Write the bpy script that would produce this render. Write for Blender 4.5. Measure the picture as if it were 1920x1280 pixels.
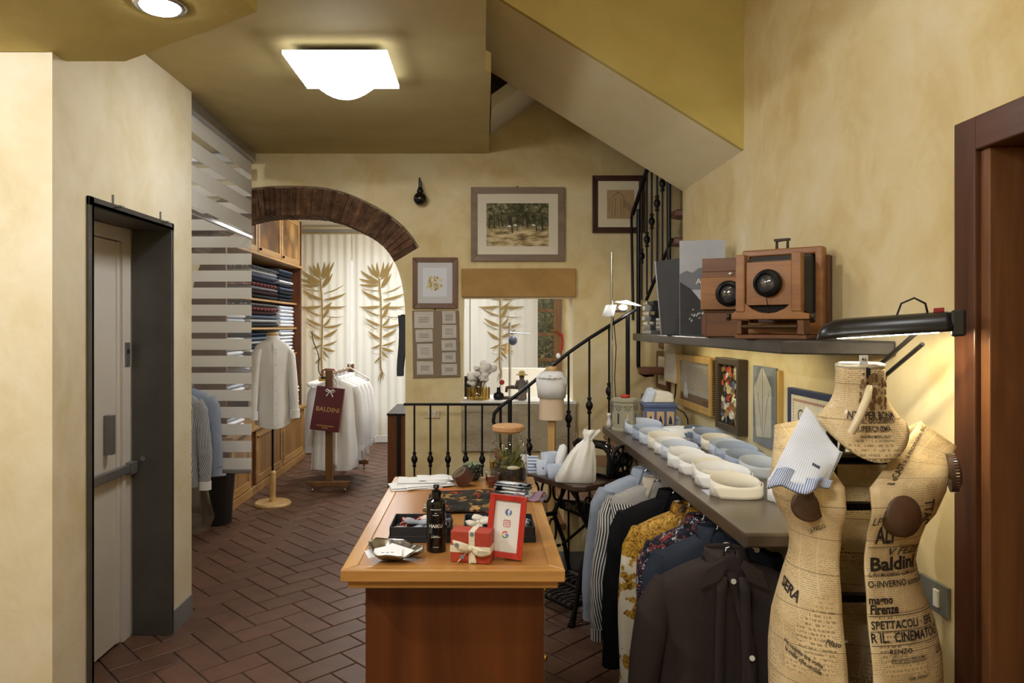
import bpy, bmesh, math, random
from mathutils import Vector, Matrix, geometry
random.seed(7)
for o in list(bpy.data.objects): bpy.data.objects.remove(o)
SC = bpy.context.scene
COL = SC.collection

# ---------------------------------------------------------------- camera
# 1920x1280 frame, focal length 1350 px, eye height 1.58 m, looking along +Y
F, E, CX, CY = 1350.0, 1.58, 904.0, 612.0
cam = bpy.data.cameras.new('camera'); camo = bpy.data.objects.new('camera', cam); COL.objects.link(camo)
cam.sensor_width = 36.0; cam.lens = F / 1920 * 36.0
cam.shift_x = (960 - CX) / 1920; cam.shift_y = -(640 - CY) / 1920
cam.clip_start = 0.05
camo.location = (0, 0, E); camo.rotation_euler = (math.radians(90), 0, 0)
SC.camera = camo

# ---------------------------------------------------------------- world (overcast daylight behind the garden door and curtains)
W = bpy.data.worlds.new('world'); SC.world = W; W.use_nodes = True
W.node_tree.nodes['Background'].inputs[0].default_value = (0.80, 0.90, 1.0, 1)
W.node_tree.nodes['Background'].inputs[1].default_value = 1.2

# ---------------------------------------------------------------- exposure
SC.view_settings.view_transform = 'Standard'; SC.view_settings.look = 'None'
SC.view_settings.gamma = 1.0; SC.view_settings.use_curve_mapping = False
SC.view_settings.exposure = 0.68; ASSUMED_SHELF = 13.0  # last value: assumed unseen strip under the shelf
LAMP_MAIN, FILL_REAR, FILL_HIGH, FILL_BACKROOM = 15.5, 26.0, 15.0, 50.0   # emission strengths of the ceiling lamps, all but the main one added out of view
SPOT_W, FILL_LIFT, FILL_SIDE, HALOGEN_W, DESK_STRENGTH, ASSUMED_WARM = 34.0, 950.0, 280.0, 16.0, 88.0, 45.0  # lift and side bulbs are unseen additions; last is the assumed warm strip

cy = SC.cycles
cy.max_bounces = 7; cy.diffuse_bounces = 3; cy.glossy_bounces = 3; cy.transmission_bounces = 4; cy.transparent_max_bounces = 12
cy.caustics_reflective = False; cy.caustics_refractive = False
cy.use_adaptive_sampling = True; cy.adaptive_threshold = 0.12

# ---------------------------------------------------------------- helpers
def V(*a): return Vector(a)
def P(px, py, d):
    """world point that lies d metres in front of the eye plane"""
    return Vector(((px - CX) / F * d, d, E - (py - CY) / F * d))
def C(r, g, b):
    def l(c):
        c /= 255.0
        return c / 12.92 if c <= 0.04045 else ((c + 0.055) / 1.055) ** 2.4
    return (l(r), l(g), l(b), 1.0)

class MB:
    """collects geometry; build() links it as ONE mesh object"""
    def __init__(s): s.v = []; s.f = []; s.uv = []
    def add(s, vs, fs, uvs=None):
        b = len(s.v)
        s.v += [Vector(p) for p in vs]
        s.uv += list(uvs) if uvs else [(p[0] + 0.37 * p[1], p[2] + 0.37 * p[1]) for p in vs]
        s.f += [tuple(i + b for i in f) for f in fs]
        return s
    def box(s, a, b):
        x0, x1 = sorted((a[0], b[0])); y0, y1 = sorted((a[1], b[1])); z0, z1 = sorted((a[2], b[2]))
        v = [(x0,y0,z0),(x1,y0,z0),(x1,y1,z0),(x0,y1,z0),(x0,y0,z1),(x1,y0,z1),(x1,y1,z1),(x0,y1,z1)]
        return s.add(v, [(0,3,2,1),(4,5,6,7),(0,1,5,4),(1,2,6,5),(2,3,7,6),(3,0,4,7)])
    def hexa(s, v):
        return s.add(v, [(0,3,2,1),(4,5,6,7),(0,1,5,4),(1,2,6,5),(2,3,7,6),(3,0,4,7)])
    def obox(s, c, ax, ay, az, hx, hy, hz):
        """oriented box: centre, three axes, half sizes"""
        c = Vector(c); ax = Vector(ax).normalized() * hx; ay = Vector(ay).normalized() * hy; az = Vector(az).normalized() * hz
        v = [c + i * ax + j * ay + k * az for i, j, k in ((-1,-1,-1),(1,-1,-1),(1,1,-1),(-1,1,-1),(-1,-1,1),(1,-1,1),(1,1,1),(-1,1,1))]
        return s.hexa(v)
    def loft(s, rings, closed=True, caps=True):
        n = len(rings[0]); m = n + 1 if closed else n
        vs = []; uvs = []; vv = 0
        for k, r in enumerate(rings):
            r = [Vector(p) for p in r]
            if k: vv += (r[0] - prev[0]).length
            prev = r; u = 0
            for i in range(m):
                p = r[i % n]
                if i: u += (p - r[(i - 1) % n]).length
                vs.append(p); uvs.append((u, vv))
        fs = []
        for k in range(len(rings) - 1):
            for i in range(m - 1):
                a = k * m + i; fs.append((a, a + 1, a + 1 + m, a + m))
        s.add(vs, fs, uvs)
        if caps and closed:
            b = len(s.v)
            s.add(list(rings[0])[::-1], [tuple(range(n))]); s.add(rings[-1], [tuple(range(n))])
        return s
    def tube(s, pts, r, n=8, caps=True, closed=False):
        pts = [Vector(p) for p in pts]; rr = r if isinstance(r, (list, tuple)) else [r] * len(pts)
        rings = []; up = None; N = len(pts)
        for i, p in enumerate(pts):
            if closed: t = pts[(i + 1) % N] - pts[i - 1]
            else: t = (pts[min(i + 1, N - 1)] - pts[max(i - 1, 0)])
            t.normalize()
            if up is None:
                up = Vector((0, 0, 1)) if abs(t.z) < 0.9 else Vector((1, 0, 0))
            a = t.cross(up)
            if a.length < 1e-4: a = t.cross(Vector((0.3, 1, 0.2)))
            a.normalize(); b = a.cross(t); up = b
            rings.append([p + rr[i] * (math.cos(2*math.pi*k/n) * a + math.sin(2*math.pi*k/n) * b) for k in range(n)])
        if closed: rings.append(rings[0])
        return s.loft(rings, True, caps and not closed)
    def lathe(s, prof, c=(0, 0, 0), n=24, axis='Z', M=None, sx=1, sy=1):
        """prof: list of (radius, height)"""
        c = Vector(c); rings = []
        for r, h in prof:
            ring = []
            for k in range(n):
                a = 2 * math.pi * k / n
                p = Vector((r * math.cos(a) * sx, r * math.sin(a) * sy, h))
                if axis == 'Y': p = Vector((p.x, p.z, p.y))
                if axis == 'X': p = Vector((p.z, p.x, p.y))
                if M: p = M @ p
                ring.append(c + p)
            rings.append(ring)
        return s.loft(rings)
    def sphere(s, c, r, n=10, m=7):
        if not isinstance(r, (list, tuple)): r = (r, r, r)
        c = Vector(c); rings = []
        for j in range(m + 1):
            t = math.pi * j / m; q = max(math.sin(t), 0.02)
            rings.append([c + Vector((r[0]*q*math.cos(2*math.pi*k/n), r[1]*q*math.sin(2*math.pi*k/n), -r[2]*math.cos(t))) for k in range(n)])
        return s.loft(rings)
    def grid(s, fn, nu, nv):
        vs = []; uvs = []
        for j in range(nv + 1):
            for i in range(nu + 1):
                u, v = i / nu, j / nv; vs.append(fn(u, v)); uvs.append((u, v))
        fs = [(j*(nu+1)+i, j*(nu+1)+i+1, (j+1)*(nu+1)+i+1, (j+1)*(nu+1)+i) for j in range(nv) for i in range(nu)]
        return s.add(vs, fs, uvs)
    def slab(s, contours, to3, a, b):
        """2-D polygon (first contour) with holes, extruded; to3(x,y,t) gives the 3-D point, t runs a..b"""
        polys = [[Vector((x, y, 0)) for x, y in c] for c in contours]
        flat = [p for c in contours for p in c]
        tris = geometry.tessellate_polygon(polys)
        n = len(flat)
        vs = [to3(x, y, a) for x, y in flat] + [to3(x, y, b) for x, y in flat]
        fs = []
        for t in tris: fs.append(tuple(t)); fs.append(tuple(i + n for i in reversed(t)))
        k = 0
        for c in contours:
            m = len(c)
            for i in range(m):
                p, q = k + i, k + (i + 1) % m; fs.append((p, q, q + n, p + n))
            k += m
        return s.add(vs, fs)
    def xf(s, M):
        s.v = [M @ p for p in s.v]; return s
    def mesh(s, name, smooth=False):
        me = bpy.data.meshes.new(name); me.from_pydata([tuple(p) for p in s.v], [], s.f)
        uvl = me.uv_layers.new(name='UVMap')
        for l in me.loops: uvl.data[l.index].uv = s.uv[l.vertex_index]
        bm = bmesh.new(); bm.from_mesh(me); bmesh.ops.recalc_face_normals(bm, faces=bm.faces); bm.to_mesh(me); bm.free()
        if smooth:
            for p in me.polygons: p.use_smooth = True
        return me
    def build(s, name, mat, parent=None, w=False, smooth=False, bevel=0, solid=0, sub=0, angle=40):
        me = s.mesh(name, smooth)
        if w and parent is not None:
            off = wpos(parent); me.transform(Matrix.Translation(-off))
        return link(name, me, mat, parent, bevel, solid, sub, smooth, angle)
def wpos(o):
    p = Vector(o.location); q = o.parent
    while q is not None: p += Vector(q.location); q = q.parent
    return p
def link(name, me, mat, parent=None, bevel=0, solid=0, sub=0, smooth=False, angle=40):
    o = bpy.data.objects.new(name, me); COL.objects.link(o)
    if mat is not None and not me.materials: me.materials.append(mat)
    if parent is not None: o.parent = parent
    if solid:
        m = o.modifiers.new('solid', 'SOLIDIFY'); m.thickness = solid; m.offset = 0
    if bevel:
        m = o.modifiers.new('bevel', 'BEVEL'); m.width = bevel; m.segments = 2; m.limit_method = 'ANGLE'; m.angle_limit = math.radians(50)
    if sub:
        m = o.modifiers.new('sub', 'SUBSURF'); m.levels = sub; m.render_levels = sub
    return o
def thing(name, label, cat, loc=(0, 0, 0), rotz=0, group=None):
    o = bpy.data.objects.new(name, None); COL.objects.link(o); o.empty_display_size = 0.05
    o.location = loc; o.rotation_euler = (0, 0, rotz)
    return tag(o, label, cat, group)
def tag(o, label, cat, group=None):
    o['label'] = label; o['category'] = cat
    if group: o['group'] = group
    return o
def struct(o, label=None):
    o['kind'] = 'structure'
    if label: o['label'] = label
    return o
def dup(root, loc, rotz=None, label=None):
    r = root.copy(); COL.objects.link(r); r.location = loc
    if rotz is not None: r.rotation_euler = (0, 0, rotz)
    if label: r['label'] = label
    for ch in list(root.children):
        c = ch.copy(); COL.objects.link(c); c.parent = r
        for g in list(ch.children):
            d = g.copy(); COL.objects.link(d); d.parent = c
    return r

# ---------------------------------------------------------------- materials
class NT:
    def __init__(s, name):
        s.m = bpy.data.materials.new(name); s.m.use_nodes = True; s.t = s.m.node_tree
        s.b = s.t.nodes['Principled BSDF']; s.out = s.t.nodes['Material Output']
    def n(s, typ, **kw):
        o = s.t.nodes.new('ShaderNode' + typ)
        for k, v in kw.items():
            if k in o.inputs.keys(): o.inputs[k].default_value = v
            else: setattr(o, k, v)
        return o
    def l(s, a, b): s.t.links.new(a, b)
    def coord(s, kind='Object', scale=(1, 1, 1), rot=(0, 0, 0), loc=(0, 0, 0)):
        tc = s.n('TexCoord'); mp = s.n('Mapping')
        mp.inputs['Scale'].default_value = scale; mp.inputs['Rotation'].default_value = rot; mp.inputs['Location'].default_value = loc
        s.l(tc.outputs[kind], mp.inputs['Vector']); return mp.outputs['Vector']
    def ramp(s, fac, stops, interp='LINEAR'):
        r = s.n('ValToRGB'); e = r.color_ramp.elements; r.color_ramp.interpolation = interp
        e[0].position, e[0].color = stops[0][0], stops[0][1]
        e[1].position, e[1].color = stops[-1][0], stops[-1][1]
        for p, c in stops[1:-1]:
            k = e.new(p); k.color = c
        s.l(fac, r.inputs['Fac']); return r.outputs['Color']
    def mix(s, fac, a, b, mode='MIX'):
        x = s.n('MixRGB', blend_type=mode)
        for i, q in ((0, fac), (1, a), (2, b)):
            if hasattr(q, 'is_linked'): s.l(q, x.inputs[i])
            else: x.inputs[i].default_value = q
        return x.outputs[0]
    def math(s, op, a, b=0.0):
        x = s.n('Math', operation=op)
        for i, q in ((0, a), (1, b)):
            if hasattr(q, 'is_linked'): s.l(q, x.inputs[i])
            else: x.inputs[i].default_value = q
        return x.outputs[0]
    def noise(s, vec, scale, detail=4.0, rough=0.55, dist=0.0):
        x = s.n('TexNoise'); x.inputs['Scale'].default_value = scale; x.inputs['Detail'].default_value = detail
        x.inputs['Roughness'].default_value = rough; x.inputs['Distortion'].default_value = dist
        s.l(vec, x.inputs['Vector']); return x.outputs['Fac']
    def bump(s, h, strength=0.3, dist=0.01):
        x = s.n('Bump'); x.inputs['Strength'].default_value = strength; x.inputs['Distance'].default_value = dist
        s.l(h, x.inputs['Height']); s.l(x.outputs['Normal'], s.b.inputs['Normal'])
    def setc(s, c):
        if hasattr(c, 'is_linked'): s.l(c, s.b.inputs['Base Color'])
        else: s.b.inputs['Base Color'].default_value = c
    def p(s, rough=0.6, metal=0.0, spec=0.5, **kw):
        s.b.inputs['Roughness'].default_value = rough; s.b.inputs['Metallic'].default_value = metal
        s.b.inputs['Specular IOR Level'].default_value = spec
        for k, v in kw.items(): s.b.inputs[k.replace('_', ' ')].default_value = v
        return s.m
def sc(c, k): return (min(c[0]*k, 1), min(c[1]*k, 1), min(c[2]*k, 1), 1)
def plain(name, c, rough=0.6, metal=0.0, spec=0.5, var=0.12, scale=9.0, bump=0.0, bscale=60.0, **kw):
    t = NT(name); v = t.coord()
    f = t.noise(v, scale)
    t.setc(t.ramp(f, [(0.3, sc(c, 1 - var)), (0.7, sc(c, 1 + var))]))
    if bump: t.bump(t.noise(v, bscale, 3), bump, 0.004)
    return t.p(rough, metal, spec, **kw)
def plaster(name, c1, c2, c3, rough=0.75, scale=1.0, bump=0.15):
    t = NT(name); v = t.coord()
    f = t.noise(v, 1.1 * scale, 5, 0.62, 1.2); g = t.noise(v, 4.2 * scale, 6, 0.6, 0.8)
    k = t.math('ADD', t.math('MULTIPLY', f, 0.6), t.math('MULTIPLY', g, 0.4))
    t.setc(t.ramp(k, [(0.34, c1), (0.5, c2), (0.68, c3)]))
    t.bump(t.noise(v, 22 * scale, 6, 0.65), bump, 0.01)
    return t.p(rough, 0, 0.35)
def wood(name, c1, c2, axis='X', scale=1.0, rough=0.35, ring=1.0, spec=0.5, coat=0.0):
    t = NT(name); s_ = {'X': (1.2, 14, 14), 'Y': (14, 1.2, 14), 'Z': (14, 14, 1.2)}[axis]
    v = t.coord('Object', tuple(q * scale for q in s_))
    f = t.noise(v, 1.0, 5, 0.6, 0.8)
    v2 = t.coord('Object', tuple(q * scale * 0.28 for q in s_))
    g = t.noise(v2, 1.3, 3, 0.5, 1.5 * ring)
    k = t.math('ADD', t.math('MULTIPLY', f, 0.55), t.math('MULTIPLY', g, 0.45))
    t.setc(t.ramp(k, [(0.32, c1), (0.5, tuple((a + b) / 2 for a, b in zip(c1, c2))), (0.66, c2)]))
    t.bump(f, 0.08, 0.004)
    return t.p(rough, 0, spec, Coat_Weight=coat)
def stripes(name, c1, c2, period, duty=0.5, axis=0, kind='UV', rough=0.8, noise=True, rot=0.0):
    t = NT(name); v = t.coord(kind, rot=(0, 0, rot)); sp = t.n('SeparateXYZ'); t.l(v, sp.inputs[0])
    f = t.math('FRACT', t.math('MULTIPLY', sp.outputs[axis], 1.0 / period))
    k = t.math('GREATER_THAN', f, duty)
    col = t.mix(k, c1, c2)
    n = t.noise(t.coord(), 14, 3)
    t.setc(t.mix(1.0, col, t.ramp(n, [(0.3, (0.86, 0.86, 0.86, 1)), (0.7, (1, 1, 1, 1))]), 'MULTIPLY'))
    return t.p(rough, 0, 0.2)
def plaid(name, base, c1, c2, period, kind='UV', rough=0.85):
    t = NT(name); v = t.coord(kind); sp = t.n('SeparateXYZ'); t.l(v, sp.inputs[0])
    def band(o, per, a, b, ph=0.0):
        f = t.math('FRACT', t.math('ADD', t.math('MULTIPLY', o, 1.0 / per), ph)); return t.math('MULTIPLY', t.math('GREATER_THAN', f, a), t.math('LESS_THAN', f, b))
    col = t.mix(t.math('MULTIPLY', band(sp.outputs[0], period, 0.0, 0.45), 0.75), base, c1)
    col = t.mix(t.math('MULTIPLY', band(sp.outputs[1], period, 0.0, 0.45), 0.6), col, c1)
    col = t.mix(band(sp.outputs[0], period, 0.68, 0.76), col, c2); col = t.mix(band(sp.outputs[1], period, 0.68, 0.76), col, c2)
    t.setc(col); return t.p(rough, 0, 0.15)
def spots(name, cols, scale, kind='Object', rough=0.8, dist=0.4):
    """patches of several colours (printed cloth)"""
    t = NT(name); v = t.coord(kind)
    nz = t.n('TexNoise'); nz.inputs['Scale'].default_value = scale * 0.8; t.l(v, nz.inputs['Vector'])
    vv = t.mix(dist * 0.2, v, nz.outputs['Color'])
    vo = t.n('TexVoronoi'); vo.inputs['Scale'].default_value = scale; t.l(vv, vo.inputs['Vector'])
    sp = t.n('SeparateXYZ'); t.l(vo.outputs['Color'], sp.inputs[0])
    n = len(cols); st = [(i / n, c) for i, c in enumerate(cols)]
    col = t.ramp(sp.outputs[0], st, 'CONSTANT')
    ed = t.ramp(vo.outputs['Distance'], [(0.25, (1, 1, 1, 1)), (0.6, (0.45, 0.45, 0.45, 1))])
    t.setc(t.mix(1.0, col, ed, 'MULTIPLY')); return t.p(rough, 0, 0.2)
def emis(name, c, strength):
    t = NT(name); t.setc((0.9, 0.9, 0.9, 1)); t.b.inputs['Emission Color'].default_value = c; t.b.inputs['Emission Strength'].default_value = strength
    return t.p(0.4)
def glass(name, tint=(1, 1, 1, 1), refl=0.12, rough=0.0, graze=0.55):
    t = NT(name); tr = t.n('BsdfTransparent'); gl = t.n('BsdfGlossy'); mx = t.n('MixShader'); lw = t.n('LayerWeight')
    tr.inputs[0].default_value = tint; gl.inputs['Roughness'].default_value = rough; lw.inputs[0].default_value = 0.5
    f = t.math('POWER', lw.outputs['Facing'], 3.0); f = t.math('ADD', t.math('MULTIPLY', f, graze), 0.03 + refl * 0.15)
    t.l(f, mx.inputs[0]); t.l(tr.outputs[0], mx.inputs[1]); t.l(gl.outputs[0], mx.inputs[2])
    t.l(mx.outputs[0], t.out.inputs['Surface']); return t.m
def cloth_translucent(name, c, transl=0.5, transp=0.0, warp=None):
    t = NT(name); d = t.n('BsdfDiffuse'); r = t.n('BsdfTranslucent'); mx = t.n('MixShader')
    d.inputs[0].default_value = c; r.inputs[0].default_value = c; mx.inputs[0].default_value = transl
    t.l(d.outputs[0], mx.inputs[1]); t.l(r.outputs[0], mx.inputs[2]); o = mx.outputs[0]
    if transp:
        tr = t.n('BsdfTransparent'); m2 = t.n('MixShader'); m2.inputs[0].default_value = transp
        t.l(o, m2.inputs[1]); t.l(tr.outputs[0], m2.inputs[2]); o = m2.outputs[0]
    t.l(o, t.out.inputs['Surface']); return t.m
def metal(name, c, rough=0.3, bump=0.0):
    return plain(name, c, rough, 1.0, 0.5, 0.08, 6, bump)

# text: returns an MB whose letters lie in XY, height about size
def text_mb(body, size, bold=0.0, align='CENTER', sx=1.0, shear=0.0, res=3, dense=0.0):
    cu = bpy.data.curves.new('t', 'FONT'); cu.body = body; cu.size = size; cu.align_x = align; cu.align_y = 'CENTER'
    cu.offset = bold * size; cu.shear = shear; cu.resolution_u = res
    ob = bpy.data.objects.new('t', cu); me = bpy.data.meshes.new_from_object(ob)
    if dense:
        bm = bmesh.new(); bm.from_mesh(me); bmesh.ops.triangulate(bm, faces=bm.faces)
        for _ in range(4):
            es = [e for e in bm.edges if e.calc_length() > dense]
            if not es: break
            bmesh.ops.subdivide_edges(bm, edges=es, cuts=1); bmesh.ops.triangulate(bm, faces=bm.faces)
        bm.to_mesh(me); bm.free()
    m = MB(); m.add([(v.co.x * sx, v.co.y, 0) for v in me.vertices], [tuple(p.vertices) for p in me.polygons])
    bpy.data.objects.remove(ob); bpy.data.curves.remove(cu); bpy.data.meshes.remove(me)
    return m
def put(m, fn):
    m.v = [fn(p.x, p.y) for p in m.v]; return m
# ================================================================ materials of the place
M_wall = plaster('plaster_yellow', C(211,184,126), C(228,209,160), C(238,226,192))
M_wall_left = plaster('plaster_cream', C(220,204,164), C(232,219,188), C(240,231,208))
M_ceil = plaster('plaster_ceiling_dimmed', C(182,164,112), C(191,173,121), C(200,183,131), scale=0.8, bump=0.05)  # yellow wall paint darkened: the ceiling's low light is put into the colour
M_ochre = plaster('plaster_ochre', C(190,170,96), C(200,181,108), C(208,190,122), scale=0.9)
M_band = plaster('plaster_pale', C(232,216,176), C(238,225,188), C(243,231,200))
M_grout = plain('grout', C(74,68,66), 0.85, var=0.2, scale=30)
M_greyskirt = plain('grey_skirting_paint', C(128,128,128), 0.5)
M_white = plain('white_paint', C(236,232,222), 0.5, var=0.03)
M_black = plain('black_iron', C(30,29,30), 0.38, 0.6, 0.5, 0.15, 30, 0.1)
M_steel = metal('chrome', C(205,205,205), 0.18)
M_brass = metal('brass', C(190,150,70), 0.3)
M_dark = plain('dark_void', C(26,22,20), 0.9)

# tiles: a few slightly different terracotta tones
def tile_mat(name, c):
    t = NT(name); v = t.coord(); g = t.n('ObjectInfo')
    f = t.noise(v, 9, 5, 0.6); k = t.noise(v, 60, 3, 0.6)
    base = t.ramp(f, [(0.3, sc(c, 0.82)), (0.7, sc(c, 1.16))])
    t.setc(t.mix(1.0, base, t.ramp(g.outputs['Random'], [(0, (0.86, 0.86, 0.86, 1)), (1, (1.1, 1.08, 1.06, 1))]), 'MULTIPLY'))
    t.bump(k, 0.06, 0.003)
    return t.p(0.42, 0, 0.25)
M_tile = tile_mat('terracotta_tile', C(98,70,55))

# ================================================================ structure
CEIL = 2.872; SOF = 2.60; XL = -1.60; XR = 1.32; YB = 5.38; YB2 = 5.64; YFAR = 9.95
fl = MB().box((-3.4, -1.6, -0.08), (2.4, 10.1, -0.008)).build('floor', M_grout); struct(fl, 'brown terracotta herringbone tile floor')

# herringbone tiles, 28 x 14 cm, corner calibrated to a joint that shows in the open floor
Wt = 0.1445; g2 = 0.0036; corner = Vector((-1.090, 3.907)); ang = math.radians(-1.0)
U = Vector((math.cos(math.radians(45) + ang), math.sin(math.radians(45) + ang))); Vv = Vector((math.cos(math.radians(-45) + ang), math.sin(math.radians(-45) + ang)))
def tile_mesh(lu, lv, name):
    hu, hv = lu / 2 - g2, lv / 2 - g2; ch = 0.003; m = MB(); vs = []
    for (k, z) in ((0.0, -0.012), (0.0, -0.0025), (ch, 0.0)):
        for (a, b) in ((-1, -1), (1, -1), (1, 1), (-1, 1)):
            q = (hu - k) * a * U + (hv - k) * b * Vv; vs.append((q.x, q.y, z))
    fs = [(8, 9, 10, 11)]
    for r in (0, 4):
        for i in range(4): fs.append((r + i, r + (i + 1) % 4, r + 4 + (i + 1) % 4, r + 4 + i))
    return m.add(vs, fs)
tmH = tile_mesh(2 * Wt, Wt, 'h'); tmV = tile_mesh(Wt, 2 * Wt, 'v')
meH = tmH.mesh('tile'); meV = tmV.mesh('tile_turned')
cells = []
for k in range(-70, 70):
    for m_ in range(-40, 40):
        a, b = k + 2 * m_, -k + 2 * m_
        for kind, (cu_, cv_) in (('h', (-1 + a, 0.5 + b)), ('v', (0.5 + a, 1 + b))):
            q = corner + Wt * (cu_ * U + cv_ * Vv)
            if -3.3 < q.x < 2.3 and -0.4 < q.y < 9.9: cells.append((kind, q))
def tile_seen(q):
    px = CX + q.x / q.y * F if q.y > 0.3 else -1; py = CY + E / q.y * F if q.y > 0.3 else 9999
    if not (150 < px < 1240 and py < 1300): return False
    if q.y < 4.0 and q.x < -1.72: return False
    if q.y < 5.5 and q.x < -2.2: return False
    if q.y > 5.9 and q.x < -2.2: return False
    if 640 < px < 1060 and py > 890 and (py < 1090 or 690 < px < 1018): return False
    if q.y > 4.66 and q.x > -0.62: return False
    if px > 1000 and (px > 1160 or py < 1060): return False
    return True
seen = sorted([c for c in cells if tile_seen(c[1])], key=lambda c: c[1].y)
own = set(id(c[1]) for c in seen[:300])
rest = MB()
for kind, q in cells:
    if id(q) in own:
        o = link('tile', meH if kind == 'h' else meV, M_tile, fl); o.location = (q.x, q.y, 0)
    else:
        src = tmH if kind == 'h' else tmV
        rest.add([p + Vector((q.x, q.y, 0)) for p in src.v], src.f)
r_ = rest.build('tiles_beyond', M_tile, fl); r_['kind'] = 'stuff'

# left wall: the front of the lift shaft, with the door opening (door recess 19 cm)
LD0, LD1, LDT = 2.93, 3.70, 2.09
wl = MB()
wl.slab([[(2.68, 0), (LD0, 0), (LD0, LDT), (LD1, LDT), (LD1, 0), (3.965, 0), (3.965, CEIL), (2.68, CEIL)]], lambda y, z, t: V(t, y, z), -1.92, XL)
wl.box((-3.3, 2.68, 0), (-1.92, 2.86, CEIL)); wl.box((-2.05, 2.86, 0), (-1.92, 3.965, CEIL))
wl.box((-3.3, 3.88, 0), (-2.0, 3.965, CEIL))
struct(wl.build('wall_left', M_wall_left), 'yellow plastered wall around the lift door')
struct(MB().box((-3.36, -1.5, 0), (-3.3, 10, 4.6)).build('wall_left_outer', M_wall))
struct(MB().box((XL, 3.715, 0), (XL + 0.008, 3.965, 0.11)).build('baseboard_left', M_greyskirt))
# wall behind the camera and room ends (close the room)
struct(MB().box((-3.4, -1.6, 0), (2.4, -1.5, 4.6)).build('wall_rear', M_wall))

# ceiling slab, dropped soffit
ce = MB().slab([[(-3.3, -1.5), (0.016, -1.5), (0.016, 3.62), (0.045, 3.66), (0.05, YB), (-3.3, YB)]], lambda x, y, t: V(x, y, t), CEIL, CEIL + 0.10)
struct(ce.build('ceiling', M_ceil), 'yellow plaster ceiling with its dimness put into the paint')
so = MB().slab([[(-3.3, -1.5), (-0.80, -1.5), (-0.74, 2.27), (-0.73, 2.335), (-1.372, 2.77), (-1.60, 2.77), (-1.60, 2.675), (-3.3, 2.675)]], lambda x, y, t: V(x, y, t), SOF, CEIL)
struct(so.build('ceiling_soffit', M_ochre), 'lower ochre ceiling soffit with recessed spot')
struct(MB().box((0.0, -1.5, 4.3), (2.4, YB2, 4.4)).build('ceiling_high', M_wall))
struct(MB().box((-0.03, -1.5, CEIL + 0.1), (0.016, YB2, 4.4)).build('wall_gallery', M_wall))

# right wall: full up to the stair turn, low beyond it
struct(MB().slab([[(-1.5, 0), (1.10, 0), (1.10, 2.06), (1.93, 2.06), (1.93, 0), (4.74, 0), (4.74, 4.4), (-1.5, 4.4)]], lambda y, z, t: V(t, y, z), XR, XR + 0.12).build('wall_right', M_wall), 'yellow plastered right wall with the long shelf')
struct(MB().box((XR, 4.741, 0), (XR + .12, YB - .001, 1.40)).build('wall_right_low', M_wall), 'low end of the right wall below the stair turn')
struct(MB().box((2.3, -1.5, 0), (2.4, 10, 4.6)).build('wall_right_outer', M_wall))
# sloping underside of the upper stair flight and its tall side
struct(MB().slab([[(XR, 2.47), (0.016, 3.28), (0.016, 4.4), (XR, 4.4)]], lambda x, z, t: V(x, t, z), 3.66, 4.74).build('ceiling_stair', M_band), 'sloping underside of the upper stair flight')
struct(MB().slab([[(XR, 2.47), (0.016, 3.28), (0.016, 4.4), (XR, 4.4)]], lambda x, z, t: V(x, t, z), 3.63, 3.66).build('wall_stair', M_ochre), 'ochre side wall of the upper stair flight')
struct(MB().slab([[(0.06, 3.012), (2.0, 4.42), (2.0, 4.52), (0.06, 3.11)]], lambda x, z, t: V(x, t, z), 4.76, YB).build('ceiling_upper', M_white))

# back wall with arch and window
def bx(px): return (px - CX) / F * YB
def bz(py): return E - (py - CY) / F * YB
half = [(545,402),(575,402.6),(600,404.5),(625,410),(645,417.5),(664,426),(680,434),(695,443),(708,452.5),(720,463),(731,476),(740,491),(747,508),(752,525),(756,545),(759,570),(760,600)]
intr = [(bx(x), bz(y)) for x, y in half]
mir = [(2 * bx(545) - x, z) for x, z in intr]
arch = [(mir[0][0]*0 + 2*bx(545) - bx(760), 0.0)] + mir[::-1] + intr[1:] + [(bx(760), 0.0)]
# densify the ring zone and offset it outward
def resample(pl, n):
    L = [0]
    for i in range(1, len(pl)): L.append(L[-1] + math.dist(pl[i], pl[i-1]))
    out = []
    for k in range(n + 1):
        s_ = L[-1] * k / n; i = 1
        while i < len(L) - 1 and L[i] < s_: i += 1
        t = (s_ - L[i-1]) / (L[i] - L[i-1]); out.append((pl[i-1][0] + t*(pl[i][0]-pl[i-1][0]), pl[i-1][1] + t*(pl[i][1]-pl[i-1][1])))
    return out
ringline = [p for p in (mir[::-1] + intr[1:]) if p[1] > bz(491) - 1e-6]
NBR = 48
rl = resample(ringline, NBR)
def nrm(i):
    a, b = rl[max(i-1, 0)], rl[min(i+1, NBR)]; t = (b[0]-a[0], b[1]-a[1]); l = math.hypot(*t); return (-t[1]/l, t[0]/l)
RT = 0.215
ext = [(rl[i][0] + nrm(i)[0]*RT, rl[i][1] + nrm(i)[1]*RT) for i in range(NBR + 1)]
leftleg = [p for p in arch[:len(mir)] if p[1] < bz(491) - 1e-6]; rightleg = [(2*bx(545) - x, z) for x, z in leftleg][::-1]
outer = [(-3.3, 0)] + leftleg + [rl[0]] + ext + [rl[-1]] + rightleg + [(2.3, 0), (2.3, 4.4), (-3.3, 4.4)]
WX0, WX1, WZ0, WZ1 = bx(868), bx(1075), bz(755), bz(557)
wb = MB().slab([outer, [(WX0, WZ0), (WX0, WZ1), (WX1, WZ1), (WX1, WZ0)]], lambda x, z, t: V(x, t, z), YB, YB2).build('wall_back', M_wall)
struct(wb, 'yellow plastered back wall with brick arch and window opening')
M_mortar = plain('lime_mortar', C(150,130,106), 0.95, var=0.3, scale=40, bump=0.5)
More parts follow.
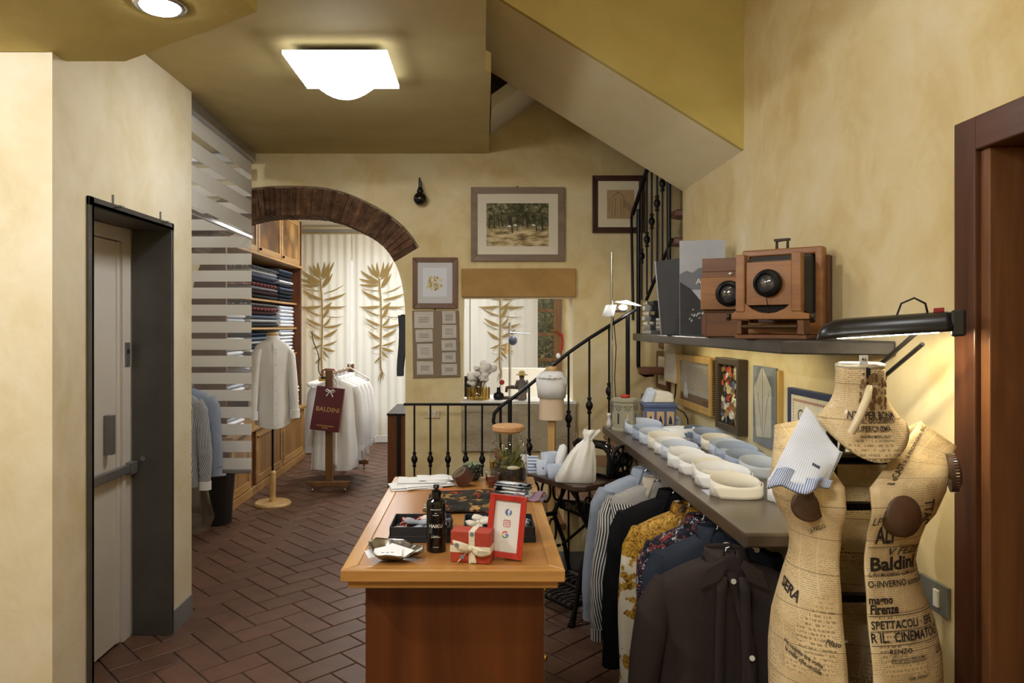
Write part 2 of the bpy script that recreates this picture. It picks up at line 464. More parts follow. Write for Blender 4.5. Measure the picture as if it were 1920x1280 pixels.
def brick_mat():
    t = NT('old_brick'); v = t.coord(); g = t.n('ObjectInfo'); f = t.noise(v, 18, 6, 0.7); h = t.noise(v, 55, 4, 0.7)
    c = t.ramp(f, [(0.3, C(70,50,40)), (0.5, C(108,80,62)), (0.64, C(132,102,80)), (0.78, C(186,160,132))])
    t.setc(t.mix(1.0, c, t.ramp(g.outputs['Random'], [(0, (0.7, 0.68, 0.66, 1)), (1, (1.25, 1.18, 1.1, 1))]), 'MULTIPLY'))
    t.bump(h, 0.6, 0.01); return t.p(0.9, 0, 0.2)
M_brick = brick_mat()
mo = MB().slab([[p for p in rl] + ext[::-1]], lambda x, z, t: V(x, t, z), YB + 0.012, YB2 - 0.004).build('arch_mortar', M_mortar, wb)
for i in range(NBR):
    e = 0.035 + 0.05 * random.random(); a, b = rl[i], rl[i+1]; c, d = ext[i], ext[i+1]
    def lp(p, q, t): return (p[0]+t*(q[0]-p[0]), p[1]+t*(q[1]-p[1]))
    j0 = 0.02 + 0.02*random.random(); j1 = 0.90 + 0.07*random.random(); o_ = -0.012 + 0.012*random.random(); y0 = YB - 0.006 + 0.012*random.random()
    A, B, Cc, D = lp(a, b, e), lp(a, b, 1-e), lp(c, d, 1-e), lp(c, d, e)
    A, D = lp(A, D, o_), lp(A, D, j1); B, Cc = lp(B, Cc, o_ - 0.01*random.random()), lp(B, Cc, j1)
    m = MB().hexa([V(A[0], y0, A[1]), V(B[0], y0 + random.uniform(-.004, .004), B[1]), V(B[0], YB2 + 0.002, B[1]), V(A[0], YB2 + 0.002, A[1]),
                   V(D[0], y0, D[1]), V(Cc[0], y0, Cc[1]), V(Cc[0], YB2, Cc[1]), V(D[0], YB2, D[1])])
    m.build('brick', M_brick, wb, bevel=0.004)
# lintel beam and roughcast panel under the window
M_lintel = plaster('ochre_lintel_plaster', C(160,122,68), C(178,138,80), C(192,154,96), bump=0.25)
struct(MB().box((bx(865), YB - 0.035, bz(557)), (bx(1079), YB + 0.02, bz(504))).build('trim_1', M_lintel, bevel=0.006), 'ochre plastered lintel above the window opening')
t_ = NT('roughcast'); v_ = t_.coord(); t_.setc(t_.ramp(t_.noise(v_, 8), [(0.3, C(188,172,142)), (0.7, C(208,194,166))])); t_.bump(t_.noise(v_, 45, 5, 0.7), 0.9, 0.02); M_rough = t_.p(0.9, 0, 0.2)
struct(MB().box((bx(865), YB - 0.035, bz(845)), (bx(1079), YB + 0.04, bz(757))).build('trim_2', M_rough, bevel=0.006), 'pale roughcast panel below the window sill')
struct(MB().box((bx(864), YB - 0.04, bz(757)), (bx(1080), YB2 + 0.03, bz(751))).build('trim_3', M_white, bevel=0.003), 'white window sill board')
# white painted window reveal
rv = MB(); e = 0.004
rv.box((WX0, YB + 0.002, WZ0), (WX0 + e, YB2, WZ1)); rv.box((WX1 - e, YB + 0.002, WZ0), (WX1, YB2, WZ1)); rv.box((WX0, YB + 0.002, WZ1 - e), (WX1, YB2, WZ1))
struct(rv.build('window_1', plain('reveal_paint', C(240,226,190), 0.6, var=0.04)), 'cream painted window reveal')

# back room shell: side walls, ceiling, far wall with a wide glazed opening behind the curtains
struct(MB().box((-2.85, YB2, 0), (-2.75, YFAR, 2.95)).build('wall_backroom_left', M_wall))
struct(MB().box((1.95, YB2, 0), (2.05, YFAR, 2.95)).build('wall_backroom_right', M_white))
struct(MB().box((-2.85, YB2, 2.95), (2.05, YFAR + 0.2, 3.05)).build('ceiling_backroom', M_white))
struct(MB().slab([[(-2.85, 0), (2.05, 0), (2.05, 2.95), (-2.85, 2.95)], [(-2.2, 0.35), (-2.2, 2.5), (0.62, 2.5), (0.62, 0.35)], [(0.70, 0.03), (0.70, 2.25), (1.12, 2.25), (1.12, 0.03)]], lambda x, z, t: V(x, t, z), YFAR, YFAR + 0.2).build('wall_far', M_wall))
# ================================================================ lamps
M_glow = emis('lamp_diffuser_glow', (0.965, 0.98, 1.0, 1), LAMP_MAIN)
M_fill_rear = emis('fill_glow_rear', (0.965, 0.98, 1.0, 1), FILL_REAR)
M_fill_high = emis('fill_glow_high', (0.965, 0.98, 1.0, 1), FILL_HIGH)
M_fill_back = emis('fill_glow_back', (0.98, 0.98, 0.97, 1), FILL_BACKROOM)
M_rimglow = emis('lamp_rim_glow', (0.965, 0.98, 1.0, 1), 2.2)
M_pan = plain('lamp_pan_grey', C(90,88,84), 0.5, 0.3)
def ceiling_lamp(x, y, zc, mat, label, s=0.475):
    t = thing('ceiling_lamp', label, 'ceiling lamp', (x, y, zc))
    MB().box((-s*.45, -s*.45, -0.0405), (s*.45, s*.45, -0.030)).box((-s*.31, -s*.31, -0.03), (s*.31, s*.31, -0.001)).build('lamp_pan', M_pan, t, bevel=0.004)
    h = s / 2; N = 16 if y > 3 and zc == CEIL and s > .4 else 6; m = MB()
    def dz(a, b):
        r = math.hypot(a, b) / (0.86 * h); k = max(0.0, 1 - r * r); e = max(abs(a), abs(b)) / h
        return -0.068 - 0.118 * k ** 1.2 + (0.010 * max(0, (e - 0.93) / 0.07) ** 2)
    m.grid(lambda u, v: V((2*u-1)*h, (2*v-1)*h, dz((2*u-1)*h, (2*v-1)*h)), N, N)
    r_ = MB(); r_.grid(lambda u, v: V((2*u-1)*h, (2*v-1)*h, -0.0405), 1, 1)
    for a, b in (((-h,-h),(h,-h)), ((h,-h),(h,h)), ((h,h),(-h,h)), ((-h,h),(-h,-h))):
        r_.grid(lambda u, v: V(a[0]+u*(b[0]-a[0]), a[1]+u*(b[1]-a[1]), -0.0405 - 0.018*v), 1, 1)
    r_.build('diffuser_rim', M_rimglow, t)
    m.build('diffuser', mat, t, smooth=False)
    return t
ceiling_lamp(-0.668, 3.495, CEIL, M_glow, 'square white glass ceiling lamp with bulging centre')
ceiling_lamp(-0.55, 0.1, CEIL, M_fill_rear, 'unseen square fill lamp added on the ceiling behind the viewer')  # added behind the camera, out of view, to light the near room
ceiling_lamp(0.66, 1.2, 4.3, M_fill_high, 'unseen fill lamp added high up beside the right wall')  # added out of view to brighten right wall, bench and dress form
ceiling_lamp(-0.9, 8.3, 2.95, M_fill_back, 'unseen fill lamp added on the back-room ceiling behind the arch')  # unseen lamp added to light the curtains and the back room
ceiling_lamp(-2.35, 4.6, CEIL, M_fill_rear, 'small unseen fill lamp added inside the fitting room', .19)  # unseen lamp added to brighten the long striped blind
ceiling_lamp(0.55, 6.75, 2.95, M_fill_back, 'unseen fill lamp added over the back-room work desk', .40)  # unseen lamp added to brighten the window reveal and sill
def downlight(x, y, label, strength, rb, hb):
    t = thing('downlight', label, 'spotlight', (x, y, SOF))
    MB().lathe([(rb + .004, 0.0), (rb + .024, 0.0), (rb + .024, -0.006), (rb + .002, -0.010), (rb + .002, 0.0)], n=28).build('rim', M_steel, t, smooth=True)
    MB().sphere((0, 0, -hb - .001), (rb, rb, hb), 20, 10).build('bulb', emis('spot_bulb', (0.965, 0.98, 1.0, 1), strength), t, smooth=True)
downlight(-1.023, 2.287, 'round recessed spot light in the ochre soffit', SPOT_W, .058, .010)
downlight(-1.90, 1.30, 'assumed unseen soffit spot added in front of the lift wall to brighten it', FILL_LIFT, .040, .030)  # assumed bulb added just out of frame to brighten the left wall face
downlight(-1.05, 0.5, 'unseen soffit spot added beside the viewer as fill light', FILL_SIDE, .040, .030)  # out-of-view bulb added for more light across the near room

# ================================================================ lift door (door_1)
M_frame_steel = plain('door_frame_grey_steel', C(92,90,86), 0.42, 0.5, 0.5, 0.14, 5, 0.05)
M_leaf = plain('door_leaf_beige', C(218,210,198), 0.4, var=0.04, scale=3)
M_greymetal = plain('grey_metal', C(138,138,138), 0.35, 0.6, 0.5, 0.06)
d1 = bpy.data.objects.new('door_1', None); COL.objects.link(d1); d1.location = (XL, 3.3, 0); struct(d1, 'beige lift door in a grey steel frame')
fr = MB(); X0 = XL - 0.19
fr.box((X0, LD0 - 0.0, 0), (XL + 0.012, LD0 + 0.018, LDT)); fr.box((X0, LD1 - 0.018, 0), (XL + 0.012, LD1, LDT)); fr.box((X0, LD0, LDT - 0.018), (XL + 0.012, LD1, LDT))
fr.box((XL, LD0 - 0.02, 0), (XL + 0.012, LD0 + 0.018, LDT + 0.02)); fr.box((XL, LD1 - 0.012, 0), (XL + 0.012, LD1 + 0.012, LDT + 0.02)); fr.box((XL, LD0 - 0.02, LDT - 0.018), (XL + 0.012, LD1 + 0.012, LDT + 0.02))
fr.build('door_frame', M_frame_steel, d1, w=True, bevel=0.002)
MB().box((X0 - 0.05, LD0, 0.012), (X0 - 0.02, LD1 - 0.10, LDT - 0.09)).build('door_leaf', M_leaf, d1, w=True, bevel=0.002)
MB().box((X0 - 0.06, LD1 - 0.10, 0.0), (X0 - 0.006, LD1 - 0.018, LDT)).box((X0 - 0.06, LD0, LDT - 0.085), (X0 - 0.006, LD1 - 0.10, LDT - 0.018)).build('inner_frame', M_leaf, d1, w=True, bevel=0.002)
MB().box((X0 - 0.028, LD1 - 0.145, 0.012), (X0 - 0.012, LD1 - 0.118, LDT - 0.09)).build('leaf_edge_strip', M_leaf, d1, w=True, bevel=0.003)
# vision window
wy0, wy1, wz0, wz1 = 2.96, 3.29, 1.13, 1.80
MB().slab([[(wy0, wz0), (wy1, wz0), (wy1, wz1), (wy0, wz1)], [(wy0 + .02, wz0 + .03), (wy1 - .02, wz0 + .03), (wy1 - .02, wz1 - .03), (wy0 + .02, wz1 - .03)]], lambda y, z, t: V(t, y, z), X0 - 0.022, X0 - 0.004).build('window_frame', M_frame_steel, d1, w=True)
MB().box((X0 - 0.02, wy0 + .02, wz0 + .03), (X0 - 0.016, wy1 - .02, wz1 - .03)).build('window_pane', plain('dark_glass', C(44,44,44), 0.1), d1, w=True)
m = MB().box((X0 - 0.02, 3.44, 0.965), (X0 + 0.022, 3.475, 1.155)); m.build('pull_handle', M_greymetal, d1, w=True, bevel=0.004)
pb = MB().box((X0 - 0.012, LD0, 0.845), (X0 + 0.018, LD1 - 0.03, 0.885)).build('push_bar', M_greymetal, d1, w=True, bevel=0.003)
MB().box((X0 - 0.012, LD1 - 0.075, 0.835), (X0 + 0.030, LD1 - 0.02, 0.895)).build('bar_bracket', M_greymetal, d1, w=True, bevel=0.003)
MB().lathe([(0.026, 0), (0.026, 0.03), (0.020, 0.032), (0.008, 0.033), (0.008, 0.055), (0.003, 0.058)], c=(X0 + 0.018, 3.115, 0.868), axis='X', n=16).build('lock_knob', M_greymetal, d1, w=True, smooth=False)
MB().box((X0 - 0.008, LD1 - 0.082, 1.38), (X0 + 0.0, LD1 - 0.035, 1.50)).build('lock_plate', M_greymetal, d1, w=True, bevel=0.002)
MB().lathe([(0.010, 0), (0.010, 0.004), (0.001, 0.004)], c=(X0, LD1 - 0.058, 1.455), axis='X', n=12).build('keyhole', M_dark, d1, w=True)
MB().lathe([(0.012, 0), (0.012, -0.005), (0.006, -0.006), (0.006, -0.001)], c=(XL - 0.135, LD1 - 0.018, 0.905), axis='Y', n=14).build('grommet', M_greymetal, d1, w=True)
for yy in (3.10, 3.56):
    MB().box((XL + 0.012, yy, LDT + 0.005), (XL + 0.045, yy + 0.03, LDT + 0.012)).box((XL, yy + .01, LDT + 0.01), (XL + 0.004, yy + 0.022, LDT + 0.06)).build('clip', M_greymetal, d1, w=True)

# ================================================================ timber door frame on the right (door_2)
M_doorwood = wood('red_brown_pine', C(56,31,19), C(104,64,40), 'Z', 1.4, 0.35)
d2 = bpy.data.objects.new('door_2', None); COL.objects.link(d2); d2.location = (XR, 1.5, 0); struct(d2, 'dark reddish wood door frame at the right edge')
MB().box((XR - 0.02, 1.90, 0), (XR + 0.13, 1.985, 2.135)).build('jamb', M_doorwood, d2, w=True, bevel=0.004)
MB().box((XR - 0.02, 1.00, 2.045), (XR + 0.13, 1.90, 2.135)).build('head', wood('red_brown_pine_head', C(56,31,19), C(104,64,40), 'Y', 1.4, 0.35), d2, w=True, bevel=0.004)
MB().box((XR - 0.005, 1.865, 0), (XR + 0.10, 1.90, 2.045)).build('inner_jamb', wood('pale_pine_edge', C(92,56,32), C(136,90,54), 'Z', 1.4, 0.4), d2, w=True, bevel=0.003)
MB().box((XR + 0.10, 1.05, 0), (XR + 0.135, 1.90, 2.05)).build('door_leaf', M_doorwood, d2, w=True, bevel=0.004)
MB().box((XR + 0.085, 1.80, 0), (XR + 0.115, 1.865, 2.05)).build('stop_strip', M_doorwood, d2, w=True, bevel=0.003)
MB().tube([V(XR + .10, 1.70, .98), V(XR + .05, 1.70, .98), V(XR + .045, 1.76, .985), V(XR + .045, 1.80, .985)], 0.009, 8).build('handle', M_brass, d2, w=True, smooth=True)

# ================================================================ fitting-room roller blinds (zebra bands)
M_band_cloth = cloth_translucent('blind_band_cloth', C(242,239,232), 0.3)
M_sheer = cloth_translucent('blind_sheer', C(205,202,196), 0.4, 0.80)
M_rail = plain('aluminium_rail', C(176,176,178), 0.3, 0.8, 0.5, 0.05)
def zebra(label, p0, p1, ztop, zbot, period, bandh, phase, headz):
    p0, p1 = V(*p0, 0), V(*p1, 0); mid = (p0 + p1) / 2; t = thing('roller_blind', label, 'blind', (mid.x, mid.y, zbot)); dirv = (p1 - p0).normalized(); n = V(-dirv.y, dirv.x, 0)
    MB().obox((p0 + p1) / 2 + V(0, 0, headz), dirv, n, (0, 0, 1), (p1 - p0).length / 2, 0.035, 0.035).build('head_rail', M_rail, t, w=True, bevel=0.008)
    MB().add([p0 + V(0,0,zbot+.012), p1 + V(0,0,zbot+.012), p1 + V(0,0,ztop), p0 + V(0,0,ztop)], [(0,1,2,3)]).build('sheer_net', M_sheer, t, w=True)
    z = zbot + 0.012 + phase
    while z < ztop:
        a, b = z, min(z + bandh, ztop)
        MB().obox((p0 + p1) / 2 + V(0, 0, (a + b) / 2), dirv, n, (0, 0, 1), (p1 - p0).length / 2, 0.002, (b - a) / 2).build('band', M_band_cloth, t, w=True)
        z += period
    MB().obox((p0 + p1) / 2 + V(0, 0, zbot), dirv, n, (0, 0, 1), (p1 - p0).length / 2, 0.011, 0.014).build('bottom_bar', M_rail, t, w=True, bevel=0.004)
    return t
zebra('half-raised striped roller blind over the gap beside the lift wall', (-1.655, 3.99), (-1.700, 5.30), CEIL - 0.06, 2.235, 0.142, 0.096, 0.02, CEIL - 0.045)
zebra('long striped roller blind hanging down in front of the shelves', (-2.75, 5.345), (-1.712, 5.345), CEIL - 0.06, 0.505, 0.1265, 0.082, 0.005, CEIL - 0.045)

# ================================================================ stairs
M_tread = wood('stair_oak', C(96,58,36), C(150,98,62), 'X', 1.0, 0.35)
st = bpy.data.objects.new('staircase', None); COL.objects.link(st); st.location = (0.6, 5.0, 0)
tag(st, 'wooden stairs rising to the right along the back wall', 'staircase')
for i in range(6):
    x0 = 0.13 + 0.2 * i; z = 0.155 * (i + 1)
    MB().box((x0, 4.68, 0), (min(x0 + 0.2, 1.317), YB - 0.002, z - 0.035)).build('riser_block', M_wall, st, w=True)
    MB().box((x0 - 0.025, 4.64, z - 0.035), (min(x0 + 0.21, 1.317), YB - 0.004, z)).build('tread', M_tread, st, w=True, bevel=0.008)
MB().box((0.13, 4.672, 0), (1.3, 4.68, 0.12)).build('skirting', M_greyskirt, st, w=True)
M_tread_dark = plain('tread_end_brown', C(120,76,58), 0.45)
c0 = V(1.30, 4.80, 0)
for i, z in enumerate((1.11, 1.29, 1.47, 1.65, 1.83, 2.01, 2.19, 2.37)):
    a0 = math.radians(118 - 22 * i); a1 = a0 - math.radians(27); L = 0.52
    if i < 2: pts = [V(1.12, 5.02 + .1*i, 0), V(1.16, 4.96 + .1*i, 0), V(1.318, 4.96 + .1*i, 0), V(1.318, 5.14 + .1*i, 0), V(1.16, 5.14 + .1*i, 0), V(1.12, 5.08 + .1*i, 0)]
    else:
        q = 4.78 + 0.07 * (8 - i); pts = [V(1.30, q, 0), V(1.36, q - .03, 0), V(2.2, q - .03, 0), V(2.2, q + .16, 0), V(1.36, q + .16, 0), V(1.30, q + .12, 0)]
    MB().slab([[(p.x, p.y) for p in pts]], lambda x, y, t: V(x, y, t), z - 0.05, z).build('winder_tread', M_tread_dark, st, w=True, bevel=0.012)

def knuckle(m, c, r):
    m.lathe([(r*.5, -.055), (r*.95, -.046), (r*.6, -.036), (r*.62, -.030), (r*1.25, -.012), (r*1.35, 0), (r*1.25, .012), (r*.62, .030), (r*.6, .036), (r*.95, .046), (r*.5, .055)], c=c, n=10)
def baluster(parent, x, y, z0, z1, zk, r=0.0068):
    b = MB().tube([V(x, y, z0), V(x, y, z1)], r, 8).build('baluster', M_black, parent, w=True, smooth=True)
    if zk is not None:
        m = MB(); knuckle(m, V(x, y, zk), 0.017); m.build('knuckle', M_black, b, w=True, smooth=True)
YR = 5.12
ba = thing('balustrade', 'low black iron balustrade with straight rail behind the counter', 'railing', (-0.2, YR, 0))
def rx(px, d): return (px - CX) / F * d
def rz(py, d): return E - (py - CY) / F * d
MB().box((rx(757, YR), YR - .012, rz(760, YR)), (rx(942, YR), YR + .012, rz(755.5, YR))).build('top_rail', M_black, ba, w=True, bevel=0.002)
for px in (777, 807, 840, 873, 904): baluster(ba, rx(px, YR), YR, 0.0, rz(758, YR), rz(861, YR))
MB().box((rx(936, YR), YR - .011, 0), (rx(941, YR), YR + .011, rz(757, YR))).build('newel_post', M_black, ba, w=True)
YH = 4.60
hr = thing('stair_handrail', 'sloping black iron stair handrail with knuckled balusters', 'railing', (0.6, YH, 0))
pts = [V(rx(x, YH), YH, rz(y, YH)) for x, y in ((931, 803), (925, 790), (927, 775), (938, 762), (960, 747), (992, 722), (1066, 661), (1105, 634), (1150, 606), (1192, 580))]
MB().tube(pts, 0.0115, 8).build('handrail', M_black, hr, w=True, smooth=True)
def zat(px):
    for (a, b) in zip(pts, pts[1:]):
        x = rx(px, YH)
        if a.x <= x <= b.x: return a.z + (b.z - a.z) * (x - a.x) / (b.x - a.x)
    return pts[-1].z
MB().box((rx(952, YH), YH - .01, 0), (rx(960, YH), YH + .01, zat(956))).build('newel_post', M_black, hr, w=True)
for px, zk in ((992, 838), (1066, 785), (1105, 760), (1142, 733)): baluster(hr, rx(px, YH), YH, 0.02 + 0.0 , zat(px), rz(zk, YH))
MB().tube([V(rx(1177, YH), YH, 0.2), V(rx(1177, YH), YH, zat(1177))], 0.014, 8).build('tall_post', M_black, hr, w=True, smooth=True)
ub = thing('upper_balustrade', 'black iron balustrade of the upper stair turn', 'railing', (1.17, 5.0, 1.5))
def up(px, py, d): return P(px, py, d)
dd = lambda px: 5.30 - (px - 1184) / 71.0 * 0.55
MB().tube([up(1187, 600, 5.3), up(1184, 405, 5.3), up(1188, 398, 5.28)], 0.010, 8).build('end_bar', M_black, ub, w=True, smooth=True)
MB().tube([up(1186, 402, 5.28), up(1212, 322, dd(1212)), up(1226, 280, dd(1226))], 0.017, 6).build('top_rail', M_black, ub, w=True)
MB().tube([up(1212, 562, dd(1212)), up(1260, 448, dd(1260))], 0.013, 6).build('bottom_rail', M_black, ub, w=True)
MB().tube([up(1197, 392, dd(1197)), up(1197, 560, dd(1197)), up(1197, 685, dd(1197)), up(1201, 699, dd(1197)), up(1210, 703, dd(1197)), up(1226, 702, dd(1197))], 0.015, 8).build('hooked_post', M_black, ub, w=True, smooth=True)
for px, top, bot, zk in ((1203, 360, 562, 480), (1213, 320, 552, 449), (1222, 292, 530, 415), (1232, 270, 508, 381), (1242, 262, 488, 344)):
    d = dd(px); a = up(px, top, d); b = up(px, bot, d); baluster(ub, a.x, a.y, b.z, a.z, rz(zk, d))
MB().tube([up(1254, 300, dd(1254)), up(1254, 640, dd(1254))], 0.015, 8).build('thick_post', M_black, ub, w=True, smooth=True)
# ================================================================ garments (shared builder)
def garment(name, label, loc, rotz, mat, w=0.46, length=0.75, sleeve=0.55, depth=0.10, collar_mat=None, button_mat=None, open_front=0.0, group=None, cat='shirt', hanger=True, sleeve_mat=None, cuff_mat=None, flare=1.05, seed=1, neck_drop=0.02, sl_out=0.06, collar_h=0.035, placket_x=0.0, hook=1.0, br=.0055):
    """shirt hanging on a hanger; local frame: x across, -y front, z=0 at the collar top"""
    rnd = random.Random(seed); t = thing(name, label, cat, loc, rotz, group); N = 36; rings = []
    hw = w / 2
    lv = [(0.0, .15, .75), (-.02, .30, .8), (-.045, .62, .8), (-.075, .90, .85), (-.105, 1.0, .95), (-.16, .97, 1.0), (-.28, .93, 1.05), (-.45, .95, 1.1), (-.6, 1.0, 1.1), (-length, 1.0*flare, 1.1)]
    ph = [rnd.uniform(0, 6.28) for _ in range(3)]
    for z, kx, ky in lv:
        fold = min(1, max(0, (-z - .1) / .3)); ring = []
        for i in range(N):
            a = 2*math.pi*i/N; c, s_ = math.cos(a), math.sin(a)
            x = hw * kx * math.copysign(abs(c) ** .7, c); y = depth/2 * ky * math.copysign(abs(s_) ** .8, s_)
            y += fold * 0.014 * (math.sin(5*a + ph[0]) + .7*math.sin(9*a + ph[1])) ; x += fold * .006 * math.sin(7*a + ph[2])
            ring.append(V(x, y, z + (.012*math.sin(3*a + ph[1]) if z == -length else 0)))
        rings.append(ring)
    MB().loft(rings).build('body', mat, t, smooth=True)
    for sd in (-1, 1):
        pts = []; rad = []
        for k in range(9):
            u = k / 8; pts.append(V(sd*(hw*.93 + sl_out*math.sin(u*1.6) ), .005 + .02*math.sin(3*u + ph[0]), -.095 - u*sleeve)); rad.append(.058 - .014*u + .004*math.sin(7*u + ph[1]))
        pts[0].x -= sd * .03
        m = MB(); rr = []
        for k, (p, r) in enumerate(zip(pts, rad)):
            rr.append([p + V(r*.95*math.cos(2*math.pi*i/14), r*.75*math.sin(2*math.pi*i/14) + .004*math.sin(4*2*math.pi*i/14 + k), .012*sd*math.cos(2*math.pi*i/14)) for i in range(14)])
        s1 = m.loft(rr).build('sleeve', sleeve_mat or mat, t, smooth=True)
        if cuff_mat is not False:
            e = pts[-1]; MB().loft([[e + V(.042*math.cos(2*math.pi*i/14), .034*math.sin(2*math.pi*i/14), z) for i in range(14)] for z in (.004, -.055)]).build('cuff', cuff_mat or sleeve_mat or mat, s1, smooth=True)
    # collar: stand plus fall with two points
    m = MB(); cw = .062
    def col(u, v):
        a = math.radians(-235 + 290*u) ; a = math.radians(-78 + (360 - 24)*u) ; x = cw*math.sin(a*1.0 + math.pi*0); 
        a2 = math.radians(12 + 336*u); x = cw*1.1*math.sin(a2); y = -.045*math.cos(a2) * .9
        tip = max(0, 1 - min(u, 1-u)/.16)
        if v < .5: return V(x*.95, y*.95, -.03 + .03*(v/.5) + collar_h*.5)
        k = (v - .5)/.5; return V(x*(.95 + .16*k) + math.copysign(.035, x)*tip*k, y*(.95 + .20*k) - .012*tip*k, collar_h*.5 - k*(collar_h + .055*tip))
    m.grid(col, 40, 6); m.build('collar', collar_mat or mat, t, smooth=True, solid=.002)
    fy = -depth*.5 - .008
    MB().grid(lambda u, v: V(placket_x*min(1, v*3) - .014 + .028*u, fy*(.62 + .38*min(1, v*4)) - .010 - .004*math.sin(9*v + ph[0]), -.045 - v*(length - .06)), 2, 14).build('placket', mat, t, smooth=True, solid=.003)
    for k in range(6):
        z = -.07 - k*(length - .14)/5.5; v = (-z - .045)/(length - .06)
        MB().lathe([(br, 0), (br, -.003), (.001, -.003)], c=(placket_x*min(1, v*3), fy*(.62 + .38*min(1, v*4)) - .013 - .004*math.sin(9*v + ph[0]), z), axis='Y', n=8).build('button', button_mat or M_white, t)
    if open_front:
        for sd in (-1, 1):
            MB().add([V(sd*.030, fy - .012, .004), V(sd*.085, fy - .010, -.030), V(sd*.105, fy - .012, -.085), V(sd*.045, fy - .016, -.060), V(sd*.022, fy - .014, -.02)], [(0, 1, 2, 3, 4)]).build('lapel', collar_mat or mat, t, solid=.004)
            MB().grid(lambda u, v: V(sd*(.018 + .030*u + .035*v*(1 - v)), fy*.95 - .010 - .004*u, -.05 - (length - .08)*v), 2, 14).build('front_edge', mat, t, smooth=True, solid=.004)
    if hanger:
        h = MB().tube([V(-.2*w/.46, 0, -.085), V(-.05, 0, -.02), V(0, 0, .005), V(0, 0, .03*hook), V(.016, 0, .042*hook), V(.018, 0, .058*hook), V(.006, 0, .069*hook), V(-.008, 0, .064*hook)], .0025, 6)
        h.tube([V(.2*w/.46, 0, -.085), V(.05, 0, -.02), V(0, 0, .005)], .0025, 6).build('hanger', M_steel, t, smooth=True)
    return t
M_linen = plain('white_linen', C(232,230,226), 0.9, spec=0.1, var=0.03, bump=0.15, bscale=25)
M_linen2 = plain('white_cotton', C(240,239,238), 0.9, spec=0.1, var=0.02, bump=0.1, bscale=30)

# ================================================================ back room: curtains with printed plants
M_curt = cloth_translucent('curtain_cloth', C(238,232,218), 0.3)
M_print = cloth_translucent('curtain_plant_print', C(160,136,88), 0.2)
YC = 9.78
def leaf(m, b, tp, w, bend=0.15):
    b, tp = Vector(b), Vector(tp); d = tp - b; n = Vector((-d.y, d.x)); mid = (b + tp)/2 + n*bend; pts = []
    K = 8
    for k in range(K + 1):
        u = k/K; p = b*(1-u)**2 + 2*mid*u*(1-u) + tp*u*u; h = w*math.sin(math.pi*min(1, .04 + .96*u**.8))**.9 * d.length + .002
        t = (tp - b).normalized(); nn = Vector((-t.y, t.x)); pts.append((p + nn*h/2, p - nn*h/2))
    m.add([q for a, c in pts for q in (V(a.x, 0, a.y), V(c.x, 0, c.y))], [(2*k, 2*k+1, 2*k+3, 2*k+2) for k in range(K)])
PLANT = [((603,522),(582,497),.16),((603,520),(590,494),.16),((604,518),(600,491),.2),((605,520),(612,490),.16),((606,520),(622,491),.2),((607,524),(630,490),.14),((603,528),(569,507),.17),((603,530),(566,522),.16),((604,534),(566,533),.14),
 ((608,536),(622,508),.2),((607,540),(627,512),.15),((605,545),(569,539),.05),((607,562),(570,543),.16),((610,550),(649,533),.05),((611,562),(653,549),.12),((606,574),(566,575),.14),((606,592),(574,578),.10),((608,580),(626,566),.26),((609,596),(621,572),.24),((611,575),(653,574),.12),((609,612),(624,594),.2),((611,592),(648,593),.04),
 ((606,610),(577,596),.17),((605,618),(574,602),.05),((610,614),(646,606),.13),((606,636),(583,620),.2),((610,632),(637,616),.2),((609,648),(636,638),.14),((606,646),(588,653),.2),((609,652),(632,658),.24),((609,658),(621,671),.24),((605,664),(590,661),.03),((606,668),(594,680),.2),((608,668),(614,676),.1)]
ct = [(-2.57, -1.775, -2.17), (-1.765, -0.97, -1.372), (-0.96, -0.17, -0.565), (-0.16, 0.755, 0.24)]
nm = ['leftmost printed plant curtain beside the fabric shelves', 'printed plant curtain framed by the right of the arch', 'plant curtain mostly hidden behind the pillar', 'plant curtain seen through the window opening']
for (x0, x1, xc), lb in zip(ct, nm):
    t = thing('curtain', lb, 'curtain', (xc, YC, 0.0))
    MB().grid(lambda u, v: V(x0 + u*(x1 - x0) - xc, .010*math.sin(u*46) + .006*math.sin(u*23 + 2*v), .03 + v*2.80), 90, 6).build('panel', M_curt, t, smooth=True)
    MB().box((x0 - xc + .002, -.016, .012), (x1 - xc - .002, .010, .10)).build('hem_band', cloth_translucent('hem_cloth', C(236,234,230), 0.2), t)
    m = MB(); S = YC/F
    for b, tp, w in PLANT:
        leaf(m, ((b[0]-607)*S, E - (b[1]-612)*S), ((tp[0]-607)*S, E - (tp[1]-612)*S), w*.95, .12 if tp[0] < b[0] else -.12)
    m.xf(Matrix.Translation((0, -.021, 0)))
    st_ = [(604,522),(605,540),(607,560),(608,600),(607,640),(606,672),(607,690),(610,700)]
    for a, b in zip(st_, st_[1:]):
        w_ = .012; m.add([V((a[0]-607)*S - w_, -.0205, E-(a[1]-612)*S), V((a[0]-607)*S + w_, -.0205, E-(a[1]-612)*S), V((b[0]-607)*S + w_, -.0205, E-(b[1]-612)*S), V((b[0]-607)*S - w_, -.0205, E-(b[1]-612)*S)], [(0,1,2,3)])
    rn = random.Random(3)
    for k in range(9):
        x = 610 + rn.uniform(-8, 8); y = 698 + rn.uniform(-4, 22); leaf(m, (3*S, E-(696-612)*S), ((x-607)*S, E-(y-612)*S), .06, rn.uniform(-.5, .5))
    for i in range(len(m.v)): m.v[i].y = -.021 - .00035*(i//18)
    m.build('plant_print', M_print, t)
tr = MB().box((-2.72, YC - .03, 2.86), (0.80, YC + .03, 2.90)); tag(tr.build('curtain_track', M_rail, bevel=.004), 'metal ceiling track that carries the plant curtains', 'curtain track')

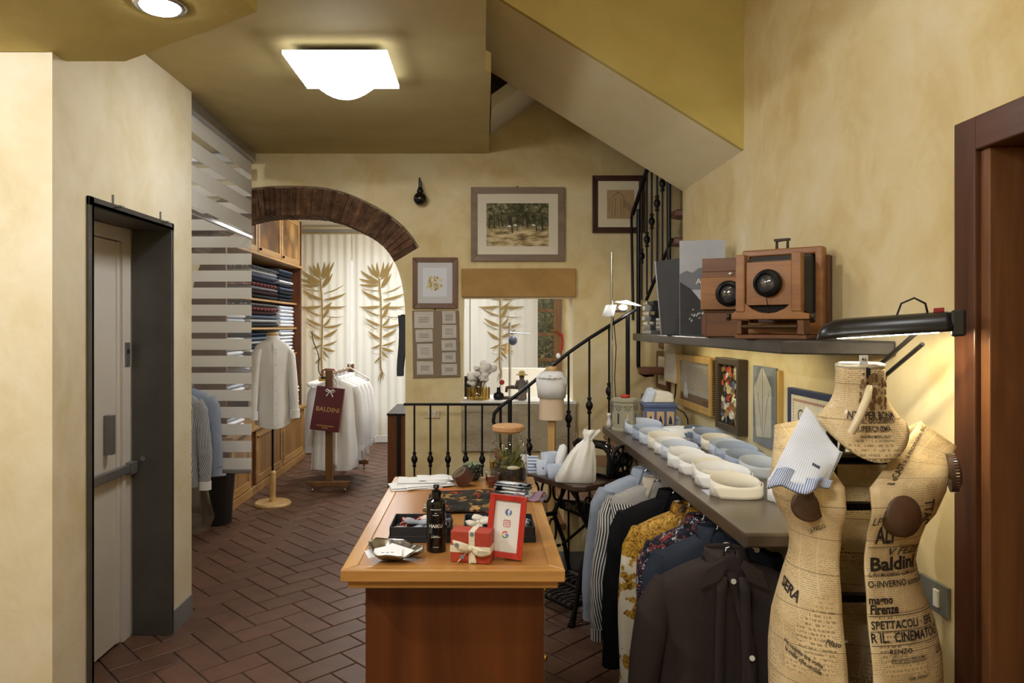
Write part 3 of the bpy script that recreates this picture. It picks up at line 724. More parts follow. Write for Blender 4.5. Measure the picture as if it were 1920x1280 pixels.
# garden door with panes, hedge outside
M_doak = wood('garden_door_oak', C(104,70,38), C(150,108,62), 'Z', 1.3, 0.4)
gd = bpy.data.objects.new('door_3', None); COL.objects.link(gd); gd.location = (0.9, 9.93, 0); struct(gd, 'glazed wooden garden door of the back room')
MB().box((0.985, 9.90, .03), (1.10, 9.96, 2.25)).build('stile', M_doak, gd, w=True, bevel=.004); MB().box((0.70, 9.90, .03), (.76, 9.96, 2.25)).build('stile', M_doak, gd, w=True, bevel=.004)
zz = [.05, .40, .74, 1.10, 1.45, 1.78, 2.12]
for a in zz: MB().box((.76, 9.905, a), (.985, 9.955, a + .045)).build('glazing_bar', M_doak, gd, w=True, bevel=.003)
Mpane = glass('window_glass')
for a, b in zip(zz, zz[1:]): MB().box((.76, 9.928, a + .045), (.985, 9.932, b)).build('pane', Mpane, gd, w=True)
MB().tube([V(1.03, 9.90, 1.52), V(1.03, 9.86, 1.52), V(.93, 9.855, 1.53)], .010, 8).build('handle', M_brass, gd, w=True, smooth=True)
hd = MB(); rn = random.Random(5)
for k in range(5200):
    c = V(rn.uniform(.2, 1.9), 10.5 + rn.uniform(0, .6), rn.uniform(0, 2.5)); a = V(rn.uniform(-1,1), rn.uniform(-.6,.6), rn.uniform(-1,1)).normalized(); b = a.cross(V(rn.uniform(-1,1), rn.uniform(-1,1), rn.uniform(-1,1))).normalized(); s_ = rn.uniform(.03, .06)
    hd.add([c - a*s_, c + b*s_*.4, c + a*s_, c - b*s_*.4], [(0,1,2,3)])
t_ = NT('hedge_leaves'); gi = t_.n('NewGeometry'); t_.setc(t_.ramp(gi.outputs['Random Per Island'], [(0, C(38,52,30)), (.5, C(84,96,52)), (.8, C(128,124,66)), (1, C(170,150,110))])); M_hedge = t_.p(.6)
ho = hd.build('garden_hedge', M_hedge); ho['kind'] = 'stuff'; ho['label'] = 'leafy garden hedge outside the glazed door'; ho['category'] = 'hedge'
struct(MB().box((-3.3, 10.3, -.1), (2.4, 11.4, -.02)).build('ground_outside', plain('soil', C(70,62,48), .9)))
struct(MB().box((-.2, 11.2, 0), (2.3, 11.3, 2.7)).build('wall_garden', plain('garden_shade', C(40,46,34), .9)))
gr = thing('door_garland', 'small red and white charm hanging from the garden door handle', 'ornament', (1.06, 9.84, 1.2))
MB().tube([V(-.03, 0, .30), V(.03, -.01, .27), V(.04, -.01, .18), V(.03, 0, .08), V(-.01, 0, .0)], [.012, .018, .013, .018, .008], 8).build('ribbon', plain('red_ribbon', C(176,40,34), .6), gr, smooth=True)
MB().sphere((-.02, -.01, -.02), (.03, .02, .04)).build('charm', M_linen2, gr, smooth=True)

# ================================================================ base cabinets, worktop, shelves with folded cloth
M_walnut = wood('walnut_panel', C(120,84,44), C(176,134,82), 'Z', .8, .4, 1.6)
M_oakframe = wood('oak_frame', C(150,108,58), C(190,148,92), 'Y', 1.2, .4)
M_redend = wood('dark_red_end_panel', C(74,40,22), C(112,66,38), 'Z', 1.0, .45)
XF = -2.15
def base_unit(y0, y1, doors, label):
    t = thing('base_cabinet', label, 'cabinet', (-2.45, (y0 + y1)/2, 0))
    MB().box((-2.742, y0, 0.0), (XF - .012, y1, .60)).build('body', M_redend, t, w=True, bevel=.003)
    MB().box((XF - .012, y0, 0.0), (XF + .012, y1, .075)).build('plinth', M_oakframe, t, w=True, bevel=.004)
    n = len(doors) - 1
    for a, b in zip(doors, doors[1:]):
        a += .012; b -= .012; f = .07
        d = MB().slab([[(a, .085), (b, .085), (b, .59), (a, .59)], [(a+f, .085+f), (b-f, .085+f), (b-f, .59-f), (a+f, .59-f)]], lambda y, z, t_: V(t_, y, z), XF - .012, XF + .008).build('door', M_oakframe, t, w=True, bevel=.004)
        MB().box((XF - .010, a+f, .085+f), (XF - .001, b-f, .59-f)).build('door_panel', M_walnut, d, w=True, bevel=.004)
        MB().sphere((XF + .018, a + .03, .53), .013).build('knob', M_brass, d, w=True, smooth=True)
base_unit(6.15, 6.72, [6.15, 6.70], 'base cabinet at the near end, half hidden by the long blind')
base_unit(6.73, 8.74, [6.82, 7.75, 8.66], 'two-door panelled base cabinet under the fabric shelves')
tag(MB().box((-2.75, 6.13, .602), (XF + .03, 8.76, .635)).build('worktop', M_oakframe, bevel=.006), 'light oak worktop on the panelled base cabinets', 'worktop')
sh = thing('fabric_shelves', 'tall wooden shelving full of folded fabric', 'shelving', (-2.45, 7.45, .637))
MB().box((-2.75, 8.70, .637), (-2.19, 8.74, 2.85)).build('side_panel', M_redend, sh, w=True, bevel=.003)
MB().box((-2.75, 6.15, .637), (-2.19, 6.19, 2.85)).build('side_panel', M_redend, sh, w=True, bevel=.003)
MB().box((-2.75, 6.19, .637), (-2.73, 8.70, 2.85)).build('back_panel', M_redend, sh, w=True)
SHZ = [.97, 1.27, 1.57, 1.86]
for z in SHZ: MB().box((-2.73, 6.19, z - .02), (-2.24, 8.70, z)).build('shelf', M_oakframe, sh, w=True, bevel=.002)
MB().box((-2.73, 6.15, 2.275), (-2.165, 8.74, 2.30)).build('pale_shelf', M_oakframe, sh, w=True, bevel=.003)
M_marq = spots('marquetry', [C(150,104,50), C(170,126,66), C(128,84,40), C(176,134,76)], 4.0, rough=.35)
uc = thing('wall_cupboard', 'upper cupboard with marquetry doors above the fabric shelves', 'cupboard', (-2.45, 7.4, 2.302))
MB().box((-2.73, 6.20, 2.302), (-2.215, 8.69, 2.85)).build('body', M_redend, uc, w=True)
for a, b in ((6.25, 7.05), (7.07, 7.87), (7.89, 8.67)):
    d = MB().slab([[(a, 2.31), (b, 2.31), (b, 2.84), (a, 2.84)], [(a+.06, 2.37), (b-.06, 2.37), (b-.06, 2.78), (a+.06, 2.78)]], lambda y, z, t_: V(t_, y, z), -2.215, -2.195).build('door', M_oakframe, uc, w=True, bevel=.004)
    MB().box((-2.213, a+.06, 2.37), (-2.204, b-.06, 2.78)).build('door_panel', M_marq, d, w=True)
    MB().sphere((-2.185, a + .04, 2.345), .014).build('knob', M_black, d, w=True, smooth=True)
def cloth_mesh(ly, h, dx):
    m = MB(); rings = []
    for k, (yy, q) in enumerate(((-ly/2, .82), (-ly/2 + .012, 1), (ly/2 - .012, 1), (ly/2, .82))):
        r = []
        for i in range(10):
            a = 2*math.pi*i/10; c, s_ = math.cos(a), math.sin(a); r.append(V(dx/2*math.copysign(abs(c)**.35, c)*(.97 + .03*q), yy, h/2 + h/2*q*math.copysign(abs(s_)**.6, s_)))
        rings.append(r)
    return m.loft(rings).mesh('folded_cloth', True)
cm_long, cm_short = cloth_mesh(.92, .042, .42), cloth_mesh(.56, .040, .40)
def cm(c, i): return plain('cloth_%s' % i, c, .9, spec=.1, var=.06, bump=.2)
Mc = {'white': cm(C(232,234,238), 'white'), 'pale_blue': stripes('cloth_pale_blue', C(226,230,238), C(176,190,210), .02, .5, 1), 'charcoal': cm(C(52,54,60), 'charcoal'), 'navy': cm(C(42,48,64), 'navy'), 'slate': cm(C(92,102,120), 'slate'), 'grey': cm(C(120,122,126), 'grey'),
      'red_plaid': plaid('cloth_red_plaid', C(186,40,40), C(40,18,20), C(220,214,206), .12), 'black_plaid': plaid('cloth_black_plaid', C(196,198,200), C(22,24,28), C(60,62,66), .12), 'dark_check': plaid('cloth_dark_check', C(50,52,56), C(28,22,24), C(150,40,42), .09), 'ticking': stripes('cloth_ticking', C(224,224,222), C(40,42,50), .03, .5, 1)}
def stack(y, z, lst, mesh, where, dx=0.0, h=.041):
    for k, c in enumerate(lst):
        o = link('folded_cloth', mesh, None); o.data = mesh
        if not mesh.materials: mesh.materials.append(Mc[c])
        o.material_slots[0].link = 'OBJECT'; o.material_slots[0].material = Mc[c]
        o.location = (-2.45 + dx + random.uniform(-.012, .012), y + random.uniform(-.015, .015), z + k*h)
        n = len([1 for q in lst if q == c]); nice = c.replace('_', ' '); pos = len(lst) - 1 - k
        lb = 'the one folded %s cloth in %s' % (nice, where) if n == 1 else 'folded %s cloth, %s %s' % (nice, ('topmost in', 'second from the top of', 'third from the top of', 'fourth from the top of', 'fifth from the top of', 'sixth from the top of', 'seventh from the top of', 'eighth from the top of', 'ninth from the top of')[pos], where)
        tag(o, lb, 'folded cloth', 'folded cloths in ' + where)
stack(7.46, 1.862, ['charcoal', 'dark_check', 'grey', 'red_plaid', 'navy', 'slate', 'ticking', 'black_plaid'], cm_long, 'the long top-shelf stack')
stack(8.32, 1.862, ['charcoal', 'navy', 'charcoal', 'slate', 'navy', 'white', 'charcoal', 'navy', 'slate'], cm_short, 'the short top-shelf stack')
stack(7.46, 1.572, ['charcoal', 'ticking', 'slate', 'dark_check', 'red_plaid', 'black_plaid'], cm_long, 'the long second-shelf stack')
stack(8.32, 1.572, ['white', 'white', 'pale_blue', 'white', 'white', 'pale_blue'], cm_short, 'the short second-shelf stack')
stack(7.46, 1.272, ['charcoal', 'ticking', 'charcoal', 'ticking', 'slate', 'navy'], cm_long, 'the long middle-shelf stack')
stack(8.32, 1.272, ['white', 'white', 'pale_blue', 'white', 'white', 'white', 'pale_blue'], cm_short, 'the short middle-shelf stack')
stack(7.46, .972, ['white', 'pale_blue', 'white', 'white', 'pale_blue'], cm_long, 'the long lowest-shelf stack')
stack(8.32, .972, ['white', 'white', 'white', 'pale_blue', 'white', 'white'], cm_short, 'the short lowest-shelf stack')
stack(8.32, .637, ['white', 'white', 'pale_blue', 'white', 'white', 'white'], cm_short, 'the stack on the worktop', .06)
stack(6.55, 1.572, ['white', 'pale_blue', 'white', 'white'], cm_short, 'the near second-shelf stack')
stack(6.55, 1.272, ['white', 'white', 'pale_blue', 'white', 'white'], cm_short, 'the near middle-shelf stack')
stack(6.55, .972, ['white', 'pale_blue', 'white', 'white'], cm_short, 'the near lowest-shelf stack')
stack(6.55, .637, ['white', 'white', 'pale_blue', 'white'], cm_short, 'the near worktop stack')

# ================================================================ tailor's form with white shirt
M_beech = wood('beech', C(196,158,100), C(224,188,132), 'Z', 1.2, .4)
t = thing('shirt_stand', 'tailor stand wearing a white band-collar shirt', 'shirt form', (-1.862, 6.40, 0), math.radians(28))
MB().lathe([(.001, 0), (.158, 0), (.160, .012), (.150, .026), (.03, .030), (.001, .030)], n=36).build('base', M_beech, t, smooth=False)
MB().lathe([(.026, .03), (.030, .06), (.022, .075), (.028, .09), (.028, .22), (.031, .24), (.024, .26), (.030, .275), (.022, .30), (.001, .30)], n=16).build('turned_handle', M_beech, t, smooth=True)
MB().tube([V(0, 0, .29), V(0, 0, .80)], .010, 8).build('pole', M_black, t, smooth=True)
prof = [(.70, .150, .092), (.74, .153, .094), (.90, .146, .092), (1.05, .142, .094), (1.20, .150, .100), (1.32, .165, .102), (1.38, .165, .092), (1.42, .140, .076), (1.45, .095, .062), (1.465, .058, .056)]
rings = [[V(a*math.cos(2*math.pi*i/40)*(1 + .018*math.sin(6*2*math.pi*i/40 + z*4)), b*math.sin(2*math.pi*i/40)*(1 + .05*math.sin(5*2*math.pi*i/40 + 3*z)), z + (.02*math.cos(2*2*math.pi*i/40) if z < .73 else 0)) for i in range(40)] for z, a, b in prof]
MB().loft(rings).build('shirt_body', M_linen, t, smooth=True)
MB().loft([[V(.060*k*math.cos(2*math.pi*i/24), .056*k*math.sin(2*math.pi*i/24) - .003, z) for i in range(24)] for z, k in ((1.45, 1.05), (1.50, .95), (1.50, .86), (1.455, .9))], caps=False).build('band_collar', M_linen, t, smooth=True)
MB().lathe([(.046, 1.455), (.046, 1.505), (.050, 1.510), (.050, 1.522), (.044, 1.528), (.001, 1.528)], n=20).build('neck_cap', M_beech, t, smooth=False)
for sd in (-1, 1):
    pts = [V(sd*.098, -.01, 1.402), V(sd*.128, -.014, 1.375)] + [V(sd*(.142 + .040*math.sin(1.5*k/6)), -.02 - .036*k/6, 1.335 - .555*k/6) for k in range(7)]
    sl = MB().loft([[p + V((.030 if k == 0 else .046 if k == 1 else .058 - .003*k)*math.cos(2*math.pi*i/18), (.040 if k == 0 else .056 if k == 1 else .068 - .003*k)*math.sin(2*math.pi*i/18) + .005*math.sin(3*2*math.pi*i/18 + k), .010*sd*-math.cos(2*math.pi*i/18)*(k < 3)) for i in range(18)] for k, p in enumerate(pts)]).build('sleeve', M_linen, t, smooth=True)
    e = pts[-1]; MB().loft([[e + V(.044*math.cos(2*math.pi*i/18), .054*math.sin(2*math.pi*i/18), z) for i in range(18)] for z in (.06, -.012)]).build('cuff', M_linen2, sl, smooth=True)
MB().grid(lambda u, v: V(-.014 + .028*u, -.108 + .012*abs(v-.55) + (.035 if v > .94 else 0)*(v-.94)/.06, .71 + .74*v), 1, 12).build('placket', M_linen2, t, solid=.004)
for k in range(6): MB().lathe([(.005, 0), (.005, -.003), (.001, -.003)], c=(0, -.113, .80 + .11*k), axis='Y', n=8).build('button', plain('grey_button', C(190,188,186), .4), t)

# ================================================================ rolling valet rack, shirts, shopping bag
M_rackwood = wood('rack_wood', C(98,66,36), C(140,100,60), 'Z', 1.0, .45)
rk = thing('clothes_rack', 'low wooden clothes rack on castors in the back room', 'clothes rack', (-1.45, 7.44, 0))
for y in (6.88, 8.0):
    MB().box((-1.495, y - .022, .10), (-1.425, y + .022, 1.165)).build('post', M_rackwood, rk, w=True, bevel=.004)
    f = MB().box((-1.667, y - .03, .055), (-1.264, y + .03, .105)).build('foot', M_rackwood, rk, w=True, bevel=.008)
    for x in (-1.62, -1.31):
        c = MB().lathe([(.001, -.009), (.022, -.009), (.024, 0), (.022, .009), (.001, .009)], c=(x, y, .024), axis='X', n=14).box((x - .011, y - .011, .028), (x + .011, y + .011, .056)); c.build('castor', M_steel, f, w=True)
MB().tube([V(-1.46, 6.9, 1.12), V(-1.46, 7.98, 1.12)], .014, 8).build('top_bar', M_rackwood, rk, w=True, smooth=True)
MB().box((-1.475, 6.9, .16), (-1.445, 7.98, .235)).build('lower_board', M_rackwood, rk, w=True, bevel=.004)
for i, (y, dx, rz_, ln, lb) in enumerate(((7.12, .02, 14, .90, 'white shirt hanging nearest on the wooden rack'), (7.30, .05, 10, .86, 'second white shirt on the wooden rack'), (7.47, .08, 6, .88, 'third white shirt on the wooden rack'), (7.66, .10, 4, .84, 'white shirt hanging at the far end of the wooden rack'))):
    garment('shirt', lb, (-1.46 + dx*.3, y, 1.075), math.radians(rz_), M_linen2, .44, ln, .58, .13, group='white shirts on the wooden rack', seed=10 + i, sl_out=.05)
t = thing('hanger', 'empty white plastic clothes hanger at the far end of the rack', 'hanger', (-1.44, 7.86, 1.13))
MB().tube([V(0, 0, .03), V(.012, 0, .045), V(.0, 0, .055), V(-.012, 0, .04), V(0, 0, .0), V(.12, 0, -.07), V(.215, 0, -.125), V(.20, 0, -.135), V(0, 0, -.115), V(-.20, 0, -.135), V(-.215, 0, -.125), V(-.12, 0, -.07), V(0, 0, 0)], .008, 8).build('hanger_body', M_white, t, smooth=True)
M_bag = plain('burgundy_paper', C(94,26,34), .45, var=.04)
M_gold = plain('gold_print', C(214,178,110), .4, .4)
t = thing('shopping_bag', 'burgundy paper shopping bag with gold lettering hung on the rack post', 'shopping bag', (-1.475, 6.80, .60), 0)
tl = math.radians(-7)
RM = Matrix.Rotation(-tl, 4, 'Y')
MB().hexa([V(-.145, -.05, 0), V(.125, -.05, 0), V(.125, .05, 0), V(-.145, .05, 0), V(-.13, -.02, .41), V(.13, -.02, .41), V(.13, .02, .41), V(-.13, .02, .41)]).xf(RM).build('bag_body', M_bag, t, bevel=.002)
def bagface(z): return -.0505 + .030*z/.41 - .0008
MB().tube([RM @ p for p in (V(-.05, -.02, .40), V(-.045, -.012, .46), V(.0, .0, .52), V(.045, -.012, .46), V(.05, -.02, .40))], .003, 6).build('cord_handle', plain('dark_cord', C(50,20,24), .7), t, smooth=True)
m = text_mb('BALDINI', .060, .004); put(m, lambda x, y: RM @ V(x*1.0 + .0, bagface(.20 + y), .20 + y)); m.build('lettering', M_gold, t)
m = MB()
for x0, x1, z in ((-.085, .085, .045), (-.03, .03, .026)):
    n = int((x1 - x0)/.009)
    for k in range(n): m.add([RM @ V(x0 + .009*k + a, bagface(z + b), z + b) for a, b in ((0, 0), (.0065, 0), (.0065, .008), (0, .008))], [(0,1,2,3)])
m.build('small_print', M_gold, t)
bw = MB()
for sd in (-1, 1):
    bw.tube([V(0, -.026, .375), V(sd*.03, -.034, .39), V(sd*.045, -.03, .378), V(sd*.03, -.028, .368), V(0, -.026, .372)], .006, 6); bw.tube([V(0, -.027, .372), V(sd*.02, -.03, .345), V(sd*.03, -.033, .325)], .006, 6)
bw.xf(RM).build('bow', M_linen, t, smooth=True)

# ironing table, iron, hanging ties, dark bin, left garments
t = thing('ironing_table', 'ironing table with white padded top behind the rack', 'table', (-1.88, 9.0, 0))
MB().box((-2.14, 8.78, .84), (-1.62, 9.3, .90)).build('padded_top', M_linen2, t, w=True, bevel=.02)
MB().box((-2.10, 8.82, .10), (-1.70, 9.26, .84)).build('cupboard_body', plain('dark_red_cupboard', C(70,28,26), .5), t, w=True)
MB().box((-2.12, 8.795, .62), (-1.68, 8.83, .70)).build('drawer_front', plain('grey_cloth_front', C(120,116,112), .8), t, w=True, bevel=.004)
MB().loft([[V(-2.05 + .30*u + .0, 8.72 + .05*math.sin(5*u), .70 + .19*u + .04*math.sin(9*u)) + V(0, .08*math.cos(2*math.pi*i/8), .04*math.sin(2*math.pi*i/8)) for i in range(8)] for u in [k/8 for k in range(9)]]).build('crumpled_cloth', M_linen2, t, w=True, smooth=True)
t = thing('flat_iron', 'old brass-soled flat iron standing on the ironing table', 'iron', (-1.90, 8.95, .903), math.radians(-10))
MB().slab([[(-.12, -.05), (.08, -.05), (.13, 0), (.08, .05), (-.12, .05)]], lambda x, y, q: V(x, y, q), .0, .03).build('sole', M_brass, t, bevel=.004)
MB().slab([[(-.10, -.04), (.07, -.04), (.11, 0), (.07, .04), (-.10, .04)]], lambda x, y, q: V(x, y, q), .03, .055).build('iron_body', M_black, t, bevel=.006)
MB().tube([V(-.09, 0, .05), V(-.10, 0, .12), V(-.05, 0, .145), V(.06, 0, .14), V(.09, 0, .11), V(.08, 0, .05)], .013, 8).build('handle', plain('red_brown_handle', C(110,44,30), .5), t, smooth=True)
MB().tube([V(-.10 - .13*u - .02*math.sin(9*u), .03*u, .06 + .56*u**1.2) for u in [k/16 for k in range(17)]], .006, 6).build('flex', M_black, t, smooth=True)
t = thing('neckties', 'dark neckties hanging beside the arch pillar', 'necktie', (-.655, 5.80, 1.18))
for k in range(2):
    MB().loft([[V((.028 - .012*abs(u - .35))*a + .012*k + .012*math.sin(5*u), b + .03*k, .49 - .49*u) for a, b in ((-1, -.006), (1, -.006), (1, .006), (-1, .006))] for u in [i/8 for i in range(9)]]).build('tie', plain('dark_tie_%d' % k, C(52,56,66), .7), t, smooth=False)
MB().box((-.0, -.006, .485), (.085, .012, .497)).build('hook', M_black, t)
MB().box((.086, -.159, .44), (.12, -.150, .53)).build('hook_plate', M_black, t); MB().box((.08, -.16, .484), (.092, .012, .498)).build('hook_arm', M_black, t)
t = thing('waste_bin', 'black plastic waste bin under the long striped blind', 'bin', (-2.138, 5.80, 0))
MB().lathe([(.115, 0), (.14, .38), (.146, .385), (.146, .40), (.136, .40), (.112, .02), (.001, .02)], n=28).build('bin_body', plain('black_plastic', C(24,24,26), .35), t, smooth=False)
MB().sphere((-.02, .0, .36), (.10, .09, .07), 12, 8).build('paper_scraps', stripes('scraps', C(196,178,178), C(150,160,180), .03), t, smooth=True)
gr_ = 'shirts on the hidden rail beside the lift wall'
M_navystripe = stripes('navy_white_stripe', C(226,228,232), C(44,48,62), .0105, .5)
M_greyblue = plain('grey_blue_cotton', C(148,158,176), .85, var=.05)
rr_ = thing('garment_rail', 'chrome garment rail half hidden behind the lift wall', 'clothes rack', (-2.35, 5.12, 0))
MB().tube([V(-2.62, 5.12, .03), V(-2.62, 5.12, 1.24), V(-2.21, 5.12, 1.24), V(-2.21, 5.12, .06)], .011, 8).build('rail_frame', M_steel, rr_, w=True, smooth=True)
for x in (-2.62, -2.21): MB().lathe([(.001, -.01), (.026, -.01), (.026, .01), (.001, .01)], c=(x, 5.12, .027), axis='X', n=14).build('castor', M_dark, rr_, w=True)
garment('shirt', 'navy striped shirt with white cuff at the lift wall edge', (-2.175, 5.03, 1.155), 0, M_navystripe, .40, .70, .56, .10, group=gr_, seed=3, cuff_mat=M_linen2)
garment('shirt', 'grey-blue shirt hanging behind the navy striped one', (-2.15, 5.17, 1.165), 0, M_greyblue, .40, .66, .50, .10, group=gr_, seed=4)
M_film = glass('clear_plastic_film', (.9, .92, .94, 1), 1.2, .15)
pl_ = MB().loft([[V(-2.16 + (.20 + .02*math.sin(4*a_ + z*9))*math.cos(a_)*k, 5.17 + .08*math.sin(a_)*k, z) for a_ in [2*math.pi*i/16 for i in range(16)]] for z, k in ((.62, .9), (.50, 1.0), (.35, 1.02), (.22, 1.1), (.12, .92), (.08, .5))])
tag(pl_.build('plastic_cover', M_film, smooth=True), 'clear plastic garment cover below the hanging striped shirt', 'plastic cover')
# wooden desk of the back room whose end shows beside the balustrade
t = thing('desk', 'dark wooden desk end showing left of the balustrade', 'desk', (-.85, 6.9, 0))
MB().box((-.88, 6.70, .02), (-.60, 7.5, .755)).build('carcass', wood('mahogany', C(70,38,20), C(120,70,38), 'Z', 1.0, .35), t, w=True, bevel=.003)
MB().box((-.885, 6.68, .755), (-.55, 7.52, .772)).build('desk_top', M_black, t, w=True)
MB().box((-.79, 6.672, 0), (-.755, 6.70, .755)).build('leg', M_black, t, w=True)
MB().box((-.885, 6.68, 0), (-.60, 6.72, .02)).build('foot_rail', M_black, t, w=True)

t = thing('assumed_strip_light', 'assumed warm strip light out of sight on the side of the fabric shelving', 'assumed lamp', (-2.36, 8.82, 1.42))  # hidden strip assumed from the warm glow on the curtain
MB().box((-.02, -.055, 0), (.0, -.01, .34)).build('housing', M_rail, t, bevel=.003); MB().box((.0, -.045, .01), (.012, -.02, .33)).build('tube', emis('assumed_warm_glow', (1, .78, .45, 1), ASSUMED_WARM), t)
MB().box((-.02, -.0805, .1), (.0, -.05, .2)).build('fixing', M_rail, t)
# ================================================================ framed pictures
M_mat = plain('mount_board', C(226,216,194), .8, var=.02)
def facing_back(y):   # plane on a wall that faces the camera: local (a,b,depth) -> world
    return lambda a, b, q: V(a, y - q, b)
def facing_right(x):  # plane on the right wall: a runs along the depth, q comes out of the wall
    return lambda a, b, q: V(x - q, a, b)
def picture(name, label, to3, a0, a1, b0, b1, fw, dep, fmat, bmat=None, cat='picture', pane=False, inset=.006):
    c = to3((a0 + a1)/2, b0, 0); t = thing(name, label, cat, c)
    for (p, q) in (((a0, b0), (a1, b0)), ((a1, b0), (a1, b1)), ((a1, b1), (a0, b1)), ((a0, b1), (a0, b0))):
        ix = lambda s_: (a0 + fw if s_[0] == a0 else a1 - fw, b0 + fw if s_[1] == b0 else b1 - fw)
        P2, Q2 = ix(p), ix(q)
        MB().hexa([to3(p[0], p[1], .001), to3(q[0], q[1], .001), to3(Q2[0], Q2[1], .001), to3(P2[0], P2[1], .001), to3(p[0], p[1], dep), to3(q[0], q[1], dep), to3(Q2[0], Q2[1], dep - .003), to3(P2[0], P2[1], dep - .003)]).build('frame_rail', fmat, t, w=True, bevel=.0025)
    if bmat is not None:
        quad3(to3, a0 + fw*.9, a1 - fw*.9, b0 + fw*.9, b1 - fw*.9, .001, dep - inset).build('mount', bmat, t, w=True)
    if pane:
        quad3(to3, a0 + fw*.95, a1 - fw*.95, b0 + fw*.95, b1 - fw*.95, dep - .0042, dep - .0034).build('pane', M_pane, t, w=True)
    return t
def quad3(to3, a0, a1, b0, b1, q0, q1):
    return MB().hexa([to3(a0, b0, q0), to3(a1, b0, q0), to3(a1, b1, q0), to3(a0, b1, q0), to3(a0, b0, q1), to3(a1, b0, q1), to3(a1, b1, q1), to3(a0, b1, q1)])
M_pane = glass('picture_glass', refl=.0, graze=.12)
FB = facing_back(YB - .002)

# olive-grove watercolour
M_taupe = wood('taupe_frame', C(112,92,72), C(146,124,102), 'X', 1.2, .5)
pc = picture('landscape_picture', 'large framed watercolour of an olive grove with small white tents', FB, bx(883), bx(1058), bz(490), bz(352), .050, .028, M_taupe, M_mat)
a0, a1, b0, b1 = bx(912), bx(1028), bz(462), bz(382)
def grove_mat():
    t = NT('olive_grove_paint'); tc = t.n('TexCoord'); v = tc.outputs['Object']; sp = t.n('SeparateXYZ'); t.l(v, sp.inputs[0])
    mp = t.coord('Object', (1, 1, 1)); n1 = t.noise(mp, 26, 6, .65, .6); n2 = t.noise(t.coord('Object', (9, 1, 40)), 1.0, 4, .6)
    h = t.math('DIVIDE', t.math('SUBTRACT', sp.outputs[2], b0 - bz(490)), b1 - b0)   # 0 bottom .. 1 top
    fol = t.ramp(n1, [(.34, C(52,54,36)), (.46, C(84,84,58)), (.56, C(120,114,82)), (.68, C(176,168,140))])
    gnd = t.ramp(n2, [(.36, C(108,92,64)), (.48, C(176,154,110)), (.6, C(224,206,164))])
    k = t.ramp(t.math('ADD', h, t.math('MULTIPLY', t.math('SUBTRACT', n1, .5), .35)), [(.36, (0, 0, 0, 1)), (.5, (1, 1, 1, 1))])
    t.setc(t.mix(k, gnd, fol)); return t.p(.85, 0, .2)
quad3(FB, a0, a1, b0, b1, .018, .0228).build('painting', grove_mat(), pc, w=True)
m = MB(); rn = random.Random(11)
for k in range(13):
    x = a0 + (a1 - a0)*(.05 + .92*k/12 + rn.uniform(-.02, .02)); zb = b0 + (b1 - b0)*rn.uniform(.30, .50); zt = b0 + (b1 - b0)*.78; w_ = .002 + .0025*rn.random(); lean = rn.uniform(-.02, .02)
    m.add([FB(x - w_*1.6, zb, .0232), FB(x + w_*1.6, zb, .0232), FB(x + w_*.6 + lean, zt, .0232), FB(x - w_*.6 + lean, zt, .0232)], [(0,1,2,3)])
m.build('painted_trunks', plain('trunk_paint', C(62,52,40), .9), pc, w=True)
m = MB()
for x, z in ((955, 424), (966, 422), (1000, 422)): m.add([FB(bx(x - 4.5), bz(z + 2), .0234), FB(bx(x + 4.5), bz(z + 2), .0234), FB(bx(x), bz(z - 1.6), .0234)], [(0,1,2)])
m.build('painted_tents', M_linen2, pc, w=True)
MB().sphere(FB(bx(970), bz(350), .004), .006, 6, 5).build('nail', M_black, pc, w=True)

# flower print
M_brownframe = wood('brown_frame', C(84,52,28), C(120,78,46), 'Z', 1.4, .45)
pf = picture('flower_picture', 'framed print of pale yellow flowers above the tag board', FB, bx(774), bx(858), bz(578), bz(483), .038, .022, M_brownframe, plain('grey_mount', C(206,204,202), .7, var=.02))
quad3(FB, bx(793), bx(838), bz(556), bz(502), .0158, .0166).build('inner_sheet', plain('print_sheet', C(222,224,228), .7, var=.02), pf, w=True)
m = MB(); rn = random.Random(21)
for k in range(60):
    a = rn.uniform(0, 6.28); r = (rn.random() ** .5); c = FB(bx(815 + 15*r*math.cos(a)), bz(531 + 13*r*math.sin(a)), .0168 + .00002*k); s_ = rn.uniform(.006, .014); b = rn.uniform(0, 6.28)
    m.add([c + V(s_*math.cos(b + 1.256*i)*(.6 + .4*(i % 2)), 0, s_*math.sin(b + 1.256*i)) for i in range(5)], [(0,1,2,3,4)])
t_ = NT('flower_print_ink'); gi = t_.n('NewGeometry'); t_.setc(t_.ramp(gi.outputs['Random Per Island'], [(0, C(232,222,180)), (.4, C(214,192,118)), (.6, C(150,138,84)), (.8, C(226,214,160)), (1, C(168,120,60))])); M_fl = t_.p(.8)
m.build('flowers_print', M_fl, pf, w=True)

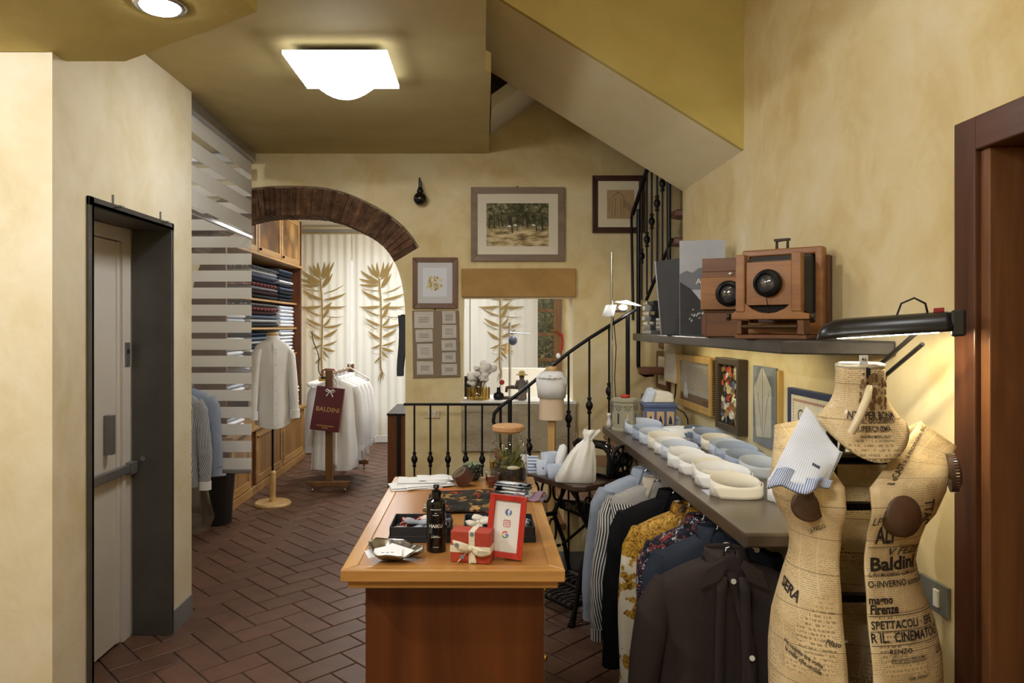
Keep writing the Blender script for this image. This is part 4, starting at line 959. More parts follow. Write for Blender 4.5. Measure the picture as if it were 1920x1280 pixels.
# board of stitched cloth tags
tb = thing('tag_board', 'taupe board pinned with nine stitched cloth tags', 'notice board', FB(bx(817), bz(708), 0))
M_board = plain('taupe_board', C(138,120,98), .85, var=.05, bump=.2)
MB().hexa([FB(bx(775), bz(708), .001), FB(bx(863), bz(706), .001), FB(bx(860), bz(582), .001), FB(bx(773), bz(582), .001), FB(bx(775), bz(708), .012), FB(bx(863), bz(706), .012), FB(bx(860), bz(582), .012), FB(bx(773), bz(582), .012)]).build('board', M_board, tb, w=True, bevel=.002)
M_tag = plain('calico_tag', C(206,196,184), .9, var=.06, bump=.3, bscale=120); M_thread = plain('dark_thread', C(72,62,58), .9); M_hemst = plain('hem_thread', C(166,154,142), .9)
rn = random.Random(4)
for i, (x0, x1, y0, y1, lines, mono) in enumerate(((777,813,584,615,3,0),(779,812,617,641,3,0),(782,812,644,672,4,1),(782,813,677,702,3,0),(829,855,583,607,4,0),(829,856,609,634,4,1),(828,856,637,657,3,0),(829,855,660,679,3,0),(828,857,682,703,3,0))):
    r = .004
    tg = MB().slab([[(bx(x0) + rn.uniform(0, r), bz(y1)), (bx(x1), bz(y1) + rn.uniform(0, r)), (bx(x1) - rn.uniform(0, r), bz(y0)), (bx(x0), bz(y0) - rn.uniform(0, r))]], lambda a, b, q: FB(a, b, q), .0118, .0150).build('cloth_tag', M_tag, tb, w=True, bevel=.0012)
    m = MB(); w_ = bx(x1) - bx(x0); h_ = bz(y0) - bz(y1); xc = (bx(x0) + bx(x1))/2; zc = (bz(y0) + bz(y1))/2
    for k in range(lines):
        n = 7 if mono else 12; z = zc + (lines/2 - k - .5)*h_*.13
        for j in range(n):
            x = xc - w_*.27 + w_*.54*(j + .5)/n; s_ = w_*.54/n*(.36 if mono else .45)
            m.add([FB(x - s_, z - .0022, .0153), FB(x + s_*rn.uniform(.3, 1), z - .0022, .0153), FB(x + s_*rn.uniform(.5, 1), z + .0022, .0153), FB(x - s_, z + .0022, .0153)], [(0,1,2,3)])
    m.build('stitched_lines', M_thread, tg, w=True)['kind'] = 'stuff'
    m = MB()
    for k in range(16):
        for zz_ in (bz(y0) - .012, bz(y1) + .012): x = bx(x0) + .012 + (w_ - .024)*k/15; m.add([FB(x - .0018, zz_ - .0012, .0153), FB(x + .0018, zz_ - .0012, .0153), FB(x + .0018, zz_ + .0012, .0153), FB(x - .0018, zz_ + .0012, .0153)], [(0,1,2,3)])
    m.build('hem_stitches', M_hemst, tg, w=True)['kind'] = 'stuff'
MB().sphere(FB(bx(816), bz(580), .006), .006, 6, 5).build('nail', M_black, tb, w=True)

# pattern sketch in dark frame
M_dkframe = wood('dark_brown_frame', C(48,24,16), C(76,42,28), 'Z', 1.4, .4)
ps = picture('sketch_picture', 'dark framed pattern sketch on tan paper behind the stair railing', FB, bx(1110), bx(1207), bz(437), bz(330), .042, .026, M_dkframe, plain('cream_mount', C(226,214,186), .8, var=.02))
quad3(FB, bx(1137), bx(1188), bz(411), bz(357), .0195, .0203).build('tan_paper', plain('kraft_paper', C(182,152,112), .85, var=.05), ps, w=True)
m = MB()
def ink(m, pts, to, w_=.0016):
    for (x0, y0), (x1, y1) in zip(pts, pts[1:]):
        d = Vector((x1 - x0, y1 - y0)); n = Vector((-d.y, d.x)).normalized()*.35
        m.add([to(x0 + n.x, y0 + n.y), to(x1 + n.x, y1 + n.y), to(x1 - n.x, y1 - n.y), to(x0 - n.x, y0 - n.y)], [(0,1,2,3)])
tob = lambda x, y: FB(bx(x), bz(y), .0206)
for pts in ([(1146,408),(1147,380),(1149,368),(1154,364),(1158,360),(1163,364),(1168,368),(1169,408)], [(1152,408),(1153,372)], [(1158,360),(1158,366)], [(1164,408),(1163,372)]): ink(m, pts, tob)
rn = random.Random(9)
for k in range(7):
    x = 1170 + 2.4*k; ink(m, [(x + rn.uniform(-1, 1), 374 + 4*k*.6 + 3*j) for j in range(6)], tob)
ink(m, [(1142 + rn.uniform(-1, 1), 372 + 3*j) for j in range(10)], tob)
m.build('ink_drawing', plain('brown_ink', C(96,66,44), .9), ps, w=True)

# black globe wall lamp
t = thing('wall_lamp', 'small black globe lamp hanging on the wall above the arch end', 'wall lamp', FB(bx(789), bz(388), .055))
MB().sphere(FB(bx(789), bz(375), .055), .050, 18, 12).build('globe', plain('black_glass', C(16,16,17), .12), t, w=True, smooth=True)
MB().lathe([(.022, 0), (.026, .010), (.018, .03), (.016, .04)], c=FB(bx(789), bz(364), .055), n=14).build('collar', M_black, t, w=True, smooth=True)
MB().box(FB(bx(789) - .012, bz(358), .03), FB(bx(789) + .012, bz(342), .065)).build('bracket', M_black, t, w=True, bevel=.004)
MB().tube([FB(bx(788), bz(344), .045), FB(bx(787), bz(336), .03), FB(bx(787), bz(334), .0)], .006, 8).build('hook', M_black, t, w=True, smooth=True)
# light switch
def switch(label, to3, a, b, w_, h_, mat, rockers):
    t = thing('light_switch', label, 'light switch', to3(a, b - h_/2, 0))
    quad3(to3, a - w_/2, a + w_/2, b - h_/2, b + h_/2, .0, .010).build('plate', mat, t, w=True, bevel=.002)
    for q in rockers: quad3(to3, a + q - w_*.09, a + q + w_*.09, b - h_*.28, b + h_*.28, .009, .016).build('rocker', M_white, t, w=True, bevel=.002)
    return t
switch('cream double light switch low on the back wall behind the balustrade', FB, bx(810), bz(775), bx(824) - bx(795), bz(767) - bz(783), plain('cream_plastic', C(226,208,168), .4), (-.018, .018))

# ================================================================ things on the window sill
SZ = bz(751) + .001
def sx(px, d): return (px - CX)/F*d
t = thing('cotton_vase', 'glass vase of white cotton bolls on the window sill', 'vase', (sx(898, 5.5), 5.50, SZ))
MB().lathe([(.001, .004), (.050, .004), (.052, .0), (.054, .006), (.056, .16), (.053, .16), (.050, .008), (.001, .008)], n=24).build('glass_vase', glass('vase_glass', (.93, .95, .94, 1), .2), t, smooth=True)
M_cott = plain('cotton_fluff', C(240,236,228), 1.0, spec=.05, var=.03, bump=.4); M_husk = plain('cotton_husk', C(112,76,52), .9)
rn = random.Random(8); stems = MB()
for k in range(44):
    a = rn.uniform(0, 6.28); r = rn.random()**.5; c = V(.020 + .105*r*math.cos(a), .06*r*math.sin(a), .175 + .055*math.cos(a)*r + .075*rn.uniform(-1, 1)*math.sqrt(max(0, 1 - r*r)) + .02)
    b = MB().sphere(c, (.029*rn.uniform(.8, 1.1), .027, .027*rn.uniform(.8, 1.1)), 8, 6).build('cotton_boll', M_cott, t, smooth=True)
    MB().lathe([(.001, -.028), (.016, -.020), (.024, -.004), (.022, -.008), (.008, -.022)], c=c, n=5).build('husk', M_husk, b)
    stems.tube([c - V(0, 0, .02), c*.5 + V(0, 0, .06), V(.01*math.cos(a), .01*math.sin(a), .02)], .0025, 5)
stems.build('stems', M_husk, t)
t = thing('ribbed_holder', 'amber ribbed glass holder around the cotton vase', 'glass holder', (sx(897, 5.44), 5.38, SZ))
t.location = (sx(897, 5.5), 5.50, SZ)
MB().lathe([(.082, 0), (.084, .088), (.081, .088), (.079, .004)], n=28).build('glass_ring', glass('amber_glass', (.93, .82, .58, 1), .2), t, smooth=True)
for k in range(16):
    a = 2*math.pi*k/16; MB().tube([V(.084*math.cos(a), .084*math.sin(a), .0), V(.086*math.cos(a), .086*math.sin(a), .09)], .0035, 6).build('rib', M_brass, t, smooth=True)
t = thing('oil_jar', 'small black round jar with red flower on the sill', 'jar', (sx(935, 5.47), 5.47, SZ))
MB().lathe([(.001, 0), (.034, 0), (.042, .02), (.036, .045), (.016, .055), (.013, .085), (.018, .09), (.001, .09)], n=20).build('jar_body', M_black, t, smooth=True)
MB().tube([V(0, 0, .08), V(.02, 0, .12)], .003, 6).sphere((.025, 0, .13), .02, 8, 6).build('red_flower', plain('red_petals', C(180,52,44), .7), t, smooth=True)
t = thing('toy_sewing_machine', 'small dark brown antique sewing machine on the sill', 'sewing machine', (sx(965, 5.52), 5.52, SZ))
MB().box((-.09, -.035, 0), (.09, .035, .018)).build('base', wood('toy_base', C(60,34,20), C(90,54,34), 'X', 2, .4), t, bevel=.004)
M_toy = plain('brown_enamel', C(74,48,34), .35)
MB().tube([V(.07, 0, .015), V(.07, 0, .07), V(.05, 0, .088), V(-.03, 0, .090), V(-.06, 0, .085), V(-.065, 0, .05)], [.022, .018, .018, .015, .014, .010], 10).build('arm', M_toy, t, smooth=True)
MB().lathe([(.001, 0), (.030, 0), (.030, .008), (.001, .008)], c=(.09, 0, .075), axis='X', n=16).build('hand_wheel', M_black, t)
t = thing('figurine', 'grey figurine in a yellow hat behind the handrail', 'figurine', (sx(978, 5.46), 5.43, SZ))
MB().lathe([(.001, 0), (.030, 0), (.026, .05), (.030, .10), (.034, .13), (.018, .155), (.014, .165)], n=14).build('figure_body', plain('figure_grey', C(120,112,104), .8), t, smooth=True)
MB().sphere((0, 0, .175), .020).build('figure_head', plain('figure_face', C(120,84,62), .7), t, smooth=True)
MB().lathe([(.044, .187), (.046, .191), (.026, .196), (.022, .215), (.010, .222), (.001, .222)], n=16).build('hat', plain('yellow_hat', C(206,178,110), .8), t, smooth=True)
for sd in (-1, 1): MB().tube([V(sd*.028, 0, .13), V(sd*.05, -.01, .10), V(sd*.035, -.03, .15)], .008, 6).build('figure_arm', plain('figure_sleeve', C(150,140,126), .8), t, smooth=True)
# back-room things seen through the window
t = thing('cutting_desk', 'white work desk with upright board seen through the window', 'desk', (.5, 7.2, 0))
MB().box((.06, 6.8, .82), (1.1, 7.6, .86)).build('desk_top', M_white, t, w=True, bevel=.004)
for x, y in ((.10, 6.84), (1.06, 6.84), (.10, 7.56), (1.06, 7.56)): MB().box((x - .025, y - .025, 0), (x + .025, y + .025, .82)).build('leg', M_white, t, w=True)
MB().box((.20, 7.30, .86), (.68, 7.33, 1.16)).build('upright_board', M_white, t, w=True, bevel=.006)
t = thing('tool_stand', 'steel pole with clamp and tools behind the window opening', 'stand', (sx(956, 7.1), 7.1, .86))
MB().tube([V(0, 0, 0), V(0, 0, .76)], .014, 8).build('pole', M_steel, t, smooth=True)
MB().lathe([(.001, 0), (.06, 0), (.06, .012), (.001, .012)], n=18).build('foot', M_steel, t)
MB().sphere((.03, -.02, .58), (.042, .03, .045), 12, 8).build('clamp', plain('blue_grey_clamp', C(74,82,104), .4, .3), t)
MB().tube([V(.0, -.02, .66), V(.20, -.02, .65)], [.014, .004], 6).build('blade', M_greymetal, t, smooth=True)
MB().tube([V(-.03, -.02, .55), V(-.04, -.03, .45)], .018, 6).build('wooden_grip', M_beech, t, smooth=True)
t = thing('black_chair_back', 'black chair back at the left edge of the window view', 'chair', (sx(874, 7.0), 7.0, .0))
MB().box((-.16, -.02, .86), (.09, .02, 1.10)).build('backrest', M_dark, t, bevel=.02); MB().box((-.16, 0.0, .45), (.14, .32, .50)).build('seat', M_dark, t, bevel=.02)
for x in (-.13, .11):
    for y in (.0, .29): MB().tube([V(x, y, 0), V(x, y, .88 if y == 0 else .46)], .012, 6).build('leg', M_black, t)

# ================================================================ child's dress form with bib
t = thing('child_form', 'small cream dress form wearing a white round-collar bib', 'dress form', (.435, 4.50, 0), math.radians(-14))
M_cream = plain('cream_jersey', C(222,198,168), .85, var=.03)
pr = [(1.0, .080, .062), (1.02, .080, .062), (1.08, .078, .060), (1.14, .076, .060), (1.20, .082, .064), (1.26, .086, .064), (1.285, .070, .056), (1.30, .036, .036)]
MB().loft([[V(a*math.cos(2*math.pi*i/32), b*math.sin(2*math.pi*i/32), z) for i in range(32)] for z, a, b in pr]).build('torso', M_cream, t, smooth=True)
MB().lathe([(.034, 1.295), (.038, 1.302), (.040, 1.318), (.036, 1.330), (.001, 1.332)], n=20).build('neck_cap', M_beech, t, smooth=False)
br = [(1.135, 1.10), (1.20, 1.10), (1.26, 1.10), (1.287, 1.12), (1.30, 1.5)]
def prad(z):
    for (z0, a0_, b0_), (z1, a1_, b1_) in zip(pr, pr[1:]):
        if z0 <= z <= z1: k = (z - z0)/(z1 - z0); return a0_ + k*(a1_ - a0_), b0_ + k*(b1_ - b0_)
    return pr[-1][1:]
MB().loft([[V(prad(z)[0]*k*math.cos(2*math.pi*i/40)*(1 + .02*math.sin(8*2*math.pi*i/40)), prad(z)[1]*k*math.sin(2*math.pi*i/40)*(1 + .03*math.sin(6*2*math.pi*i/40 + 5*z)), z) for i in range(40)] for z, k in br], caps=False).build('bib', M_linen2, t, smooth=True, solid=.002)
MB().loft([[V((.040 + .048*k)*math.cos(2*math.pi*i/32), (.040 + .040*k)*math.sin(2*math.pi*i/32) - .004*k, 1.303 - .042*k + .004*math.cos(16*2*math.pi*i/32)*k) for i in range(32)] for k in (0, .5, 1)], caps=False).build('round_collar', M_linen2, t, smooth=True, solid=.003)
for sd in (-1, 1): MB().lathe([(.001, 0), (.030, 0), (.033, .010), (.028, .022), (.001, .024)], c=(sd*.072, 0, 1.235), axis='X', M=None, n=16).build('arm_plate', M_linen2, t, smooth=True) if sd > 0 else MB().lathe([(.001, 0), (.030, 0), (.033, -.010), (.028, -.022), (.001, -.024)], c=(sd*.072, 0, 1.235), axis='X', n=16).build('arm_plate', M_linen2, t, smooth=True)
MB().box((-.022, -.022, .03), (.022, .022, 1.0)).build('post', wood('yellow_post', C(196,152,84), C(216,176,110), 'Z', 1.2, .5), t, bevel=.003)
MB().lathe([(.001, 0), (.11, 0), (.11, .03), (.001, .032)], n=24).build('base', M_beech, t)
m = text_mb('M', .02); put(m, lambda x, y: V(x, -.0755, 1.272 + y)); m.build('monogram', plain('blue_thread', C(90,100,130), .8), t)

# ================================================================ halogen floor lamp
BZ0 = .95
t = thing('halogen_lamp', 'slim tall chrome lamp with glowing halogen and glass wings', 'table lamp', (.818, 4.545, BZ0))
MB().tube([V(0, 0, .012), V(0, 0, 1.10)], .0075, 8).build('pole', M_steel, t, smooth=True)
MB().lathe([(.001, 0), (.034, 0), (.034, .012), (.001, .014)], n=20).build('base', M_black, t)
MB().box((.015, -.035, .718), (.085, .01, .734)).tube([V(0, 0, .73), V(.04, -.012, .73)], .006, 6).build('lamp_arm', M_steel, t)
MB().sphere((.068, -.02, .750), (.026, .020, .016), 10, 8).build('bulb', emis('halogen_bulb', (1, .96, .88, 1), HALOGEN_W*10), t, smooth=True)
M_wing = cloth_translucent('frosted_glass', (.9, .92, .93, 1), .6, .2)
MB().hexa([V(.03, -.06, .785), V(.08, -.06, .795), V(.08, .05, .795), V(.03, .05, .785), V(.03, -.06, .788), V(.18, -.06, .76), V(.18, .05, .76), V(.03, .05, .788)]).build('glass_wing', M_wing, t)
MB().hexa([V(-.055, -.06, .695), V(.0, -.06, .695), V(.0, .05, .695), V(-.055, .05, .695), V(-.03, -.06, .765), V(.02, -.06, .765), V(.02, .05, .765), V(-.03, .05, .765)]).build('glass_wing', M_wing, t)
MB().tube([V(.01, .01, .71), V(.03, .012, .5), V(.02, .012, .3), V(.03, .012, .15), V(.01, .012, .03)], .003, 5).build('cable', M_black, t, smooth=True)
# ================================================================ long bench on the right wall
M_bench = wood('dark_bench_wood', C(64,53,42), C(102,86,70), 'Y', .8, .28)
BZ = .95
bn = thing('wall_bench', 'long dark wooden bench top along the right wall', 'bench', (1.06, 3.4, BZ - .05))
MB().slab([[(.80, 2.19), (XR - .002, 2.19), (XR - .002, 4.585), (.765, 4.585)]], lambda x, y, q: V(x, y, q), BZ - .046, BZ).build('bench_top', M_bench, bn, w=True, bevel=.008)
for y in (2.5, 3.4, 4.3):
    MB().slab([[(.95, BZ - .046), (XR - .002, BZ - .046), (XR - .002, BZ - .30), (XR - .03, BZ - .30)]], lambda x, z, q: V(x, q, z), y - .012, y + .012).build('wall_bracket', M_black, bn, w=True)
hrl = MB().tube([V(.855, 2.24, .885), V(.825, 4.45, .885)], .009, 8).build('hanging_rail', M_steel, bn, w=True, smooth=True)

# detachable collars
def collar_mesh(flip=1, tall=.046, flap0=188, flap1=348, wing=.03):
    st, fl_ = MB(), MB(); N = 40
    def hh(th): return tall*(1.02 + .30*math.sin(th) - .06*math.cos(th))
    def el(th, k=1.0): return (.095*k*math.cos(th), .072*k*math.sin(th))
    st.grid(lambda u, v: V(*el(math.radians(360*u), .985 - .01*v), .002 + hh(math.radians(360*u))*v), N, 2)
    def flap(u, v):
        if u < .68: k = u/.68; x, y = -.104 + .150*k, -.048 - .028*math.sin(k*1.9)
        else: k = (u - .68)/.32; x, y = .046 + .054*math.sin(k*1.571), -.0745 + .078*(1 - math.cos(k*1.571))
        h = tall*(.80 + .10*k*(u >= .68)); x += .024*v*(1 - u)**2; y -= .010*v*(1 - .6*u); return V(x, y, h*(1 - v) + (.0008 + .014*max(0, u - .6)**2*6)*v)
    fl_.grid(flap, 22, 4)
    return st.mesh('collar_stand', True), fl_.mesh('collar_flap', True)
cm_s, cm_f = collar_mesh()
def cmt(n, c): return plain('collar_' + n, c, .85, spec=.15, var=.02, bump=.1, bscale=80)
CM = {'white': cmt('white', C(240,240,240)), 'cream': cmt('cream', C(240,234,220)), 'pale blue': cmt('pale_blue', C(206,214,228)), 'blue-grey': cmt('blue_grey', C(170,182,204)), 'slate': cmt('slate', C(110,120,142))}
CL = [(1171,1224,803,'blue-grey','beside the octagonal tin'), (1226,1282,803,'pale blue','in front of the blue box'), (1176,1248,815,'pale blue','second from the tin along the bench edge'), (1190,1252,825,'blue-grey','with a lifted point near the bench edge'), (1203,1266,834,'pale blue','between the lifted one and the cream one'), (1219,1284,843,'cream','in the bench-edge row'),
      (1232,1300,853,'white','right in front of the edge-row cream collar'), (1246,1318,862,'pale blue','in the middle of the bench-edge row'), (1258,1332,879,'white','just beyond the middle of the bench-edge row'), (1281,1366,892,'white','fourth from the near end of the edge row'), (1306,1384,903,'cream','third from the near end of the edge row'), (1314,1420,917,'white','second from the near end of the edge row'), (1341,1440,936,'cream','at the near end of the edge row'),
      (1287,1336,828,'slate','in the wall row beyond the cream one'), (1306,1370,835,'blue-grey','with a patterned band near the wall'), (1322,1390,846,'cream','in the row along the wall'), (1338,1412,859,'pale blue','in the wall row, below the shirt panel picture'), (1350,1432,868,'blue-grey','in the wall row, third from the near end'), (1369,1450,882,'blue-grey','in the wall row, second from the near end'), (1396,1475,897,'pale blue','at the near end of the wall row'), (1448,1510,944,'white','half hidden under the striped cuff cloth')]
for i, (x0, x1, yb, c, wh) in enumerate(CL):
    d = .63*F/(yb - 612); w_ = (x1 - x0)/F*d; k = w_/.20; loc = V(((x0 + x1)/2 - CX)/F*d, d + .072*k, BZ + .0005)
    t = thing('shirt_collar', '%s detachable shirt collar %s' % (c, wh), 'collar', loc, math.radians(random.uniform(-7, 7)), 'detachable collars on the bench'); t.scale = (k*1.04, k*1.04, 1.18 + .05*(i % 3))
    for nme, me in (('collar_stand', cm_s), ('collar_flap', cm_f)):
        o = bpy.data.objects.new(nme, me); COL.objects.link(o); o.parent = t
        if not me.materials: me.materials.append(CM[c])
        o.material_slots[0].link = 'OBJECT'; o.material_slots[0].material = CM[c]
        sm = o.modifiers.new('solid', 'SOLIDIFY'); sm.thickness = .0022; sm.offset = 0
t = thing('round_cuff', 'upright round white cuff standing in the wall row', 'cuff', (1.10, 4.02, BZ))
MB().loft([[V(.085*k*math.cos(2*math.pi*i/32), .062*k*math.sin(2*math.pi*i/32), z) for i in range(32)] for z, k in ((0, 1), (.068, 1.04), (.068, .99), (.004, .95))], caps=False).build('cuff_band', CM['white'], t, smooth=True)
MB().loft([[V(.10*k*math.cos(2*math.pi*i/24), .07*k*math.sin(2*math.pi*i/24) - .03, z) for i in range(24)] for z, k in ((0, 1), (.018, .96), (.02, .7))]).build('patterned_band', stripes('grey_floral_band', C(190,190,190), C(110,112,120), .008), t, smooth=True)
tag(MB().box((.845, 2.69, BZ), (.90, 2.78, BZ + .0015)).build('paper_card', CM['pale blue']), 'pale blue paper slip lying at the bench edge', 'paper')

# octagonal tin
M_tin = plain('tin_grey_green', C(176,172,150), .45, .1, .5, .06); M_tindark = plain('tin_dark_print', C(58,64,52), .5)
t = thing('tea_tin', 'octagonal grey-green decorated tin with red knob', 'tin', (.875, 4.40, BZ))
oc = lambda r, z: [V(r*math.cos(math.radians(45*i + 22.5)), r*math.sin(math.radians(45*i + 22.5)), z) for i in range(8)]
MB().loft([oc(.086, 0), oc(.086, .010), oc(.080, .014), oc(.080, .17), oc(.086, .174), oc(.086, .184)]).build('tin_body', M_tin, t, bevel=.0015)
MB().loft([oc(.083, .184), oc(.083, .190), oc(.06, .196)]).build('lid', M_tin, t)
MB().lathe([(.024, .196), (.030, .200), (.030, .210), (.022, .215), (.001, .215)], n=16).build('knob', plain('red_enamel', C(190,60,40), .4), t, smooth=True)
for i in range(8):
    a = math.radians(45*i); n_ = V(math.cos(a), math.sin(a), 0); s_ = V(-n_.y, n_.x, 0); r = .080*math.cos(math.radians(22.5)) + .0006
    m = MB()
    for ring_ in range(3):
        ro, ri = .026 - .008*ring_, .0215 - .008*ring_
        for k in range(5):
            b0_, b1_ = math.radians(180*k/5 + 8), math.radians(180*(k + 1)/5 - 8)
            m.add([n_*r + s_*q*math.cos(b) + V(0, 0, .155 - q*math.sin(b)*1.4) for q, b in ((ri, b0_), (ro, b0_), (ro, b1_), (ri, b1_))], [(0,1,2,3)])
    if i % 2: m.add([n_*r + s_*x + V(0, 0, z) for x, z in ((-.006, .04), (.006, .04), (.006, .105), (-.006, .105))], [(0,1,2,3)])
    m.build('painted_fan', M_tindark, t)
    if i % 2 == 0: MB().lathe([(.001, 0), (.010, .004), (.007, .03), (.009, .05), (.004, .058), (.006, .068), (.001, .074)], c=n_*r + V(0, 0, .035), n=8, sx=.5, sy=.5).build('relief_figure', M_cream, t, smooth=True)
t = thing('white_bottle', 'tiny white bottle at the far corner of the bench', 'bottle', (.795, 4.50, BZ))
MB().lathe([(.001, 0), (.018, 0), (.020, .03), (.012, .045), (.010, .07), (.015, .075), (.013, .088), (.001, .09)], n=14).build('bottle_body', M_white, t, smooth=True)
t = thing('ceramic_box', 'blue ceramic box with peach picture panels by the wall', 'box', (1.08, 4.42, BZ))
M_bluecer = plain('blue_glaze', C(96,112,156), .25, var=.1)
MB().box((-.095, -.06, 0), (.095, .06, .150)).build('box_body', M_bluecer, t, bevel=.004); MB().box((-.101, -.066, .138), (.101, .066, .165)).build('rim', M_bluecer, t, bevel=.006)
for x in (-.06, 0, .06):
    p_ = MB().box((x - .022, -.0625, .035), (x + .022, -.0595, .115)).build('peach_panel', plain('peach_glaze', C(222,190,150), .35), t)
    MB().lathe([(.001, 0), (.012, 0), (.008, .03), (.002, .05)], c=(x, -.063, .04), n=8, sy=.2).build('painted_figure', plain('dark_blue_paint', C(40,52,84), .5), p_)
for y in (-.03, .03): MB().box((-.0965, y - .02, .035), (-.0945, y + .02, .115)).build('peach_panel', plain('peach_side', C(222,190,150), .35), t)
t = thing('folded_pocket_cloth', 'cream and white cloth heaped on the blue ceramic box', 'cloth', (1.08, 4.42, BZ + .166))
MB().hexa([V(-.09, -.05, 0), V(.09, -.05, 0), V(.09, .05, 0), V(-.09, .05, 0), V(-.06, -.03, .07), V(.085, -.045, .055), V(.085, .05, .06), V(-.04, .045, .085)]).build('cream_fold', CM['cream'], t, bevel=.012)
MB().hexa([V(-.10, -.055, .0), V(-.04, -.057, .0), V(-.04, .055, .0), V(-.10, .05, .0), V(-.075, -.04, .06), V(-.02, -.05, .072), V(-.02, .05, .09), V(-.06, .045, .09)]).build('grey_fold', CM['pale blue'], t, bevel=.012)

# ================================================================ pictures on the right wall (a = depth along the wall)
FR = facing_right(XR - .002)
f1 = picture('small_picture', 'narrow brown framed picture at the stair end of the bench wall', FR, 5.03, 5.33, 1.13, 1.40, .035, .03, M_brownframe, M_mat)
m = MB(); ink(m, [(5.12, 1.18), (5.15, 1.30), (5.20, 1.34), (5.24, 1.30), (5.22, 1.18)], lambda a, b: FR(a, b, .0255)); m.v = []; m.f = []; m.uv = []
for k in range(5): m.add([FR(5.13 + .03*k, 1.19, .0255), FR(5.134 + .03*k, 1.19, .0255), FR(5.14 + .028*k, 1.34, .0255), FR(5.136 + .028*k, 1.34, .0255)], [(0,1,2,3)])
m.build('ink_drawing', plain('grey_ink', C(110,104,100), .9), f1, w=True)
f2 = picture('letter_picture', 'cream box frame with a handwritten letter under the shelf', FR, 4.72, 5.0, 1.205, 1.475, .016, .055, plain('cream_box_frame', C(222,204,160), .5), plain('letter_paper', C(226,220,212), .8, var=.03))
m = MB(); rn = random.Random(31)
for k in range(11):
    b = 1.44 - .017*k
    for j in range(7):
        a = 4.98 - .035*j - rn.uniform(0, .01); m.add([FR(a, b, .0496), FR(a - .02*rn.uniform(.5, 1), b, .0496), FR(a - .02, b + .004, .0496), FR(a, b + .003, .0496)], [(0,1,2,3)])
m.build('handwriting', plain('faded_ink', C(140,134,134), .9), f2, w=True)
M_goldwood = wood('gilt_frame', C(166,126,58), C(210,174,104), 'Z', 1.4, .4)
f3 = picture('gilt_picture', 'gilt framed photograph of lettering with wicker pattern', FR, 4.02, 4.70, 1.075, 1.405, .042, .045, M_goldwood, plain('old_photo_grey', C(168,164,158), .6), pane=True, inset=.012)
def photo_mat():
    t = NT('old_photo'); v = t.coord('Object', (1, 60, 60)); w1 = t.n('TexWave'); w1.inputs['Scale'].default_value = .55; w1.inputs['Distortion'].default_value = 2.5; w1.bands_direction = 'Z'; t.l(v, w1.inputs['Vector'])
    n = t.noise(t.coord('Object'), 9, 4); k = t.ramp(w1.outputs['Fac'], [(.3, C(96,82,66)), (.6, C(206,196,174))])
    t.setc(t.mix(t.ramp(n, [(.42, (0, 0, 0, 1)), (.52, (1, 1, 1, 1))]), k, C(150,146,142))); return t.p(.5)
quad3(FR, 4.10, 4.52, 1.19, 1.34, .032, .0342).build('photo_lettering', photo_mat(), f3, w=True)
quad3(FR, 4.06, 4.66, 1.115, 1.165, .032, .0342).build('photo_floor', plain('photo_brown', C(104,80,62), .6), f3, w=True)
MB().lathe([(.001, 0), (.05, .0), (.055, .02), (.03, .09), (.001, .10)], c=FR(4.54, 1.13, .0335), n=16, sx=.03).build('photo_bowl', plain('photo_white', C(206,206,204), .6), f3, w=True, smooth=True)
for k in range(26): MB().box(FR(4.016, 1.085 + .012*k, .012), FR(4.012, 1.091 + .012*k, .034)).build('carved_tooth', M_dkframe, f3, w=True)
f4 = picture('button_picture', 'dark shadow box full of assorted buttons', FR, 3.57, 3.92, 1.035, 1.415, .035, .05, plain('dark_olive_frame', C(66,54,38), .45), plain('button_ground', C(92,80,54), .7), inset=.03, cat='shadow box')
cols = [C(196,176,120), C(210,206,196), C(40,36,34), C(176,62,34), C(150,120,66), C(222,214,180), C(92,110,140), C(64,50,36), C(200,90,50), C(120,110,96)]
bm_ = [plain('button_%d' % i, c, .3) for i, c in enumerate(cols)]; bme = []
for r in (.016, .021, .026): bme.append(MB().lathe([(.001, 0), (r, 0), (r, .004), (r*.8, .006), (r*.7, .0045), (.001, .0045)], axis='X', n=14).mesh('button', True))
rn = random.Random(13); pts_ = []
for k in range(900):
    a, b = rn.uniform(3.625, 3.865), rn.uniform(1.085, 1.365)
    if all(math.hypot(a - q[0], b - q[1]) > .027 for q in pts_): pts_.append((a, b))
for a, b in pts_:
    me = rn.choice(bme); o = bpy.data.objects.new('button', me); COL.objects.link(o); o.parent = f4
    if not me.materials: me.materials.append(bm_[0])
    o.material_slots[0].link = 'OBJECT'; o.material_slots[0].material = rn.choice(bm_); p_ = FR(a, b, .022 + rn.uniform(0, .006)); o.location = p_ - Vector(f4.location); o.rotation_euler = (0, math.pi + rn.uniform(-.25, .25), rn.uniform(-.25, .25))
f5 = thing('glazed_shirt_panel', 'frameless glass panel showing a pale shirt front', 'picture', FR(3.31, 1.03, 0))
quad3(FR, 3.18, 3.45, 1.03, 1.395, .012, .020).build('backing', plain('grey_backing', C(120,126,130), .6), f5, w=True)
quad3(FR, 3.155, 3.175, 1.03, 1.385, .0, .018).build('wood_strip', wood('yellow_strip', C(176,138,62), C(206,170,92), 'Z', 1.3, .5), f5, w=True)
m = MB().slab([[(3.23, 1.08), (3.40, 1.06), (3.43, 1.29), (3.39, 1.33), (3.345, 1.385), (3.32, 1.388), (3.28, 1.35), (3.23, 1.30)]], lambda a, b, q: FR(a, b, q), .0195, .023); m.build('pressed_shirt', plain('aged_linen', C(196,192,176), .9, var=.06), f5, w=True)
